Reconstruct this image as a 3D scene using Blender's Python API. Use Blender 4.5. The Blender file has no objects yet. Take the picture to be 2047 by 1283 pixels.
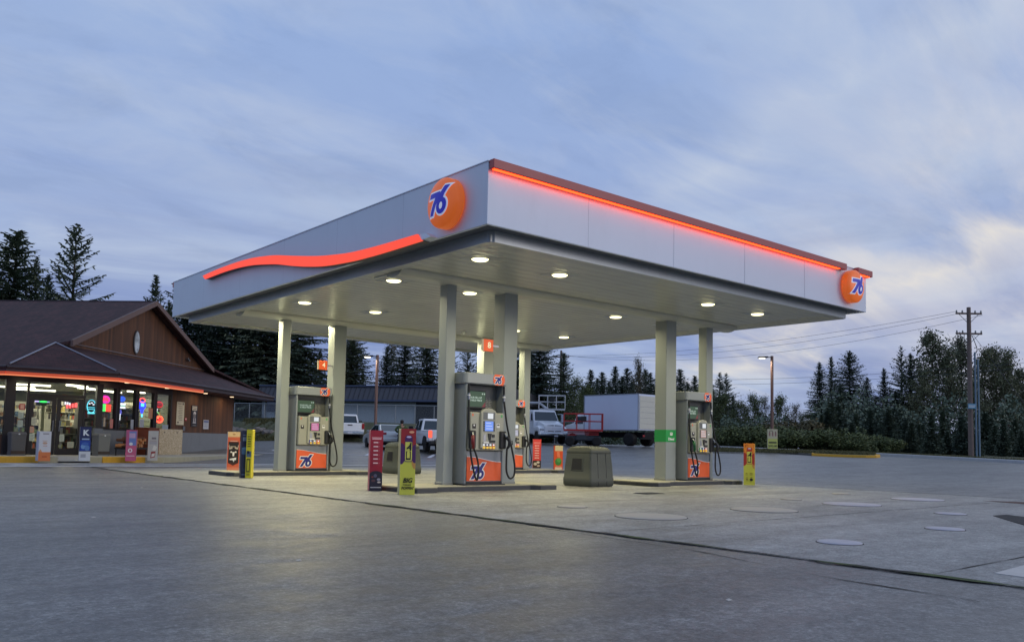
import bpy, bmesh, math, random
from mathutils import Vector, Matrix, noise
R_ = math.radians
scn = bpy.context.scene
COL = scn.collection
# ------------------------------------------------------------------ camera
YAW, PITCH, ROLL, FPX, PX0, PY0, HC = 0.70210, 0.07010, 0.01990, 1689.56, 1023.5, 767.0, 1.05
_f0 = Vector((math.sin(YAW), math.cos(YAW), 0)); _r0 = Vector((math.cos(YAW), -math.sin(YAW), 0)); _u0 = Vector((0, 0, 1))
FW = _f0*math.cos(PITCH)+_u0*math.sin(PITCH); _u1 = _u0*math.cos(PITCH)-_f0*math.sin(PITCH)
RT = _r0*math.cos(ROLL)+_u1*math.sin(ROLL); UP = _u1*math.cos(ROLL)-_r0*math.sin(ROLL)
CP = Vector((0, 0, HC))
cd = bpy.data.cameras.new('camera'); cam = bpy.data.objects.new('camera', cd); COL.objects.link(cam)
cam.matrix_world = Matrix(((RT.x, UP.x, -FW.x, 0), (RT.y, UP.y, -FW.y, 0), (RT.z, UP.z, -FW.z, HC), (0, 0, 0, 1)))
cd.sensor_width = 36; cd.lens = FPX/2047*36; cd.shift_y = (PY0-641.5)/2047; cd.clip_end = 5000; cd.clip_start = .05
scn.camera = cam
# ------------------------------------------------------------------ view, world, sun
scn.view_settings.view_transform = 'Standard'; scn.view_settings.look = 'None'
scn.view_settings.exposure = 0.0; scn.view_settings.gamma = 1
W = bpy.data.worlds.new('World'); scn.world = W; W.use_nodes = True
SUN_AZ, SUN_EL = R_(150), R_(2.0)

def ramp(nt, stops, fac=None, interp='LINEAR'):
    n = nt.nodes.new('ShaderNodeValToRGB'); n.color_ramp.interpolation = interp
    e = n.color_ramp.elements
    while len(e) < len(stops): e.new(.5)
    for i, (p, c) in enumerate(stops): e[i].position = p; e[i].color = (*c, 1) if len(c) == 3 else c
    if fac is not None: nt.links.new(fac, n.inputs[0])
    return n.outputs[0]
def mth(nt, op, a, b=None, clamp=False):
    n = nt.nodes.new('ShaderNodeMath'); n.operation = op; n.use_clamp = clamp
    for i, x in enumerate((a, b)):
        if x is None: continue
        if isinstance(x, (int, float)): n.inputs[i].default_value = x
        else: nt.links.new(x, n.inputs[i])
    return n.outputs[0]
def mixc(nt, fac, a, b, bt='MIX'):
    n = nt.nodes.new('ShaderNodeMix'); n.data_type = 'RGBA'; n.blend_type = bt
    for i, x in ((0, fac), (6, a), (7, b)):
        if isinstance(x, (int, float)): n.inputs[i].default_value = x
        elif isinstance(x, tuple): n.inputs[i].default_value = (*x, 1)
        else: nt.links.new(x, n.inputs[i])
    return n.outputs[2]
def noisen(nt, vec, scale, detail=4, rough=.55, dist=0):
    n = nt.nodes.new('ShaderNodeTexNoise'); n.inputs['Scale'].default_value = scale; n.inputs['Detail'].default_value = detail
    n.inputs['Roughness'].default_value = rough; n.inputs['Distortion'].default_value = dist
    if vec is not None: nt.links.new(vec, n.inputs['Vector'])
    return n.outputs[0]
def mapping(nt, vec, loc=(0, 0, 0), rot=(0, 0, 0), sc=(1, 1, 1)):
    n = nt.nodes.new('ShaderNodeMapping'); n.inputs[1].default_value = loc; n.inputs[2].default_value = rot; n.inputs[3].default_value = sc
    nt.links.new(vec, n.inputs[0]); return n.outputs[0]

def ray(px, py): return FW+RT*((px-PX0)/FPX)-UP*((py-PY0)/FPX)
def build_world():
    nt = W.node_tree; nt.nodes.clear()
    out = nt.nodes.new('ShaderNodeOutputWorld'); bg = nt.nodes.new('ShaderNodeBackground'); bg.inputs[1].default_value = .1
    nt.links.new(bg.outputs[0], out.inputs[0])
    sky = nt.nodes.new('ShaderNodeTexSky'); sky.sky_type = 'NISHITA'; sky.sun_disc = False
    sky.sun_elevation = SUN_EL; sky.sun_rotation = SUN_AZ; sky.air_density = 1.4; sky.dust_density = 1.0; sky.ozone_density = 3
    tc = nt.nodes.new('ShaderNodeTexCoord'); g = tc.outputs['Generated']
    sp = nt.nodes.new('ShaderNodeSeparateXYZ'); nt.links.new(g, sp.inputs[0])
    zc = mth(nt, 'MAXIMUM', sp.outputs[2], 0.0); zz = mth(nt, 'ADD', zc, .16)
    cb = nt.nodes.new('ShaderNodeCombineXYZ')
    nt.links.new(mth(nt, 'DIVIDE', sp.outputs[0], zz), cb.inputs[0]); nt.links.new(mth(nt, 'DIVIDE', sp.outputs[1], zz), cb.inputs[1])
    P = cb.outputs[0]
    # clear-sky body: pale blue with elevation
    base = ramp(nt, [(0, (2.9, 3.7, 6.9)), (.08, (3.1, 4.1, 7.2)), (.22, (3.5, 4.6, 7.7)), (.45, (3.2, 4.5, 7.8)), (1, (2.5, 3.7, 6.8))], zc)
    base = mixc(nt, .12, base, sky.outputs[0])
    # high soft cloud sheet, streaked
    m1 = mapping(nt, P, (3.1, 1.7, 0), (0, 0, R_(-28)), (.7, 1.0, 1))
    n1 = noisen(nt, m1, .95, 7, .52, .5)
    m2 = mapping(nt, P, (9.1, 4.2, 0), (0, 0, R_(-40)), (.8, 1.7, 1))
    n2 = noisen(nt, m2, 1.4, 8, .6, .9)
    c1 = ramp(nt, [(.40, (0, 0, 0)), (.60, (1, 1, 1))], n1)
    c2 = ramp(nt, [(.44, (0, 0, 0)), (.64, (1, 1, 1))], n2)
    cloud = mixc(nt, .5, (3.6, 4.3, 6.7), (4.7, 5.1, 7.0))
    col = mixc(nt, mth(nt, 'MULTIPLY', c1, .6), base, (4.6, 5.5, 7.3))
    col = mixc(nt, mth(nt, 'MULTIPLY', c2, .30), col, (5.6, 6.2, 7.5))
    # darker blue-grey bands close to the horizon
    m3 = mapping(nt, g, (0, 0, .6), (0, 0, 0), (1.2, 1.2, 9.0))
    n3 = noisen(nt, m3, 1.9, 6, .6, .6)
    c3 = ramp(nt, [(.40, (0, 0, 0)), (.56, (1, 1, 1))], n3)
    low = ramp(nt, [(0, (1, 1, 1)), (.13, (.9, .9, .9)), (.26, (.15, .15, .15)), (.4, (0, 0, 0))], zc)
    col = mixc(nt, mth(nt, 'MULTIPLY', mth(nt, 'MULTIPLY', c3, low), .85), col, (1.85, 2.55, 5.3))
    n5 = noisen(nt, mapping(nt, P, (4.4, 8.8, 0), (0, 0, R_(20)), (1.0, 1.5, 1)), 2.1, 9, .62, .6)
    c5 = ramp(nt, [(.34, (.62, .66, .72)), (.5, (1, 1, 1)), (.68, (1.14, 1.12, 1.06))], n5)
    col = mixc(nt, .28, col, c5, 'MULTIPLY')
    col = mixc(nt, 1., col, (1.07, 1.06, 1.01), 'MULTIPLY')
    # pale bright streaks on the side the sun set
    dv = nt.nodes.new('ShaderNodeVectorMath'); dv.operation = 'DOT_PRODUCT'; nt.links.new(g, dv.inputs[0])
    e = R_(12); a = R_(98); dv.inputs[1].default_value = (math.sin(a)*math.cos(e), math.cos(a)*math.cos(e), math.sin(e))
    gl = ramp(nt, [(.70, (0, 0, 0)), (.82, (.25, .25, .25)), (.90, (.75, .75, .75)), (1, (1, 1, 1))], dv.outputs['Value'])
    m4 = mapping(nt, P, (1.3, 6.2, 0), (0, 0, R_(-42)), (.5, 2.2, 1))
    n4 = noisen(nt, m4, 1.3, 7, .6, .4)
    c4 = ramp(nt, [(.38, (.08, .08, .08)), (.50, (.45, .45, .45)), (.62, (1, 1, 1))], n4)
    col = mixc(nt, mth(nt, 'MULTIPLY', mth(nt, 'MULTIPLY', gl, c4), .9, True), col, (7.8, 7.5, 7.5))
    for (ax, ay, bx, by, w_, colr, amt, cut) in ((1745, 588, 2040, 452, .030, (8.2, 7.7, 7.0), .85, .955), (1700, 170, 2030, -20, .030, (6.0, 6.6, 7.6), .55, .93), (1500, 560, 1990, 640, .05, (6.6, 6.6, 7.2), .5, .95), (430, 440, 640, 455, .028, (2.6, 3.4, 5.9), .5, .985), (760, 370, 900, 380, .02, (2.6, 3.4, 5.9), .4, .992)):
        A_ = ray(ax, ay).normalized(); B_ = ray(bx, by).normalized(); N_ = A_.cross(B_).normalized(); C_ = (A_+B_).normalized()
        d1 = nt.nodes.new('ShaderNodeVectorMath'); d1.operation = 'DOT_PRODUCT'; nt.links.new(g, d1.inputs[0]); d1.inputs[1].default_value = N_
        d2 = nt.nodes.new('ShaderNodeVectorMath'); d2.operation = 'DOT_PRODUCT'; nt.links.new(g, d2.inputs[0]); d2.inputs[1].default_value = C_
        off = mth(nt, 'MULTIPLY', mth(nt, 'SUBTRACT', n4, .5), .16); dd = mth(nt, 'ABSOLUTE', mth(nt, 'ADD', d1.outputs['Value'], off))
        m_ = ramp(nt, [(0, (1, 1, 1)), (w_*.5, (.6, .6, .6)), (w_*1.6, (0, 0, 0))], dd); l_ = ramp(nt, [(cut-.03, (0, 0, 0)), (cut+(1-cut)*.6, (1, 1, 1))], d2.outputs['Value'])
        tx = ramp(nt, [(.36, (.35, .35, .35)), (.58, (1, 1, 1))], n2)
        col = mixc(nt, mth(nt, 'MULTIPLY', mth(nt, 'MULTIPLY', m_, l_), mth(nt, 'MULTIPLY', tx, amt)), col, colr)
    dk = nt.nodes.new('ShaderNodeVectorMath'); dk.operation = 'DOT_PRODUCT'; nt.links.new(g, dk.inputs[0]); dk.inputs[1].default_value = (math.sin(R_(250)), math.cos(R_(250)), .0)
    col = mixc(nt, 1., col, ramp(nt, [(.25, (1, 1, 1)), (.75, (.70, .75, .84))], dk.outputs['Value']), 'MULTIPLY')
    below = mth(nt, 'LESS_THAN', sp.outputs[2], -.01)
    col = mixc(nt, below, col, (.5, .6, .7))
    nt.links.new(col, bg.inputs[0])
build_world()
sl = bpy.data.lights.new('sun', 'SUN'); sl.energy = .62; sl.angle = R_(30); sl.color = (1, .90, .86)
so = bpy.data.objects.new('sun', sl); COL.objects.link(so)
_e = R_(14); sd = Vector((math.sin(SUN_AZ)*math.cos(_e), math.cos(SUN_AZ)*math.cos(_e), math.sin(_e)))
so.rotation_euler = sd.to_track_quat('Z', 'Y').to_euler()

# ------------------------------------------------------------------ placing helpers
def ray(px, py): return FW+RT*((px-PX0)/FPX)-UP*((py-PY0)/FPX)
def hor(px): return 885.6+.0199*(px-PX0)
def pt(px, py, d): return CP+ray(px, py)*d
def xy(px, d): p = pt(px, hor(px), d); return p.x, p.y
def atz(px, py, z=0.0):
    r = ray(px, py); return CP+r*((z-HC)/r.z)
def lerp(a, b, t): return a+(b-a)*t
def gz(x, y):
    xx = max(0, x-22.0); yc = min(y, 35+max(0, x-8)); yy = max(0, yc-28)
    d = math.hypot(xx, yy)
    K = ((0, 0), (6.4, .14), (16.8, .55), (27, .98), (40, 1.15), (3000, 1.15))
    z = 1.15
    for (a, za), (b, zb) in zip(K, K[1:]):
        if a <= d <= b: z = lerp(za, zb, (d-a)/(b-a)); break
    f = min(1, max(0, (y-15)/27)); return z*lerp(.5, 1, f)
def s(r, g, b):
    return tuple((c/255/12.92 if c <= 10 else ((c/255+.055)/1.055)**2.4) for c in (r, g, b))

# ------------------------------------------------------------------ materials
MC = {}
def pm(name, col, rough=.55, metal=0., var=.12, nsc=3., bump=0., bsc=30., spec=.5, emit=None, es=0., coat=0., dirt=0.):
    if name in MC: return MC[name]
    m = bpy.data.materials.new(name); m.use_nodes = True; nt = m.node_tree; b = nt.nodes['Principled BSDF']
    tc = nt.nodes.new('ShaderNodeTexCoord'); O = tc.outputs['Object']
    if var > 0:
        n = noisen(nt, O, nsc, 5, .6)
        c = mixc(nt, n, tuple(x*(1-var) for x in col), tuple(min(1, x*(1+var)) for x in col))
        if dirt > 0:
            n2 = noisen(nt, mapping(nt, O, sc=(1, 1, .35)), nsc*2.3, 6, .65)
            d = ramp(nt, [(.5, (0, 0, 0)), (.75, (1, 1, 1))], n2)
            c = mixc(nt, mth(nt, 'MULTIPLY', d, dirt), c, tuple(x*.45 for x in col))
        nt.links.new(c, b.inputs['Base Color'])
        r = mth(nt, 'ADD', mth(nt, 'MULTIPLY', n, .16), rough-.08); nt.links.new(r, b.inputs['Roughness'])
    else:
        b.inputs['Base Color'].default_value = (*col, 1); b.inputs['Roughness'].default_value = rough
    b.inputs['Metallic'].default_value = metal; b.inputs['Specular IOR Level'].default_value = spec
    b.inputs['Coat Weight'].default_value = coat
    if emit: b.inputs['Emission Color'].default_value = (*emit, 1); b.inputs['Emission Strength'].default_value = es
    if bump > 0:
        bn = nt.nodes.new('ShaderNodeBump'); bn.inputs['Strength'].default_value = bump; bn.inputs['Distance'].default_value = .02
        nt.links.new(noisen(nt, O, bsc, 4), bn.inputs['Height']); nt.links.new(bn.outputs[0], b.inputs['Normal'])
    MC[name] = m; return m
def fm(r, g, b, rough=.45):
    k = 'print_%d_%d_%d' % (r, g, b); return pm(k, s(r, g, b), rough, var=.06, nsc=6)
def em(name, col, st):
    return pm(name, (.02, .02, .02), .5, var=0, emit=col, es=st)

M_col = pm('painted_column', s(146, 153, 154), .5, var=.05, nsc=1.2, dirt=.10)
M_colw = pm('painted_grey', s(140, 142, 138), .42, var=.06, nsc=2, dirt=.15)
M_dark = pm('dark_plastic', s(30, 31, 34), .5, var=.2)
M_black = pm('black_rubber', s(18, 18, 19), .55, var=.2, nsc=12)
M_steel = pm('brushed_steel', s(150, 152, 155), .35, .9, var=.1, nsc=8)
M_orange = pm('orange_panel', s(236, 96, 42), .42, var=.07, nsc=2, dirt=.12)
M_navy = pm('navy_print', s(14, 20, 120), .4, var=.05)
M_white = pm('white_print', s(232, 232, 232), .45, var=.03)
M_glass = None
def glass_mat():
    m = bpy.data.materials.new('window_glass'); m.use_nodes = True; nt = m.node_tree; nt.nodes.clear()
    o = nt.nodes.new('ShaderNodeOutputMaterial'); mx = nt.nodes.new('ShaderNodeMixShader'); t = nt.nodes.new('ShaderNodeBsdfTransparent')
    g = nt.nodes.new('ShaderNodeBsdfGlossy'); g.inputs['Roughness'].default_value = .03; t.inputs[0].default_value = (.95, .97, .96, 1)
    fr = nt.nodes.new('ShaderNodeFresnel'); fr.inputs[0].default_value = 1.45
    gm = nt.nodes.new('ShaderNodeNewGeometry'); nt.links.new(mth(nt, 'MULTIPLY', fr.outputs[0], mth(nt, 'SUBTRACT', 1, gm.outputs['Backfacing'])), mx.inputs[0]); nt.links.new(t.outputs[0], mx.inputs[1]); nt.links.new(g.outputs[0], mx.inputs[2]); nt.links.new(mx.outputs[0], o.inputs[0])
    return m
M_glass = glass_mat()

# ------------------------------------------------------------------ mesh builder
class MB:
    def __init__(s_): s_.v = []; s_.f = []; s_.m = []; s_.sm = []
    def add(s_, V, F, mi=0, sm=False):
        o = len(s_.v); s_.v += [tuple(p) for p in V]
        for f in F: s_.f.append([i+o for i in f]); s_.m.append(mi); s_.sm.append(sm)
        return s_
    def box(s_, x0, x1, y0, y1, z0, z1, mi=0, M=None):
        V = [Vector(p) for p in ((x0, y0, z0), (x1, y0, z0), (x1, y1, z0), (x0, y1, z0), (x0, y0, z1), (x1, y0, z1), (x1, y1, z1), (x0, y1, z1))]
        if M: V = [M @ p for p in V]
        return s_.add(V, [(0, 3, 2, 1), (4, 5, 6, 7), (0, 1, 5, 4), (1, 2, 6, 5), (2, 3, 7, 6), (3, 0, 4, 7)], mi)
    def hexa(s_, lo, hi, mi=0):   # two quads of 3-D points
        return s_.add(list(lo)+list(hi), [(0, 3, 2, 1), (4, 5, 6, 7), (0, 1, 5, 4), (1, 2, 6, 5), (2, 3, 7, 6), (3, 0, 4, 7)], mi)
    def prism(s_, pts, a0, a1, axis='y', mi=0, M=None, sm=False):
        def P(u, v, w): return Vector((u, w, v)) if axis == 'y' else (Vector((w, u, v)) if axis == 'x' else Vector((u, v, w)))
        n = len(pts); V = [P(u, v, a0) for u, v in pts]+[P(u, v, a1) for u, v in pts]
        if M: V = [M @ p for p in V]
        s_.add(V, [tuple(range(n)), tuple(range(2*n-1, n-1, -1))], mi)
        s_.add(V, [(i, i+n, (i+1) % n+n, (i+1) % n) for i in range(n)], mi, sm); return s_
    def tube(s_, pts, r, n=8, mi=0, r1=None, cap=True):
        pts = [Vector(p) for p in pts]; k = len(pts); V = []; F = []
        up = Vector((0, 0, 1)); prev = None
        for i, p in enumerate(pts):
            t = (pts[min(i+1, k-1)]-pts[max(i-1, 0)]).normalized()
            a = t.cross(up if abs(t.z) < .95 else Vector((1, 0, 0))).normalized() if prev is None else (prev-t*prev.dot(t)).normalized()
            prev = a; b = t.cross(a); rr = r if r1 is None else lerp(r, r1, i/(k-1))
            for j in range(n):
                q = 2*math.pi*j/n; V.append(p+a*math.cos(q)*rr+b*math.sin(q)*rr)
        for i in range(k-1):
            for j in range(n): F.append((i*n+j, i*n+(j+1) % n, (i+1)*n+(j+1) % n, (i+1)*n+j))
        s_.add(V, F, mi, True)
        if cap: s_.add(V, [tuple(range(n))[::-1], tuple(range((k-1)*n, k*n))], mi)
        return s_
    def lathe(s_, prof, n=24, mi=0, M=None, sm=True):
        V = []; F = []
        for r, z in prof:
            for j in range(n): q = 2*math.pi*j/n; V.append(Vector((r*math.cos(q), r*math.sin(q), z)))
        if M: V = [M @ p for p in V]
        for i in range(len(prof)-1):
            for j in range(n): F.append((i*n+j, i*n+(j+1) % n, (i+1)*n+(j+1) % n, (i+1)*n+j))
        s_.add(V, F, mi, sm); s_.add(V, [tuple(range(n))[::-1], tuple(range((len(prof)-1)*n, len(prof)*n))], mi); return s_
    def mesh(s_, name, mats, bevel=0., seg=1):
        me = bpy.data.meshes.new(name); me.from_pydata(s_.v, [], s_.f)
        for m in (mats if isinstance(mats, (list, tuple)) else [mats]): me.materials.append(m)
        me.polygons.foreach_set('material_index', s_.m); me.polygons.foreach_set('use_smooth', s_.sm)
        if bevel > 0:
            bm = bmesh.new(); bm.from_mesh(me); bmesh.ops.remove_doubles(bm, verts=bm.verts, dist=1e-5)
            ed = [e for e in bm.edges if len(e.link_faces) == 2 and e.calc_face_angle(0) > .5]
            bmesh.ops.bevel(bm, geom=ed, offset=bevel, segments=seg, affect='EDGES', profile=.6); bm.to_mesh(me); bm.free()
        if len(s_.f) < 4000:
            bm = bmesh.new(); bm.from_mesh(me); bmesh.ops.recalc_face_normals(bm, faces=bm.faces); bm.to_mesh(me); bm.free()
        me.update(); return me
    def build(s_, name, mats, parent=None, bevel=0., seg=1, loc=None, rz=0., M=None):
        return link(name, s_.mesh(name, mats, bevel, seg), parent, loc, rz, M)
def link(name, data, parent=None, loc=None, rz=0., M=None):
    o = bpy.data.objects.new(name, data); COL.objects.link(o)
    if parent: o.parent = parent
    if loc is not None: o.location = loc
    o.rotation_euler = (0, 0, rz)
    if M is not None: o.matrix_basis = M
    return o
def thing(name, label, cat, loc=(0, 0, 0), rz=0., group=None):
    o = bpy.data.objects.new(name, None); COL.objects.link(o); o.location = loc; o.rotation_euler = (0, 0, rz); o.empty_display_size = .2
    return tag(o, label, cat, group)
def tag(o, label, cat, group=None, kind=None):
    o['label'] = label; o['category'] = cat
    if group: o['group'] = group
    if kind: o['kind'] = kind
    return o
def struct(o): o['kind'] = 'structure'; return o
def dup(o, parent=None):
    c = o.copy(); COL.objects.link(c)
    if parent: c.parent = parent
    for ch in list(o.children): dup(ch, c)
    return c
def text_mesh(txt, size, ext=.002, off=0., shear=0., sx=1., align='CENTER'):
    cu = bpy.data.curves.new('t', 'FONT'); cu.body = txt; cu.size = size; cu.extrude = ext; cu.offset = off; cu.shear = shear
    cu.align_x = align; cu.align_y = 'CENTER'; cu.resolution_u = 3
    o = bpy.data.objects.new('t', cu); COL.objects.link(o); bpy.context.view_layer.update()
    me = bpy.data.meshes.new_from_object(o.evaluated_get(bpy.context.evaluated_depsgraph_get()))
    bpy.data.objects.remove(o); bpy.data.curves.remove(cu)
    if sx != 1: me.transform(Matrix.Diagonal((sx, 1, 1, 1)))
    return me
FRONT = Matrix.Rotation(R_(90), 4, 'X')     # text/face XY plane -> local XZ plane facing -Y
def face_text(mb, txt, size, x, z, y, mi, off=0., shear=0., sx=1., ext=.002, rot=0., M=None, align='CENTER'):
    me = text_mesh(txt, size, ext, off, shear, sx, align); T = Matrix.Translation((x, y, z)) @ FRONT @ Matrix.Rotation(rot, 4, 'Z')
    if M: T = M @ T
    mb.add([T @ v.co for v in me.vertices], [tuple(p.vertices) for p in me.polygons], mi); bpy.data.meshes.remove(me)
SEVEN = [(-.72, .38), (-.02, .38), (-.02, .20), (-.35, -.50), (-.61, -.50), (-.29, .17), (-.72, .17)]
_six = [(.20, .58), (.02, .28), (-.08, .0)]+[(.20+.30*math.cos(R_(q)), -.20+.31*math.sin(R_(q))) for q in range(165, 441, 15)]+[(.27, .13), (.30, .24), (.47, .58)]
SIX = [(x-.04, z) for x, z in _six]; EYE = [(.16+.095*math.cos(2*math.pi*q/16), -.20+.135*math.sin(2*math.pi*q/16)) for q in range(16)]
def shear_(P): return [(x+.20*z, z) for x, z in P]
def grow_(P, t):
    A = sum(P[i-1][0]*P[i][1]-P[i][0]*P[i-1][1] for i in range(len(P))); sg = 1 if A > 0 else -1; out = []
    for i in range(len(P)):
        p0, p1, p2 = Vector(P[i-1]), Vector(P[i]), Vector(P[(i+1) % len(P)])
        a_ = (p1-p0).normalized(); b_ = (p2-p1).normalized(); na = Vector((a_.y, -a_.x))*sg; nb = Vector((b_.y, -b_.x))*sg; m = (na+nb); m = m/max(.35, m.length_squared/2) if m.length > 1e-6 else na
        out.append(tuple(p1+m*t*(1 if m.length < 1.8 else 1.8/m.length)))
    return out
LOGO = [(grow_(SEVEN, .07), 0, 0), (grow_(SIX, .07), 0, 1), (SEVEN, 1, 2), (SIX, 1, 3), (EYE, 0, 4)]
def poly_mesh(P, sc):
    me = bpy.data.meshes.new('t'); me.from_pydata([(x*sc, z*sc, 0) for x, z in shear_(P)], [], [tuple(range(len(P)))]); bm = bmesh.new(); bm.from_mesh(me); bmesh.ops.triangulate(bm, faces=bm.faces)
    return me, bm
def logo76(mb, x, z, y, size, mw, mn, M=None, ext=.002):
    for P, mi, k in LOGO:
        me, bm = poly_mesh(P, size*.92); bm.to_mesh(me); bm.free(); T = Matrix.Translation((x, y-.0009*k, z)) @ FRONT
        if M: T = M @ T
        mb.add([T @ v.co for v in me.vertices], [tuple(p.vertices) for p in me.polygons], (mw, mn)[mi]); bpy.data.meshes.remove(me)
def disc(mb, x, z, y, r, mi, n=28, rx=None, th=.003, M=None):
    mb.prism([(x+(rx or r)*math.cos(2*math.pi*i/n), z+r*math.sin(2*math.pi*i/n)) for i in range(n)], y-th, y, 'y', mi, M=M)
def rect(mb, x0, x1, z0, z1, y, mi, th=.003, M=None): mb.box(x0, x1, y-th, y, z0, z1, mi, M=M)

# ================================================================== ground, paving
def ground_mat(name, stops, agg, rough, scale=1., cracks=0., moss=0.):
    m = bpy.data.materials.new(name); m.use_nodes = True; nt = m.node_tree; b = nt.nodes['Principled BSDF']
    tc = nt.nodes.new('ShaderNodeTexCoord'); O = tc.outputs['Object']
    n1 = noisen(nt, O, .22*scale, 6, .62, .4); c = ramp(nt, stops, n1)
    n2 = noisen(nt, O, 2.3*scale, 6, .65, .3); c = mixc(nt, .55, c, ramp(nt, [(.37, (.66,)*3), (.5, (1,)*3), (.63, (1.3,)*3)], n2), 'MULTIPLY')
    # drawn-out wheel-polished streaks
    n4 = noisen(nt, mapping(nt, O, rot=(0, 0, R_(12)), sc=(.18, 1.3, 1)), 1.1, 5, .6, .5)
    c = mixc(nt, .7, c, ramp(nt, [(.36, (.72,)*3), (.5, (1,)*3), (.66, (1.26,)*3)], n4), 'MULTIPLY')
    v = nt.nodes.new('ShaderNodeTexVoronoi'); v.inputs['Scale'].default_value = 42; nt.links.new(O, v.inputs['Vector'])
    c = mixc(nt, agg, c, ramp(nt, [(.40, (.45,)*3), (.5, (1.0,)*3), (.61, (2.0,)*3)], noisen(nt, O, 40, 5, .85)), 'MULTIPLY')
    c = mixc(nt, agg, c, ramp(nt, [(.40, (.66,)*3), (.5, (1.0,)*3), (.60, (1.4,)*3)], noisen(nt, O, 9, 5, .75)), 'MULTIPLY')
    # dark drips and gum spots
    v2 = nt.nodes.new('ShaderNodeTexVoronoi'); v2.inputs['Scale'].default_value = 1.7; nt.links.new(O, v2.inputs['Vector'])
    c = mixc(nt, .6, c, ramp(nt, [(.0, (.5,)*3), (.07, (.7,)*3), (.13, (1,)*3)], mth(nt, 'ADD', v2.outputs['Distance'], mth(nt, 'MULTIPLY', n2, .12))), 'MULTIPLY')
    if cracks:
        v3 = nt.nodes.new('ShaderNodeTexVoronoi'); v3.feature = 'DISTANCE_TO_EDGE'; v3.inputs['Scale'].default_value = .11
        wv = nt.nodes.new('ShaderNodeVectorMath'); wv.operation = 'ADD'; nz = nt.nodes.new('ShaderNodeTexNoise'); nz.inputs['Scale'].default_value = .5; nz.inputs['Detail'].default_value = 8
        nt.links.new(O, nz.inputs[0]); sc = nt.nodes.new('ShaderNodeVectorMath'); sc.operation = 'SCALE'; sc.inputs[3].default_value = 2.6
        nt.links.new(nz.outputs[1], sc.inputs[0]); nt.links.new(O, wv.inputs[0]); nt.links.new(sc.outputs[0], wv.inputs[1]); nt.links.new(wv.outputs[0], v3.inputs['Vector'])
        c = mixc(nt, cracks, c, ramp(nt, [(0, (.35,)*3), (.004, (.5,)*3), (.009, (1,)*3)], v3.outputs['Distance']), 'MULTIPLY')
    nt.links.new(c, b.inputs['Base Color'])
    n7 = noisen(nt, mapping(nt, O, rot=(0, 0, R_(-25)), sc=(.8, 1.6, 1)), 1.3, 6, .62, .8)
    rr0 = mth(nt, 'ADD', mth(nt, 'MULTIPLY', n2, .3), rough-.15); nt.links.new(mth(nt, 'ADD', mth(nt, 'MULTIPLY', n7, .42), mth(nt, 'SUBTRACT', rr0, .20)), b.inputs['Roughness'])
    c = mixc(nt, .6, c, ramp(nt, [(.34, (.72,)*3), (.48, (.98,)*3), (.60, (1.05,)*3), (.70, (1.35,)*3)], n7), 'MULTIPLY'); nt.links.new(c, b.inputs['Base Color'])
    bn = nt.nodes.new('ShaderNodeBump'); bn.inputs['Strength'].default_value = .5; bn.inputs['Distance'].default_value = .006
    nt.links.new(mth(nt, 'ADD', noisen(nt, O, 60, 3, .7), mth(nt, 'MULTIPLY', noisen(nt, O, 5, 5, .6), 1.1)), bn.inputs['Height']); nt.links.new(bn.outputs[0], b.inputs['Normal'])
    return m
M_asph = ground_mat('asphalt', [(.25, (.108, .106, .100)), (.5, (.136, .134, .128)), (.75, (.175, .171, .16))], .7, .43, cracks=.12)
M_conc = ground_mat('concrete_paving', [(.25, (.20, .197, .185)), (.5, (.262, .258, .242)), (.75, (.33, .325, .305))], .5, .55)
M_grass = ground_mat('grass_ground', [(.25, (.035, .045, .018)), (.5, (.07, .075, .035)), (.75, (.13, .11, .06))], .6, .9, 2.)
M_curb = pm('kerb_concrete', s(165, 163, 155), .8, var=.2, nsc=5, bump=.3, dirt=.4)
M_yel = pm('yellow_kerb_paint', s(225, 170, 50), .6, var=.15, nsc=6, dirt=.35)

def sheet(name, x0, x1, y0, y1, st, dz, cuts, mat):
    bm = bmesh.new(); nx = int((x1-x0)/st); ny = int((y1-y0)/st); g = []
    for j in range(ny+1):
        for i in range(nx+1):
            x = x0+i*st; y = y0+j*st; g.append(bm.verts.new((x, y, gz(x, y)+dz)))
    for j in range(ny):
        for i in range(nx):
            a = j*(nx+1)+i; bm.faces.new((g[a], g[a+1], g[a+nx+2], g[a+nx+1])).smooth = True
    for (px, py), (qx, qy) in cuts:   # keep the left side of p->q
        n = Vector((-(qy-py), qx-px, 0)).normalized()
        bmesh.ops.bisect_plane(bm, geom=bm.verts[:]+bm.edges[:]+bm.faces[:], plane_co=(px, py, 0), plane_no=-n, clear_outer=True)
    me = bpy.data.meshes.new(name); bm.to_mesh(me); bm.free(); me.materials.append(mat)
    return struct(link(name, me))
g0 = sheet('ground', -150, 260, -150, 260, 5, -.03, [], M_grass)
gb = MB(); q0 = [(-150, -150, gz(-150, -150)-.05), (260, -150, gz(260, -150)-.05), (260, 260, gz(260, 260)-.05), (-150, 260, gz(-150, 260)-.05)]; q1 = [(-2500, -2500, -2), (2500, -2500, -2), (2500, 2500, 0), (-2500, 2500, 0)]
gb.add(q0+q1, [(i, (i+1) % 4, (i+1) % 4+4, i+4) for i in range(4)]); struct(gb.build('far_ground', M_grass))
WL = [(53.6, 46), (53.4, 38.7), (53.0, 33.9), (52.8, 28.7), (51.9, 24.3), (48.9, 16.4), (43, 4), (37, -9)]
sheet('parking_lot', -50, 58, -40, 62, 1, .012, [((37, -9), (48.9, 16.4)), ((48.9, 16.4), (53.0, 33.9)), ((53.4, 38.7), (44.5, 58)), ((46, 52.6), (10, 66))], M_asph)
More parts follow.
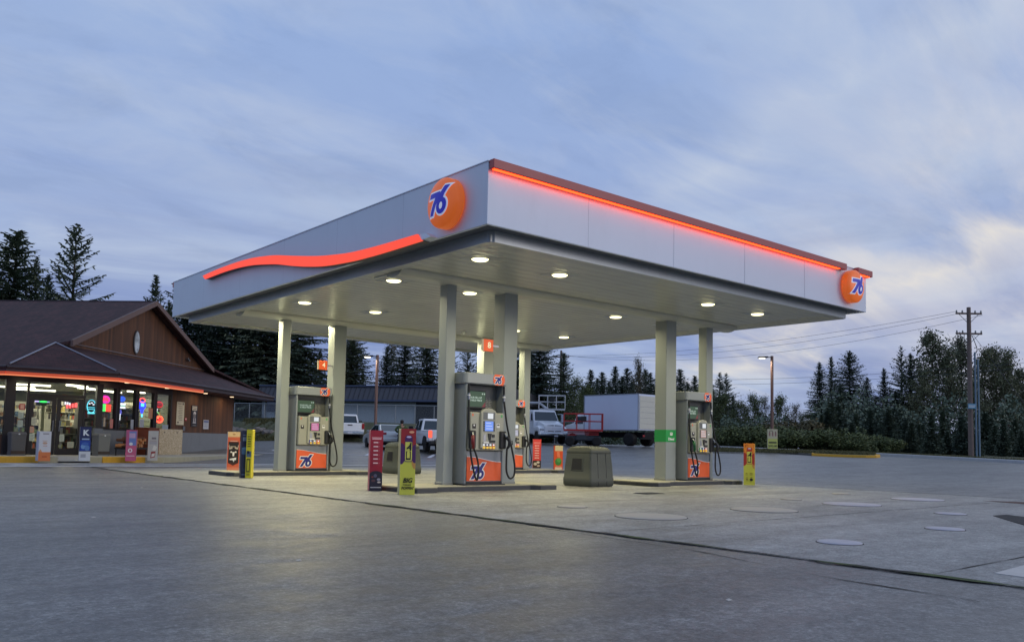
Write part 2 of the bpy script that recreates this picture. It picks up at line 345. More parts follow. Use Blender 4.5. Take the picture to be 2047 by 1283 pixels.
# concrete forecourt slab, with saw-cut joints laid as thin dark strips
cs = MB(); cs.box(7.32, 21.3, -22, 29.2, -.05, .018); struct(cs.build('concrete_forecourt', M_conc))
M_joint = pm('joint_filler', s(38, 37, 34), .9, var=.3, nsc=4)
def moss_mat():
    m = pm('mossy_joint', s(36, 36, 33), .95, var=.3, nsc=5); nt = m.node_tree; b = nt.nodes['Principled BSDF']
    tc = nt.nodes.new('ShaderNodeTexCoord'); n = noisen(nt, tc.outputs['Object'], .8, 5, .7)
    c = ramp(nt, [(.48, (.014, .014, .013)), (.58, (.05, .075, .02)), (.7, (.09, .12, .03))], n); nt.links.new(c, b.inputs['Base Color']); return m
random.seed(4)
def strip(pts, w, z, jit=.3):
    V = []; F = []; P = []
    for (a, b) in zip(pts, pts[1:]):
        L = math.hypot(b[0]-a[0], b[1]-a[1]); n = max(2, int(L/.25))
        for i in range(n): P.append((lerp(a[0], b[0], i/n), lerp(a[1], b[1], i/n)))
    P.append(pts[-1])
    for i, p in enumerate(P):
        a = P[max(0, i-1)]; b = P[min(len(P)-1, i+1)]; t = Vector((b[0]-a[0], b[1]-a[1])).normalized()
        wl = w*(1+random.uniform(-jit, jit)*2); wr = w*(1+random.uniform(-jit, jit)*2)
        for sg, ww in ((1, wl), (-1, wr)):
            x = p[0]-t.y*ww*sg/2; y = p[1]+t.x*ww*sg/2; V.append((x, y, gz(x, y)+z))
    for i in range(len(P)-1): F.append((2*i, 2*i+1, 2*i+3, 2*i+2))
    return V, F
jb = MB()
for Y in (3.2, 7.0, 10.9, 18.9, 26.6): jb.add(*strip([(7.4, Y), (21.25, Y)], .014, .022, .5))
for X in (14.6,): jb.add(*strip([(X, -10), (X, 29)], .014, .022, .5))
struct(jb.build('slab_joints', M_joint))
j2 = MB(); j2.add(*strip([(7.3, -20), (7.3, 29.2)], .075, .026, .55)); struct(j2.build('mossy_slab_edge', moss_mat()))
j3 = MB(); j3.add(*strip([(21.32, -20), (21.32, 29.2)], .06, .026, .5)); j3.add(*strip([(7.3, 29.2), (21.3, 29.2)], .04, .026, .5)); struct(j3.build('slab_edge_seam', M_joint))
# sealed cracks and a patch in the asphalt
ck = MB(); random.seed(11)
for (x, y, h, L) in ((-1.6, 14.5, .3, 4), (4.7, 24, .5, 4)):
    P = [(x, y)]
    for i in range(int(L/.35)):
        h += random.uniform(-.35, .35); P.append((P[-1][0]+math.cos(h)*.35, P[-1][1]+math.sin(h)*.35))
    ck.add(*strip(P, .014, .017, .9))
for q in ([atz(1090, 1058), atz(1400, 1105), atz(1641, 1155), atz(1960, 1206)],): ck.add(*strip([(p.x, p.y) for p in q], .016, .017, .9))
struct(ck.build('asphalt_cracks', M_joint))
M_tar = pm('fresh_tar', s(34, 35, 38), .8, var=.2, nsc=9, bump=.5)
def patch(name, P, z0, z1, m):
    Q = [atz(px, py) for px, py in P]; mb = MB(); mb.prism([(q.x, q.y) for q in Q], z0, z1, 'z'); return struct(mb.build(name, m))
patch('tar_patch', [(1985, 1033), (2012, 1031), (2060, 1037), (2150, 1052), (2110, 1064), (2047, 1052)], .017, .026, M_tar)
patch('pale_patch', [(1988, 1150), (2047, 1134), (2140, 1122), (2230, 1150), (2120, 1172), (2047, 1158)], .017, .024, pm('pale_concrete', s(196, 192, 186), .7, var=.12, nsc=3, dirt=.2))
patch('rust_stain', [(1965, 1002), (2047, 1005), (2140, 1009), (2140, 1012), (2047, 1009)], .017, .022, pm('rusty_joint', s(84, 60, 52), .9, var=.3))
for px, py, lab in ((283, 976, 'small white scrap of litter on the asphalt before the shop'), (597, 1123, 'crumpled pale litter lying in the light pool on the asphalt'), (187, 1036, 'tiny white scrap of litter at the far left of the asphalt'), (1457, 1203, 'tiny white scrap of litter in the right foreground')):
    q = atz(px, py); mb = MB(); mb.add([(-.022, -.012, 0), (.02, -.018, .002), (.026, .012, .006), (-.005, .02, .004), (-.025, .01, .006), (0, 0, .012)], [(0, 1, 5), (1, 2, 5), (2, 3, 5), (3, 4, 5), (4, 0, 5)]); tag(mb.build('litter', fm(196, 190, 180), loc=(q.x, q.y, .014)), lab, 'litter', 'scraps of litter on the asphalt', 'thing')
# white parking stripes in front of the shop
M_line = pm('road_marking', s(205, 206, 210), .7, var=.25, nsc=7, dirt=.35)
ln = MB()
for y, w, x0, x1 in ((31.35, .22, 3.5, 10.2), (30.55, .34, -2, 16), (29.6, .42, -2, 22)): ln.add(*strip([(x0, y), (x1, y)], w, .024, .12))
ln.add(*strip([(3.0, 31.2), (6.4, 29.75)], .2, .026, .1)); ln.add(*strip([(5.0, 31.2), (9.0, 29.75)], .2, .026, .1))
for k in range(7):
    a = xy(560+k*62, 47); b = xy(548+k*62, 43.5); ln.add(*strip([a, b], .22, .024, .1))
a = xy(470, 41); b = xy(640, 42); ln.add(*strip([a, b], .35, .024)); a = xy(690, 43.2); b = xy(742, 43.4); ln.add(*strip([a, b], .3, .024))
struct(ln.build('parking_stripes', M_line))
# kerb line, grass median and far path on the right
def ribbon(name, pts, w0, w1, z0, z1, mat, dz=0):
    mb = MB(); V = []
    for i, p in enumerate(pts):
        a = pts[max(0, i-1)]; b = pts[min(len(pts)-1, i+1)]; t = Vector((b[0]-a[0], b[1]-a[1])).normalized(); n = Vector((t.y, -t.x))
        for w, z in ((w0, z0), (w0, z1), (w1, z1), (w1, z0)):
            x = p[0]+n.x*w; y = p[1]+n.y*w; V.append((x, y, gz(p[0], p[1])+z))
    F = []
    for i in range(len(pts)-1):
        for k in range(4): F.append((4*i+k, 4*i+(k+1) % 4, 4*i+4+(k+1) % 4, 4*i+4+k))
    F += [(0, 1, 2, 3), tuple(range(len(V)-1, len(V)-5, -1))]
    mb.add(V, F); return struct(mb.build(name, mat, bevel=.015))
ribbon('pavement_kerb', WL, -.45, .05, -.2, .17, pm('pale_kerb', s(186, 188, 190), .8, var=.15, nsc=2, dirt=.3))
ribbon('verge_road', WL, -4.4, -.5, -.2, .09, M_grass)
md = MB(); MED = [xy(1350, 57), xy(1430, 56), xy(1544, 55), xy(1627, 51), xy(1700, 49.4), xy(1748, 49.2), xy(1752, 50), xy(1740, 51.2), xy(1683, 54.6), xy(1544, 58.5), xy(1440, 61), xy(1350, 62)]
md.add([(x, y, gz(x, y)+.10) for x, y in MED]+[(x, y, gz(x, y)-.3) for x, y in MED], [tuple(range(12))]+[(i, (i+1) % 12, (i+1) % 12+12, i+12) for i in range(12)]); struct(md.build('grass_median', M_grass))
YC = [xy(p, d) for p, d in ((1627, 51), (1665, 49.9), (1700, 49.3), (1730, 49.0), (1746, 49.0), (1752, 49.5), (1751, 50.2))]
o = ribbon('kerb', YC, -.02, .2, -.1, .155, M_yel); del o['kind']; tag(o, 'long yellow painted kerb round the nose of the grass median', 'kerb')
ribbon('median_kerb', [xy(1350, 57), xy(1430, 56), xy(1544, 55), xy(1626, 51.05)], -.02, .15, -.1, .12, pm('dirty_kerb', s(84, 84, 80), .9, var=.3, nsc=4))
# tank lids
M_lid = pm('lid_concrete', s(178, 172, 160), .7, var=.1, nsc=4, dirt=.2)
M_lid2 = pm('lid_paint', s(184, 181, 187), .6, var=.1, nsc=5, dirt=.3)
LG = 'round lids over the buried fuel tanks'
for x, y, r, mat, lab in ((9.62, 8.17, .52, M_lid, 'large grey tank lid nearest the camera, left of the row on the concrete'),
        (12.45, 8.13, .54, M_lid, 'second large grey tank lid from the left on the concrete'),
        (15.4, 8.15, .52, M_lid2, 'third large tank lid from the left, pale lilac grey'),
        (18.45, 8.28, .52, M_lid2, 'farthest and rightmost of the large pale tank lids'),
        (8.95, 4.88, .24, M_lid2, 'small pale round lid closest to the mossy slab edge'),
        (11.83, 4.95, .24, M_lid2, 'small pale lid to the right, behind the closest small one'),
        (14.8, 6.1, .24, M_lid2, 'small pale lid near the tar patch on the right'),
        (9.9, 10.1, .24, M_lid, 'small yellowish lid left of the plastic waste station'),
        (15.6, 9.55, .2, M_lid, 'small grey lid beyond the second large tank lid'),
        (18.8, 10.2, .2, M_lid, 'small faint lid beyond the farthest large lids')):
    mb = MB(); mb.lathe([(r, .012), (r, .028), (r-.015, .034), (r*.5, .036), (.02, .036)], 40, 0); mb.lathe([(r+.012, .01), (r+.012, .0215), (r+.001, .0215)], 40, 1)
    h = mb.build('tank_lid', [mat, M_joint], loc=(x, y, 0)); tag(h, lab, 'tank lid', LG)
mb = MB(); mb.box(-.3, .3, -.2, .2, .01, .024)
for i in range(9): mb.box(-.27, .27, -.175+i*.042, -.155+i*.042, .024, .031)
tag(mb.build('drain_grate', M_dark, loc=(14.3, 12.2, 0)), 'dark slotted drain grate set in the concrete before the right island', 'drain')
random.seed(8)

# ================================================================== canopy
M_fasL = pm('fascia_panel', s(218, 227, 238), .45, .05, var=.05, nsc=.5, dirt=.10)
M_soff = None
def soffit_mat():
    m = bpy.data.materials.new('soffit_planks'); m.use_nodes = True; nt = m.node_tree; b = nt.nodes['Principled BSDF']
    tc = nt.nodes.new('ShaderNodeTexCoord'); O = tc.outputs['Object']; n = noisen(nt, O, 1.1, 4)
    c = mixc(nt, n, s(176, 178, 170), s(200, 202, 194)); sp = nt.nodes.new('ShaderNodeSeparateXYZ'); nt.links.new(O, sp.inputs[0])
    w = mth(nt, 'FRACT', mth(nt, 'MULTIPLY', sp.outputs[1], 1/.3)); ln = ramp(nt, [(0, (.35,)*3), (.035, (1,)*3), (1, (1,)*3)], w)
    c = mixc(nt, .8, c, ln, 'MULTIPLY'); nt.links.new(c, b.inputs['Base Color']); b.inputs['Roughness'].default_value = .27; b.inputs['Specular IOR Level'].default_value = .7
    bn = nt.nodes.new('ShaderNodeBump'); bn.inputs['Strength'].default_value = .6; bn.inputs['Distance'].default_value = .02
    wv = mth(nt, 'SINE', mth(nt, 'MULTIPLY', sp.outputs[1], 2*math.pi/.3)); hh = mth(nt, 'ADD', mth(nt, 'MULTIPLY', wv, .35), noisen(nt, mapping(nt, O, sc=(.4, 2, 1)), 1.5, 3))
    nt.links.new(hh, bn.inputs['Height']); nt.links.new(bn.outputs[0], b.inputs['Normal']); return m
M_soff = soffit_mat()
CX0, CX1, CY0, CY1, CZ0, CZ1 = 8.68, 21.65, 11.0, 26.55, 4.72, 5.80
canopy = thing('station_canopy', 'large flat grey canopy with orange lit edges over the fuel pumps', 'canopy', (0, 0, 0))
fa = MB(); t = .06
fa.box(CX0, CX0+t, CY0, CY1, CZ0, CZ1); fa.box(CX1-t, CX1, CY0, CY1, CZ0, CZ1)
fa.box(CX0+t, CX1-t, CY0, CY0+t, CZ0, CZ1); fa.box(CX0+t, CX1-t, CY1-t, CY1, CZ0, CZ1)
fo = fa.build('fascia', M_fasL, canopy, bevel=.008)
M_seam = pm('seam_grey', s(176, 184, 196), .6, var=0)  # faint grey for the joint lines between fascia panels
for y in (13.6, 16.2, 18.8, 21.4, 24.0): MB().box(CX0-.0006, CX0+.002, y, y+.005, CZ0+.01, CZ1-.01).build('panel_seam', M_seam, canopy)
for x in (11.1, 13.6, 16.1, 18.6): MB().box(x, x+.005, CY0-.0006, CY0+.002, CZ0+.01, CZ1-.01).build('panel_seam', M_seam, canopy)
cp = MB()   # thin cap along the top edge
for a in ((CX0-.015, CX0+.05, CY0-.015, CY1+.015), (CX1-.05, CX1+.015, CY0-.015, CY1+.015), (CX0+.05, CX1-.05, CY0-.015, CY0+.05), (CX0+.05, CX1-.05, CY1-.05, CY1+.015)):
    cp.box(a[0], a[1], a[2], a[3], CZ1, CZ1+.015)
cp.build('edge_cap', pm('cap_metal', s(222, 230, 240), .4, .1, var=.05), canopy)
dk = MB(); dk.box(CX0+.06, CX1-.06, CY0+.06, CY1-.06, 5.30, 5.36); dk.build('roof_deck', M_colw, canopy)
M_under = pm('gutter_metal', s(92, 98, 108), .5, .2, var=.1, nsc=1, dirt=.3)
gu = MB()  # dark return under the fascia
IX0, IX1, IY0, IY1, SZ = 9.05, 21.33, 11.36, 26.25, 4.55
gu.box(CX0+.03, IX0-.003, CY0+.03, CY1-.03, CZ0+.03, CZ0+.05); gu.box(IX1+.003, CX1-.03, CY0+.03, CY1-.03, CZ0+.03, CZ0+.05)
gu.box(IX0, IX1, CY0+.03, IY0-.003, CZ0+.03, CZ0+.05); gu.box(IX0, IX1, IY1+.003, CY1-.03, CZ0+.03, CZ0+.05); gu.build('gutter', M_under, canopy)
fr = MB()  # inner frame, slightly lower than the fascia, with clipped corners
M_frame = pm('frame_metal', s(168, 174, 176), .32, .3, var=.05, nsc=1, dirt=.2)
fr.box(IX0, IX0+.03, IY0+.1, IY1-.1, SZ, CZ0+.06); fr.box(IX1-.03, IX1, IY0+.1, IY1-.1, SZ, CZ0+.06)
fr.box(IX0+.1, IX1-.1, IY0, IY0+.03, SZ, CZ0+.06); fr.box(IX0+.1, IX1-.1, IY1-.03, IY1, SZ, CZ0+.06)
for cx, cy, sx, sy in ((IX0, IY0, 1, 1), (IX1, IY0, -1, 1), (IX0, IY1, 1, -1), (IX1, IY1, -1, -1)):
    fr.hexa([(cx, cy+.1*sy, SZ), (cx+.1*sx, cy, SZ), (cx+.1*sx, cy+.03*sy, SZ), (cx+.03*sx, cy+.1*sy, SZ)], [(cx, cy+.1*sy, CZ0+.06), (cx+.1*sx, cy, CZ0+.06), (cx+.1*sx, cy+.03*sy, CZ0+.06), (cx+.03*sx, cy+.1*sy, CZ0+.06)])
fr.build('soffit_frame', M_frame, canopy)
so_ = MB(); pr = [(IX0+.03, SZ+.004), (IX0+.25, SZ+.004), (IX0+.45, SZ+.07), (IX1-.45, SZ+.07), (IX1-.25, SZ+.004), (IX1-.03, SZ+.004), (IX1-.03, SZ+.14), (IX0+.03, SZ+.14)]
so_.prism(pr, IY0+.28, IY1-.28, 'y')
so_.prism([(IX0+.03, SZ+.005), (IX1-.03, SZ+.005), (IX1-.03, SZ+.13), (IX0+.03, SZ+.13)], IY0+.031, IY0+.28, 'y'); so_.prism([(IX0+.03, SZ+.005), (IX1-.03, SZ+.005), (IX1-.03, SZ+.13), (IX0+.03, SZ+.13)], IY1-.28, IY1-.031, 'y')
so_.build('soffit', M_soff, canopy)
for yb in (14.95, 22.95):   # rolled beam casing over each row of columns
    b = MB(); P = [(yb+.36*math.cos(q), SZ+.09-.185*math.sin(q)) for q in [math.pi*i/8 for i in range(9)]]
    b.prism(P, IX0+.3, IX1-.3, 'x', sm=True); b.build('beam_cover', M_soff, canopy)
# columns
COLS = [(10.65, 10.90, 14.82, 15.10), (12.24, 12.63, 14.77, 15.16), (17.98, 18.40, 14.77, 15.16), (19.78, 20.08, 14.79, 15.07),
        (10.58, 10.83, 22.77, 23.07), (12.23, 12.63, 22.75, 23.14), (17.98, 18.40, 22.77, 23.16), (19.95, 20.24, 22.9, 23.2)]
for i, (x0, x1, y0, y1) in enumerate(COLS):
    mb = MB(); mb.box(x0, x1, y0, y1, .13, SZ-.05, 0); mb.box(x0-.012, x1+.012, y0-.012, y1+.012, SZ-.05, SZ+.01, 1); mb.box(x0-.01, x1+.01, y0-.01, y1+.01, .13, .19, 2)
    o = mb.build('column', [M_col, M_dark, M_colw], canopy, bevel=.006)
    if i == 2:
        o['label'] = 'grey column with a green Diesel band'
        g = MB(); g.box(x0-.004, x1+.004, y0-.004, y1+.004, 1.17, 1.50, 0); face_text(g, 'Diesel', .10, 18.2, 1.25, y0-.0045, 1, .003)
        g.box(18.15, 18.25, y0-.0065, y0-.0045, 1.35, 1.43, 1); g.box(18.17, 18.21, y0-.0085, y0-.0065, 1.385, 1.415, 0)
        g.build('fuel_band', [fm(20, 150, 70), M_white], o)
# lights
M_lens = em('lamp_lens', (1, .92, .50), 3.4)
for y in (12.86, 15.98, 20.3, 23.42):
    for x in (10.0, 12.14, 17.25, 19.4):
        z = SZ+.07
        mb = MB(); mb.lathe([(.20, 0), (.198, -.008), (.18, -.014), (.17, -.008), (.17, -.005)], 28, 0); mb.box(-.3, .3, -.3, .3, -.004, .0, 1)
        fx = mb.build('ceiling_light', [M_steel, M_frame], canopy, loc=(x, y, z))
        l = MB(); l.lathe([(.168, -.012), (.14, -.034), (.02, -.044)], 24, 0); l.build('lens', M_lens, fx)
        ld = bpy.data.lights.new('canopy_lamp', 'AREA'); ld.shape = 'DISK'; led = (round(x), round(y)) in ((10, 20), (10, 23), (12, 23), (17, 23), (19, 20)); ld.size = .34; ld.energy = 118 if led else 40; ld.color = (1, .90, .52); ld.spread = R_(178 if led else 150)
        lo = bpy.data.objects.new('canopy_lamp', ld); COL.objects.link(lo); lo.location = (x, y, z-.07)
# orange top bar with lit underside, right face (with the gap behind the ball sign) and far face
M_bar = pm('bar_orange', s(178, 88, 84), .45, var=.06, nsc=2)
M_led = em('orange_led', (1, .05, .004), 5.0)
def bar(x0, x1, y0, y1, z0, z1, nm='edge_bar', led=None):
    o = MB().box(x0, x1, y0, y1, z0, z1).build(nm, M_bar, canopy, bevel=.01)
    if led: MB().box(*led).build('light_strip', M_led, o)
bar(CX0+.01, 20.40, CY0-.14, CY0-.018, 5.66, 5.82, led=(CX0+.05, 20.1, CY0-.11, CY0-.05, 5.645, 5.658))
bar(20.98, CX1+.1, CY0-.14, CY0-.018, 5.66, 5.82, led=(21.02, CX1, CY0-.11, CY0-.05, 5.645, 5.658))
bar(CX1+.018, CX1+.14, CY0-.01, CY1-.05, 5.66, 5.82)
bar(CX0+.01, CX1, CY1+.018, CY1+.14, 5.66, 5.82)
# red-orange wave on the left face
top = [(23.62, 5.57), (22.8, 5.595), (21.99, 5.60), (21.1, 5.59), (20.24, 5.55), (19.5, 5.48), (18.84, 5.40), (17.8, 5.22), (16.74, 5.05), (16.0, 4.96), (15.31, 4.895), (14.6, 4.865), (13.98, 4.85), (12.83, 4.84)]
bot = [(23.45, 5.455), (22.6, 5.465), (21.8, 5.46), (21.0, 5.43), (20.22, 5.37), (19.5, 5.28), (18.82, 5.18), (18.05, 5.03), (17.3, 4.90), (16.4, 4.78), (15.29, 4.705), (14.6, 4.685), (13.97, 4.68), (12.67, 4.69)]
def smooth(P, n=6):
    out = []
    for i in range(len(P)-1):
        p0 = P[max(0, i-1)]; p1 = P[i]; p2 = P[i+1]; p3 = P[min(len(P)-1, i+2)]
        for k in range(n):
            t = k/n; out.append(tuple(.5*((2*p1[j])+(-p0[j]+p2[j])*t+(2*p0[j]-5*p1[j]+4*p2[j]-p3[j])*t*t+(-p0[j]+3*p1[j]-3*p2[j]+p3[j])*t**3) for j in range(len(p1))))
    return out+[P[-1]]
T, B = smooth(top), smooth(bot); n = len(T); wv = MB(); wf = MB()
def wavebox(mb, xa, xb, e=0.):
    V = []
    for i in range(n):
        for x, (y, z) in ((xa, T[i]), (xa, B[i]), (xb, B[i]), (xb, T[i])): V.append((x, y, z+(e if (x, z) and False else 0)))
    F = [(4*i+k, 4*i+(k+1) % 4, 4*i+4+(k+1) % 4, 4*i+4+k) for i in range(n-1) for k in range(4)]+[(0, 1, 2, 3), tuple(range(4*n-1, 4*n-5, -1))]
    mb.add(V, F)
wavebox(wv, 8.535, CX0-.003); wo = wv.build('wave_sign', pm('sign_return', s(70, 60, 70), .5, var=.1), canopy)
wavebox(wf, 8.50, 8.534); wf.build('wave_face', em('wave_red', (1, .075, .028), 1.0), wo)
ec = MB(); ec.hexa([(8.505, 12.82, 4.70), (8.505, 12.40, 4.72), (8.675, 12.40, 4.72), (8.675, 12.66, 4.70)], [(8.535, 12.80, 4.835), (8.535, 12.60, 4.83), (8.675, 12.60, 4.83), (8.675, 12.80, 4.835)]); ec.build('end_cap', M_fasL, wo)
# ball signs
M_ball = pm('sign_ball_orange', s(236, 116, 46), .38, var=.07, nsc=2, dirt=.15, emit=(1, .17, .02), es=.30)
M_bw = pm('sign_ball_white', (.8, .8, .82), .4, var=0, emit=(.8, .85, 1), es=.25)
M_bn = pm('sign_ball_blue', s(22, 30, 160), .4, var=0, emit=(.03, .03, .5), es=.3)
def ball(M, r, dy, lx, label):
    mb = MB(); prof = [(r, 0), (r*1.0, .13)]+[(r*math.cos(q)*1.0, .13+.13*math.sin(q)) for q in [i*math.pi/2/9 for i in range(1, 9)]]+[(.02, .26)]
    mb.lathe(prof, 56, 0, M=M @ Matrix.Rotation(R_(90), 4, 'X'))
    o = mb.build('logo_ball', [M_ball], canopy); o['label'] = label
    t = MB(); sz = r*1.14
    def dome(me_pts, lift):
        out = []
        for p in me_pts:
            x, z = p.x, p.z; q = min(1, math.hypot(x, z)/r); out.append(Vector((x, -(.13+.13*math.sqrt(max(0, 1-q*q)))-lift, z)))
        return out
    for P_, mi, k in LOGO:
        me, bm = poly_mesh(P_, sz*.88)
        for _ in range(3): bmesh.ops.subdivide_edges(bm, edges=[e for e in bm.edges if e.calc_length() > .05], cuts=1); bmesh.ops.triangulate(bm, faces=bm.faces)
        bm.to_mesh(me); bm.free(); T_ = Matrix.Translation((lx, 0, 0)) @ FRONT; P = dome([T_ @ v.co for v in me.vertices], .005+.004*k)
        t.add([M @ p for p in P], [tuple(p.vertices) for p in me.polygons], mi)
    t.build('numerals', [M_bw, M_bn], o)
    h = MB(); h.lathe([(r*.93, -.03), (r*.93, 0)], 40, 0, M=M @ Matrix.Rotation(R_(90), 4, 'X')); h.build('halo_ring', em('halo_orange', (1, .14, .03), .5), o)
ball(Matrix.Translation((CX0-.05, 12.02, 5.25)) @ Matrix.Rotation(R_(-90), 4, 'Z'), .45, 0, .06, 'round orange ball with 76 on the left fascia')
ball(Matrix.Translation((20.70, CY0-.05, 5.27)), .425, 0, 0, 'round orange ball with 76 on the right fascia')
# small camera on the soffit edge
mb = MB(); mb.lathe([(.05, 0), (.05, -.05), (.03, -.09), (.005, -.1)], 14); mb.build('camera_dome', M_white, canopy, loc=(16.2, 21.6, SZ+.06))
mb = MB(); mb.box(-.03, .03, -.5, .5, 0, .02); mb.build('access_hatch', M_frame, canopy, loc=(9.35, 15.2, SZ-.018))

# ================================================================== pump islands
M_isl = pm('island_concrete', s(170, 166, 148), .75, var=.12, nsc=3, dirt=.3)
M_iedge = pm('island_steel_edge', s(70, 72, 76), .5, .4, var=.2, nsc=4, dirt=.4)
def island(x0, x1, yc, lab):
    L = (x1-x0)/2; w = .62; W_ = .85; e = .62; c = .22
    out = [(-L, -W_+c), (-L+c*.6, -W_), (-L+e, -W_), (-L+e+.16, -w), (L-e-.16, -w), (L-e, -W_+.05), (L-c*.6, -W_+.05), (L, -W_+c+.05)]
    P = out+[(x, -y) for x, y in out[::-1]]
    t = thing('pump_island', lab, 'kerb island', ((x0+x1)/2, yc, 0), 0, 'raised pump islands')
    MB().prism(P, .0, .112, 'z').build('steel_edge', M_iedge, t, bevel=.01)
    MB().prism([(x*.988, y*.975) for x, y in P], .1125, .13, 'z').build('concrete_top', M_isl, t, bevel=.006)
island(9.38, 13.5, 14.95, 'raised island in front carrying the number 8 pump')
island(16.75, 20.75, 14.95, 'raised island on the right under the diesel column')
island(8.9, 13.4, 22.95, 'raised island on the left carrying the number 4 pump')
island(17.1, 21.6, 22.95, 'raised island at the back, partly hidden behind the front pump')

# ================================================================== dispensers
M_disp = pm('dispenser_grey', s(138, 144, 148), .35, .1, var=.05, nsc=2, dirt=.1)
M_head = pm('dispenser_head', s(162, 162, 150), .45, var=.05, nsc=3, dirt=.08)
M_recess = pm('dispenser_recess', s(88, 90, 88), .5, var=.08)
M_scr = {}
def side(t, cfg, M, back=False):
    A = lambda mb, nm, mats, par=t, bv=0.: mb.build(nm, mats, par, bevel=bv)
    yf = -.40
    # valance face logo
    v = MB(); v.prism([(.34+.165*math.cos(q), 2.3125+max(-.12, min(.12, .165*math.sin(q)))) for q in [2*math.pi*i/32 for i in range(32)]], yf-.056, yf-.053, 'y', 0, M=M); v2 = v
    v2.m = v2.m; logo76(v2, .335, 2.306, yf-.0575, .185, 1, 2, M=M); A(v2, 'valance_logo', [M_orange, M_white, M_navy])
    # lower orange panel with wave top
    P = [(-.475, .09), (.475, .09), (.475, .50)]+[(.475-.95*i/14, .50+.115*(1-math.cos(math.pi*i/14))/2) for i in range(1, 15)]
    lp = MB(); lp.prism([(x, z) for x, z in P], yf-.012, yf-.002, 'y', 0, M=M)
    st = [(.475-.95*i/14, .50+.115*(1-math.cos(math.pi*i/14))/2) for i in range(15)]
    for (a, b), (c, d) in zip(st, st[1:]): lp.hexa([M @ Vector(q) for q in ((a, yf-.015, b-.005), (c, yf-.015, d-.005), (c, yf-.002, d-.005), (a, yf-.002, b-.005))], [M @ Vector(q) for q in ((a, yf-.015, b+.008), (c, yf-.015, d+.008), (c, yf-.002, d+.008), (a, yf-.002, b+.008))], 1)
    lx = -.19 if cfg['hose2'] else -.21
    logo76(lp, -.14, .29, yf-.014, .345, 1, 2, M=M); A(lp, 'lower_panel', [M_orange, M_white, M_navy])
    kp = MB(); kp.box(-.50, .50, yf-.02, yf, .0, .075, M=M); A(kp, 'kick_plate', [M_dark])
    # head console
    hd = MB(); hd.box(-.475, .475, yf-.10, yf+.02, .75, 1.575, 0, M=M); A(hd, 'console', [M_head], bv=.02)
    tm = MB(); pr = [(-.22, .80)]+[(.22, .80)]+[(.22, 1.54)]+[(.22*math.cos(q), 1.54+.13*math.sin(q)) for q in [math.pi*i/12 for i in range(1, 12)]]+[(-.22, 1.54)]
    tm.prism(pr, yf-.155, yf-.09, 'y', 0, M=M)
    o = A(tm, 'payment_terminal', [M_head], bv=.012)
    tc = MB(); y = yf-.1555
    rect(tc, -.165, .165, 1.42, 1.58, y, 0, .002, M=M); rect(tc, -.04, .11, 1.44, 1.56, y-.002, 1, .002, M=M)
    rect(tc, -.165, .165, 1.16, 1.40, y, 2, .003, M=M); A(tc, 'terminal_bezel', [pm('bezel', s(100, 104, 108), .4), em('label_glow', (.9, .95, 1), .75), pm('keys', s(120, 122, 120), .5)], o)
    for k in range(5):
        kk = MB()
    ks = MB()
    for k in range(5):
        rect(ks, -.155, -.125, 1.18+k*.042, 1.205+k*.042, y-.004, 0, .004, M=M); rect(ks, .125, .155, 1.18+k*.042, 1.205+k*.042, y-.004, 0, .004, M=M)
    A(ks, 'soft_keys', [M_dark], o)
    sc = MB(); rect(sc, -.115, .115, 1.175, 1.385, y-.004, 0, .003, M=M)
    for k in range(3): rect(sc, -.09, .05+.03*k, 1.34-k*.06, 1.352-k*.06, y-.0075, 1, .001, M=M)
    A(sc, 'screen', [em('screen_'+cfg['id'], cfg['scr'], .9), em('screen_text', (.8, .85, 1), .8)], o)
    kp2 = MB(); rect(kp2, -.15, -.08, .95, 1.10, y, 0, .003, M=M); kp2.prism([(-.03, 1.12), (.07, 1.12), (.04, .98), (.0, .98)], y-.02, y, 'y', 1, M=M); rect(kp2, .09, .16, 1.04, 1.10, y, 1, .012, M=M); rect(kp2, .02, .17, .93, .975, y, 1, .02, M=M); rect(kp2, -.16, -.02, .91, .94, y, 2, .03, M=M)
    A(kp2, 'card_reader', [M_steel, M_dark, M_white], o)
    # grade buttons
    cols = cfg['grades']; n = len(cols); w = .36/n; gb_ = MB(); mats = []
    for i, c in enumerate(cols):
        x0 = -.18+i*w; mats.append(fm(*c)); rect(gb_, x0+.004, x0+w-.004, .785, .90, y, i, .003, M=M)
    k0 = len(mats); mats += [em('button_yellow', (1, .62, .06), .75), em('button_lit', (.9, .95, 1), 1.0)]
    for i in range(n):
        xc = -.18+(i+.5)*w; disc(gb_, xc+.005, .815, y-.004, .028, k0, 14, .035, .01, M=M); rect(gb_, xc-.02, xc+.022, .862, .888, y-.004, k0+1, .003, M=M)
    A(gb_, 'grade_buttons', mats, o)
    # stickers
    stt = MB(); yy = yf-.101; rect(stt, .255, .345, 1.25, 1.34, yy, 0, .003, M=M); rect(stt, .27, .35, 1.17, 1.235, yy, 1, .002, M=M); rect(stt, -.42, -.32, 1.22, 1.32, yy, 2, .002, M=M); disc(stt, -.37, 1.29, yy-.0025, .02, 0, 10, M=M); rect(stt, -.43, -.39, 1.49, 1.54, yy, 3, .002, M=M); rect(stt, .37, .42, 1.48, 1.54, yy, 4, .002, M=M)
    rect(stt, .27, .335, 1.30, 1.325, yy-.003, 2, .002, M=M); A(stt, 'stickers', [M_white, pm('pic', s(170, 170, 160), .5), fm(40, 34, 34), fm(220, 110, 70), fm(90, 170, 100)])
    # upper video screen + notices on the recess wall
    vs = MB(); vs.box(-.46, .10, yf+.10, yf+.16, 1.66, 2.06, 0, M=M); A(vs, 'video_frame', [M_dark], bv=.01)
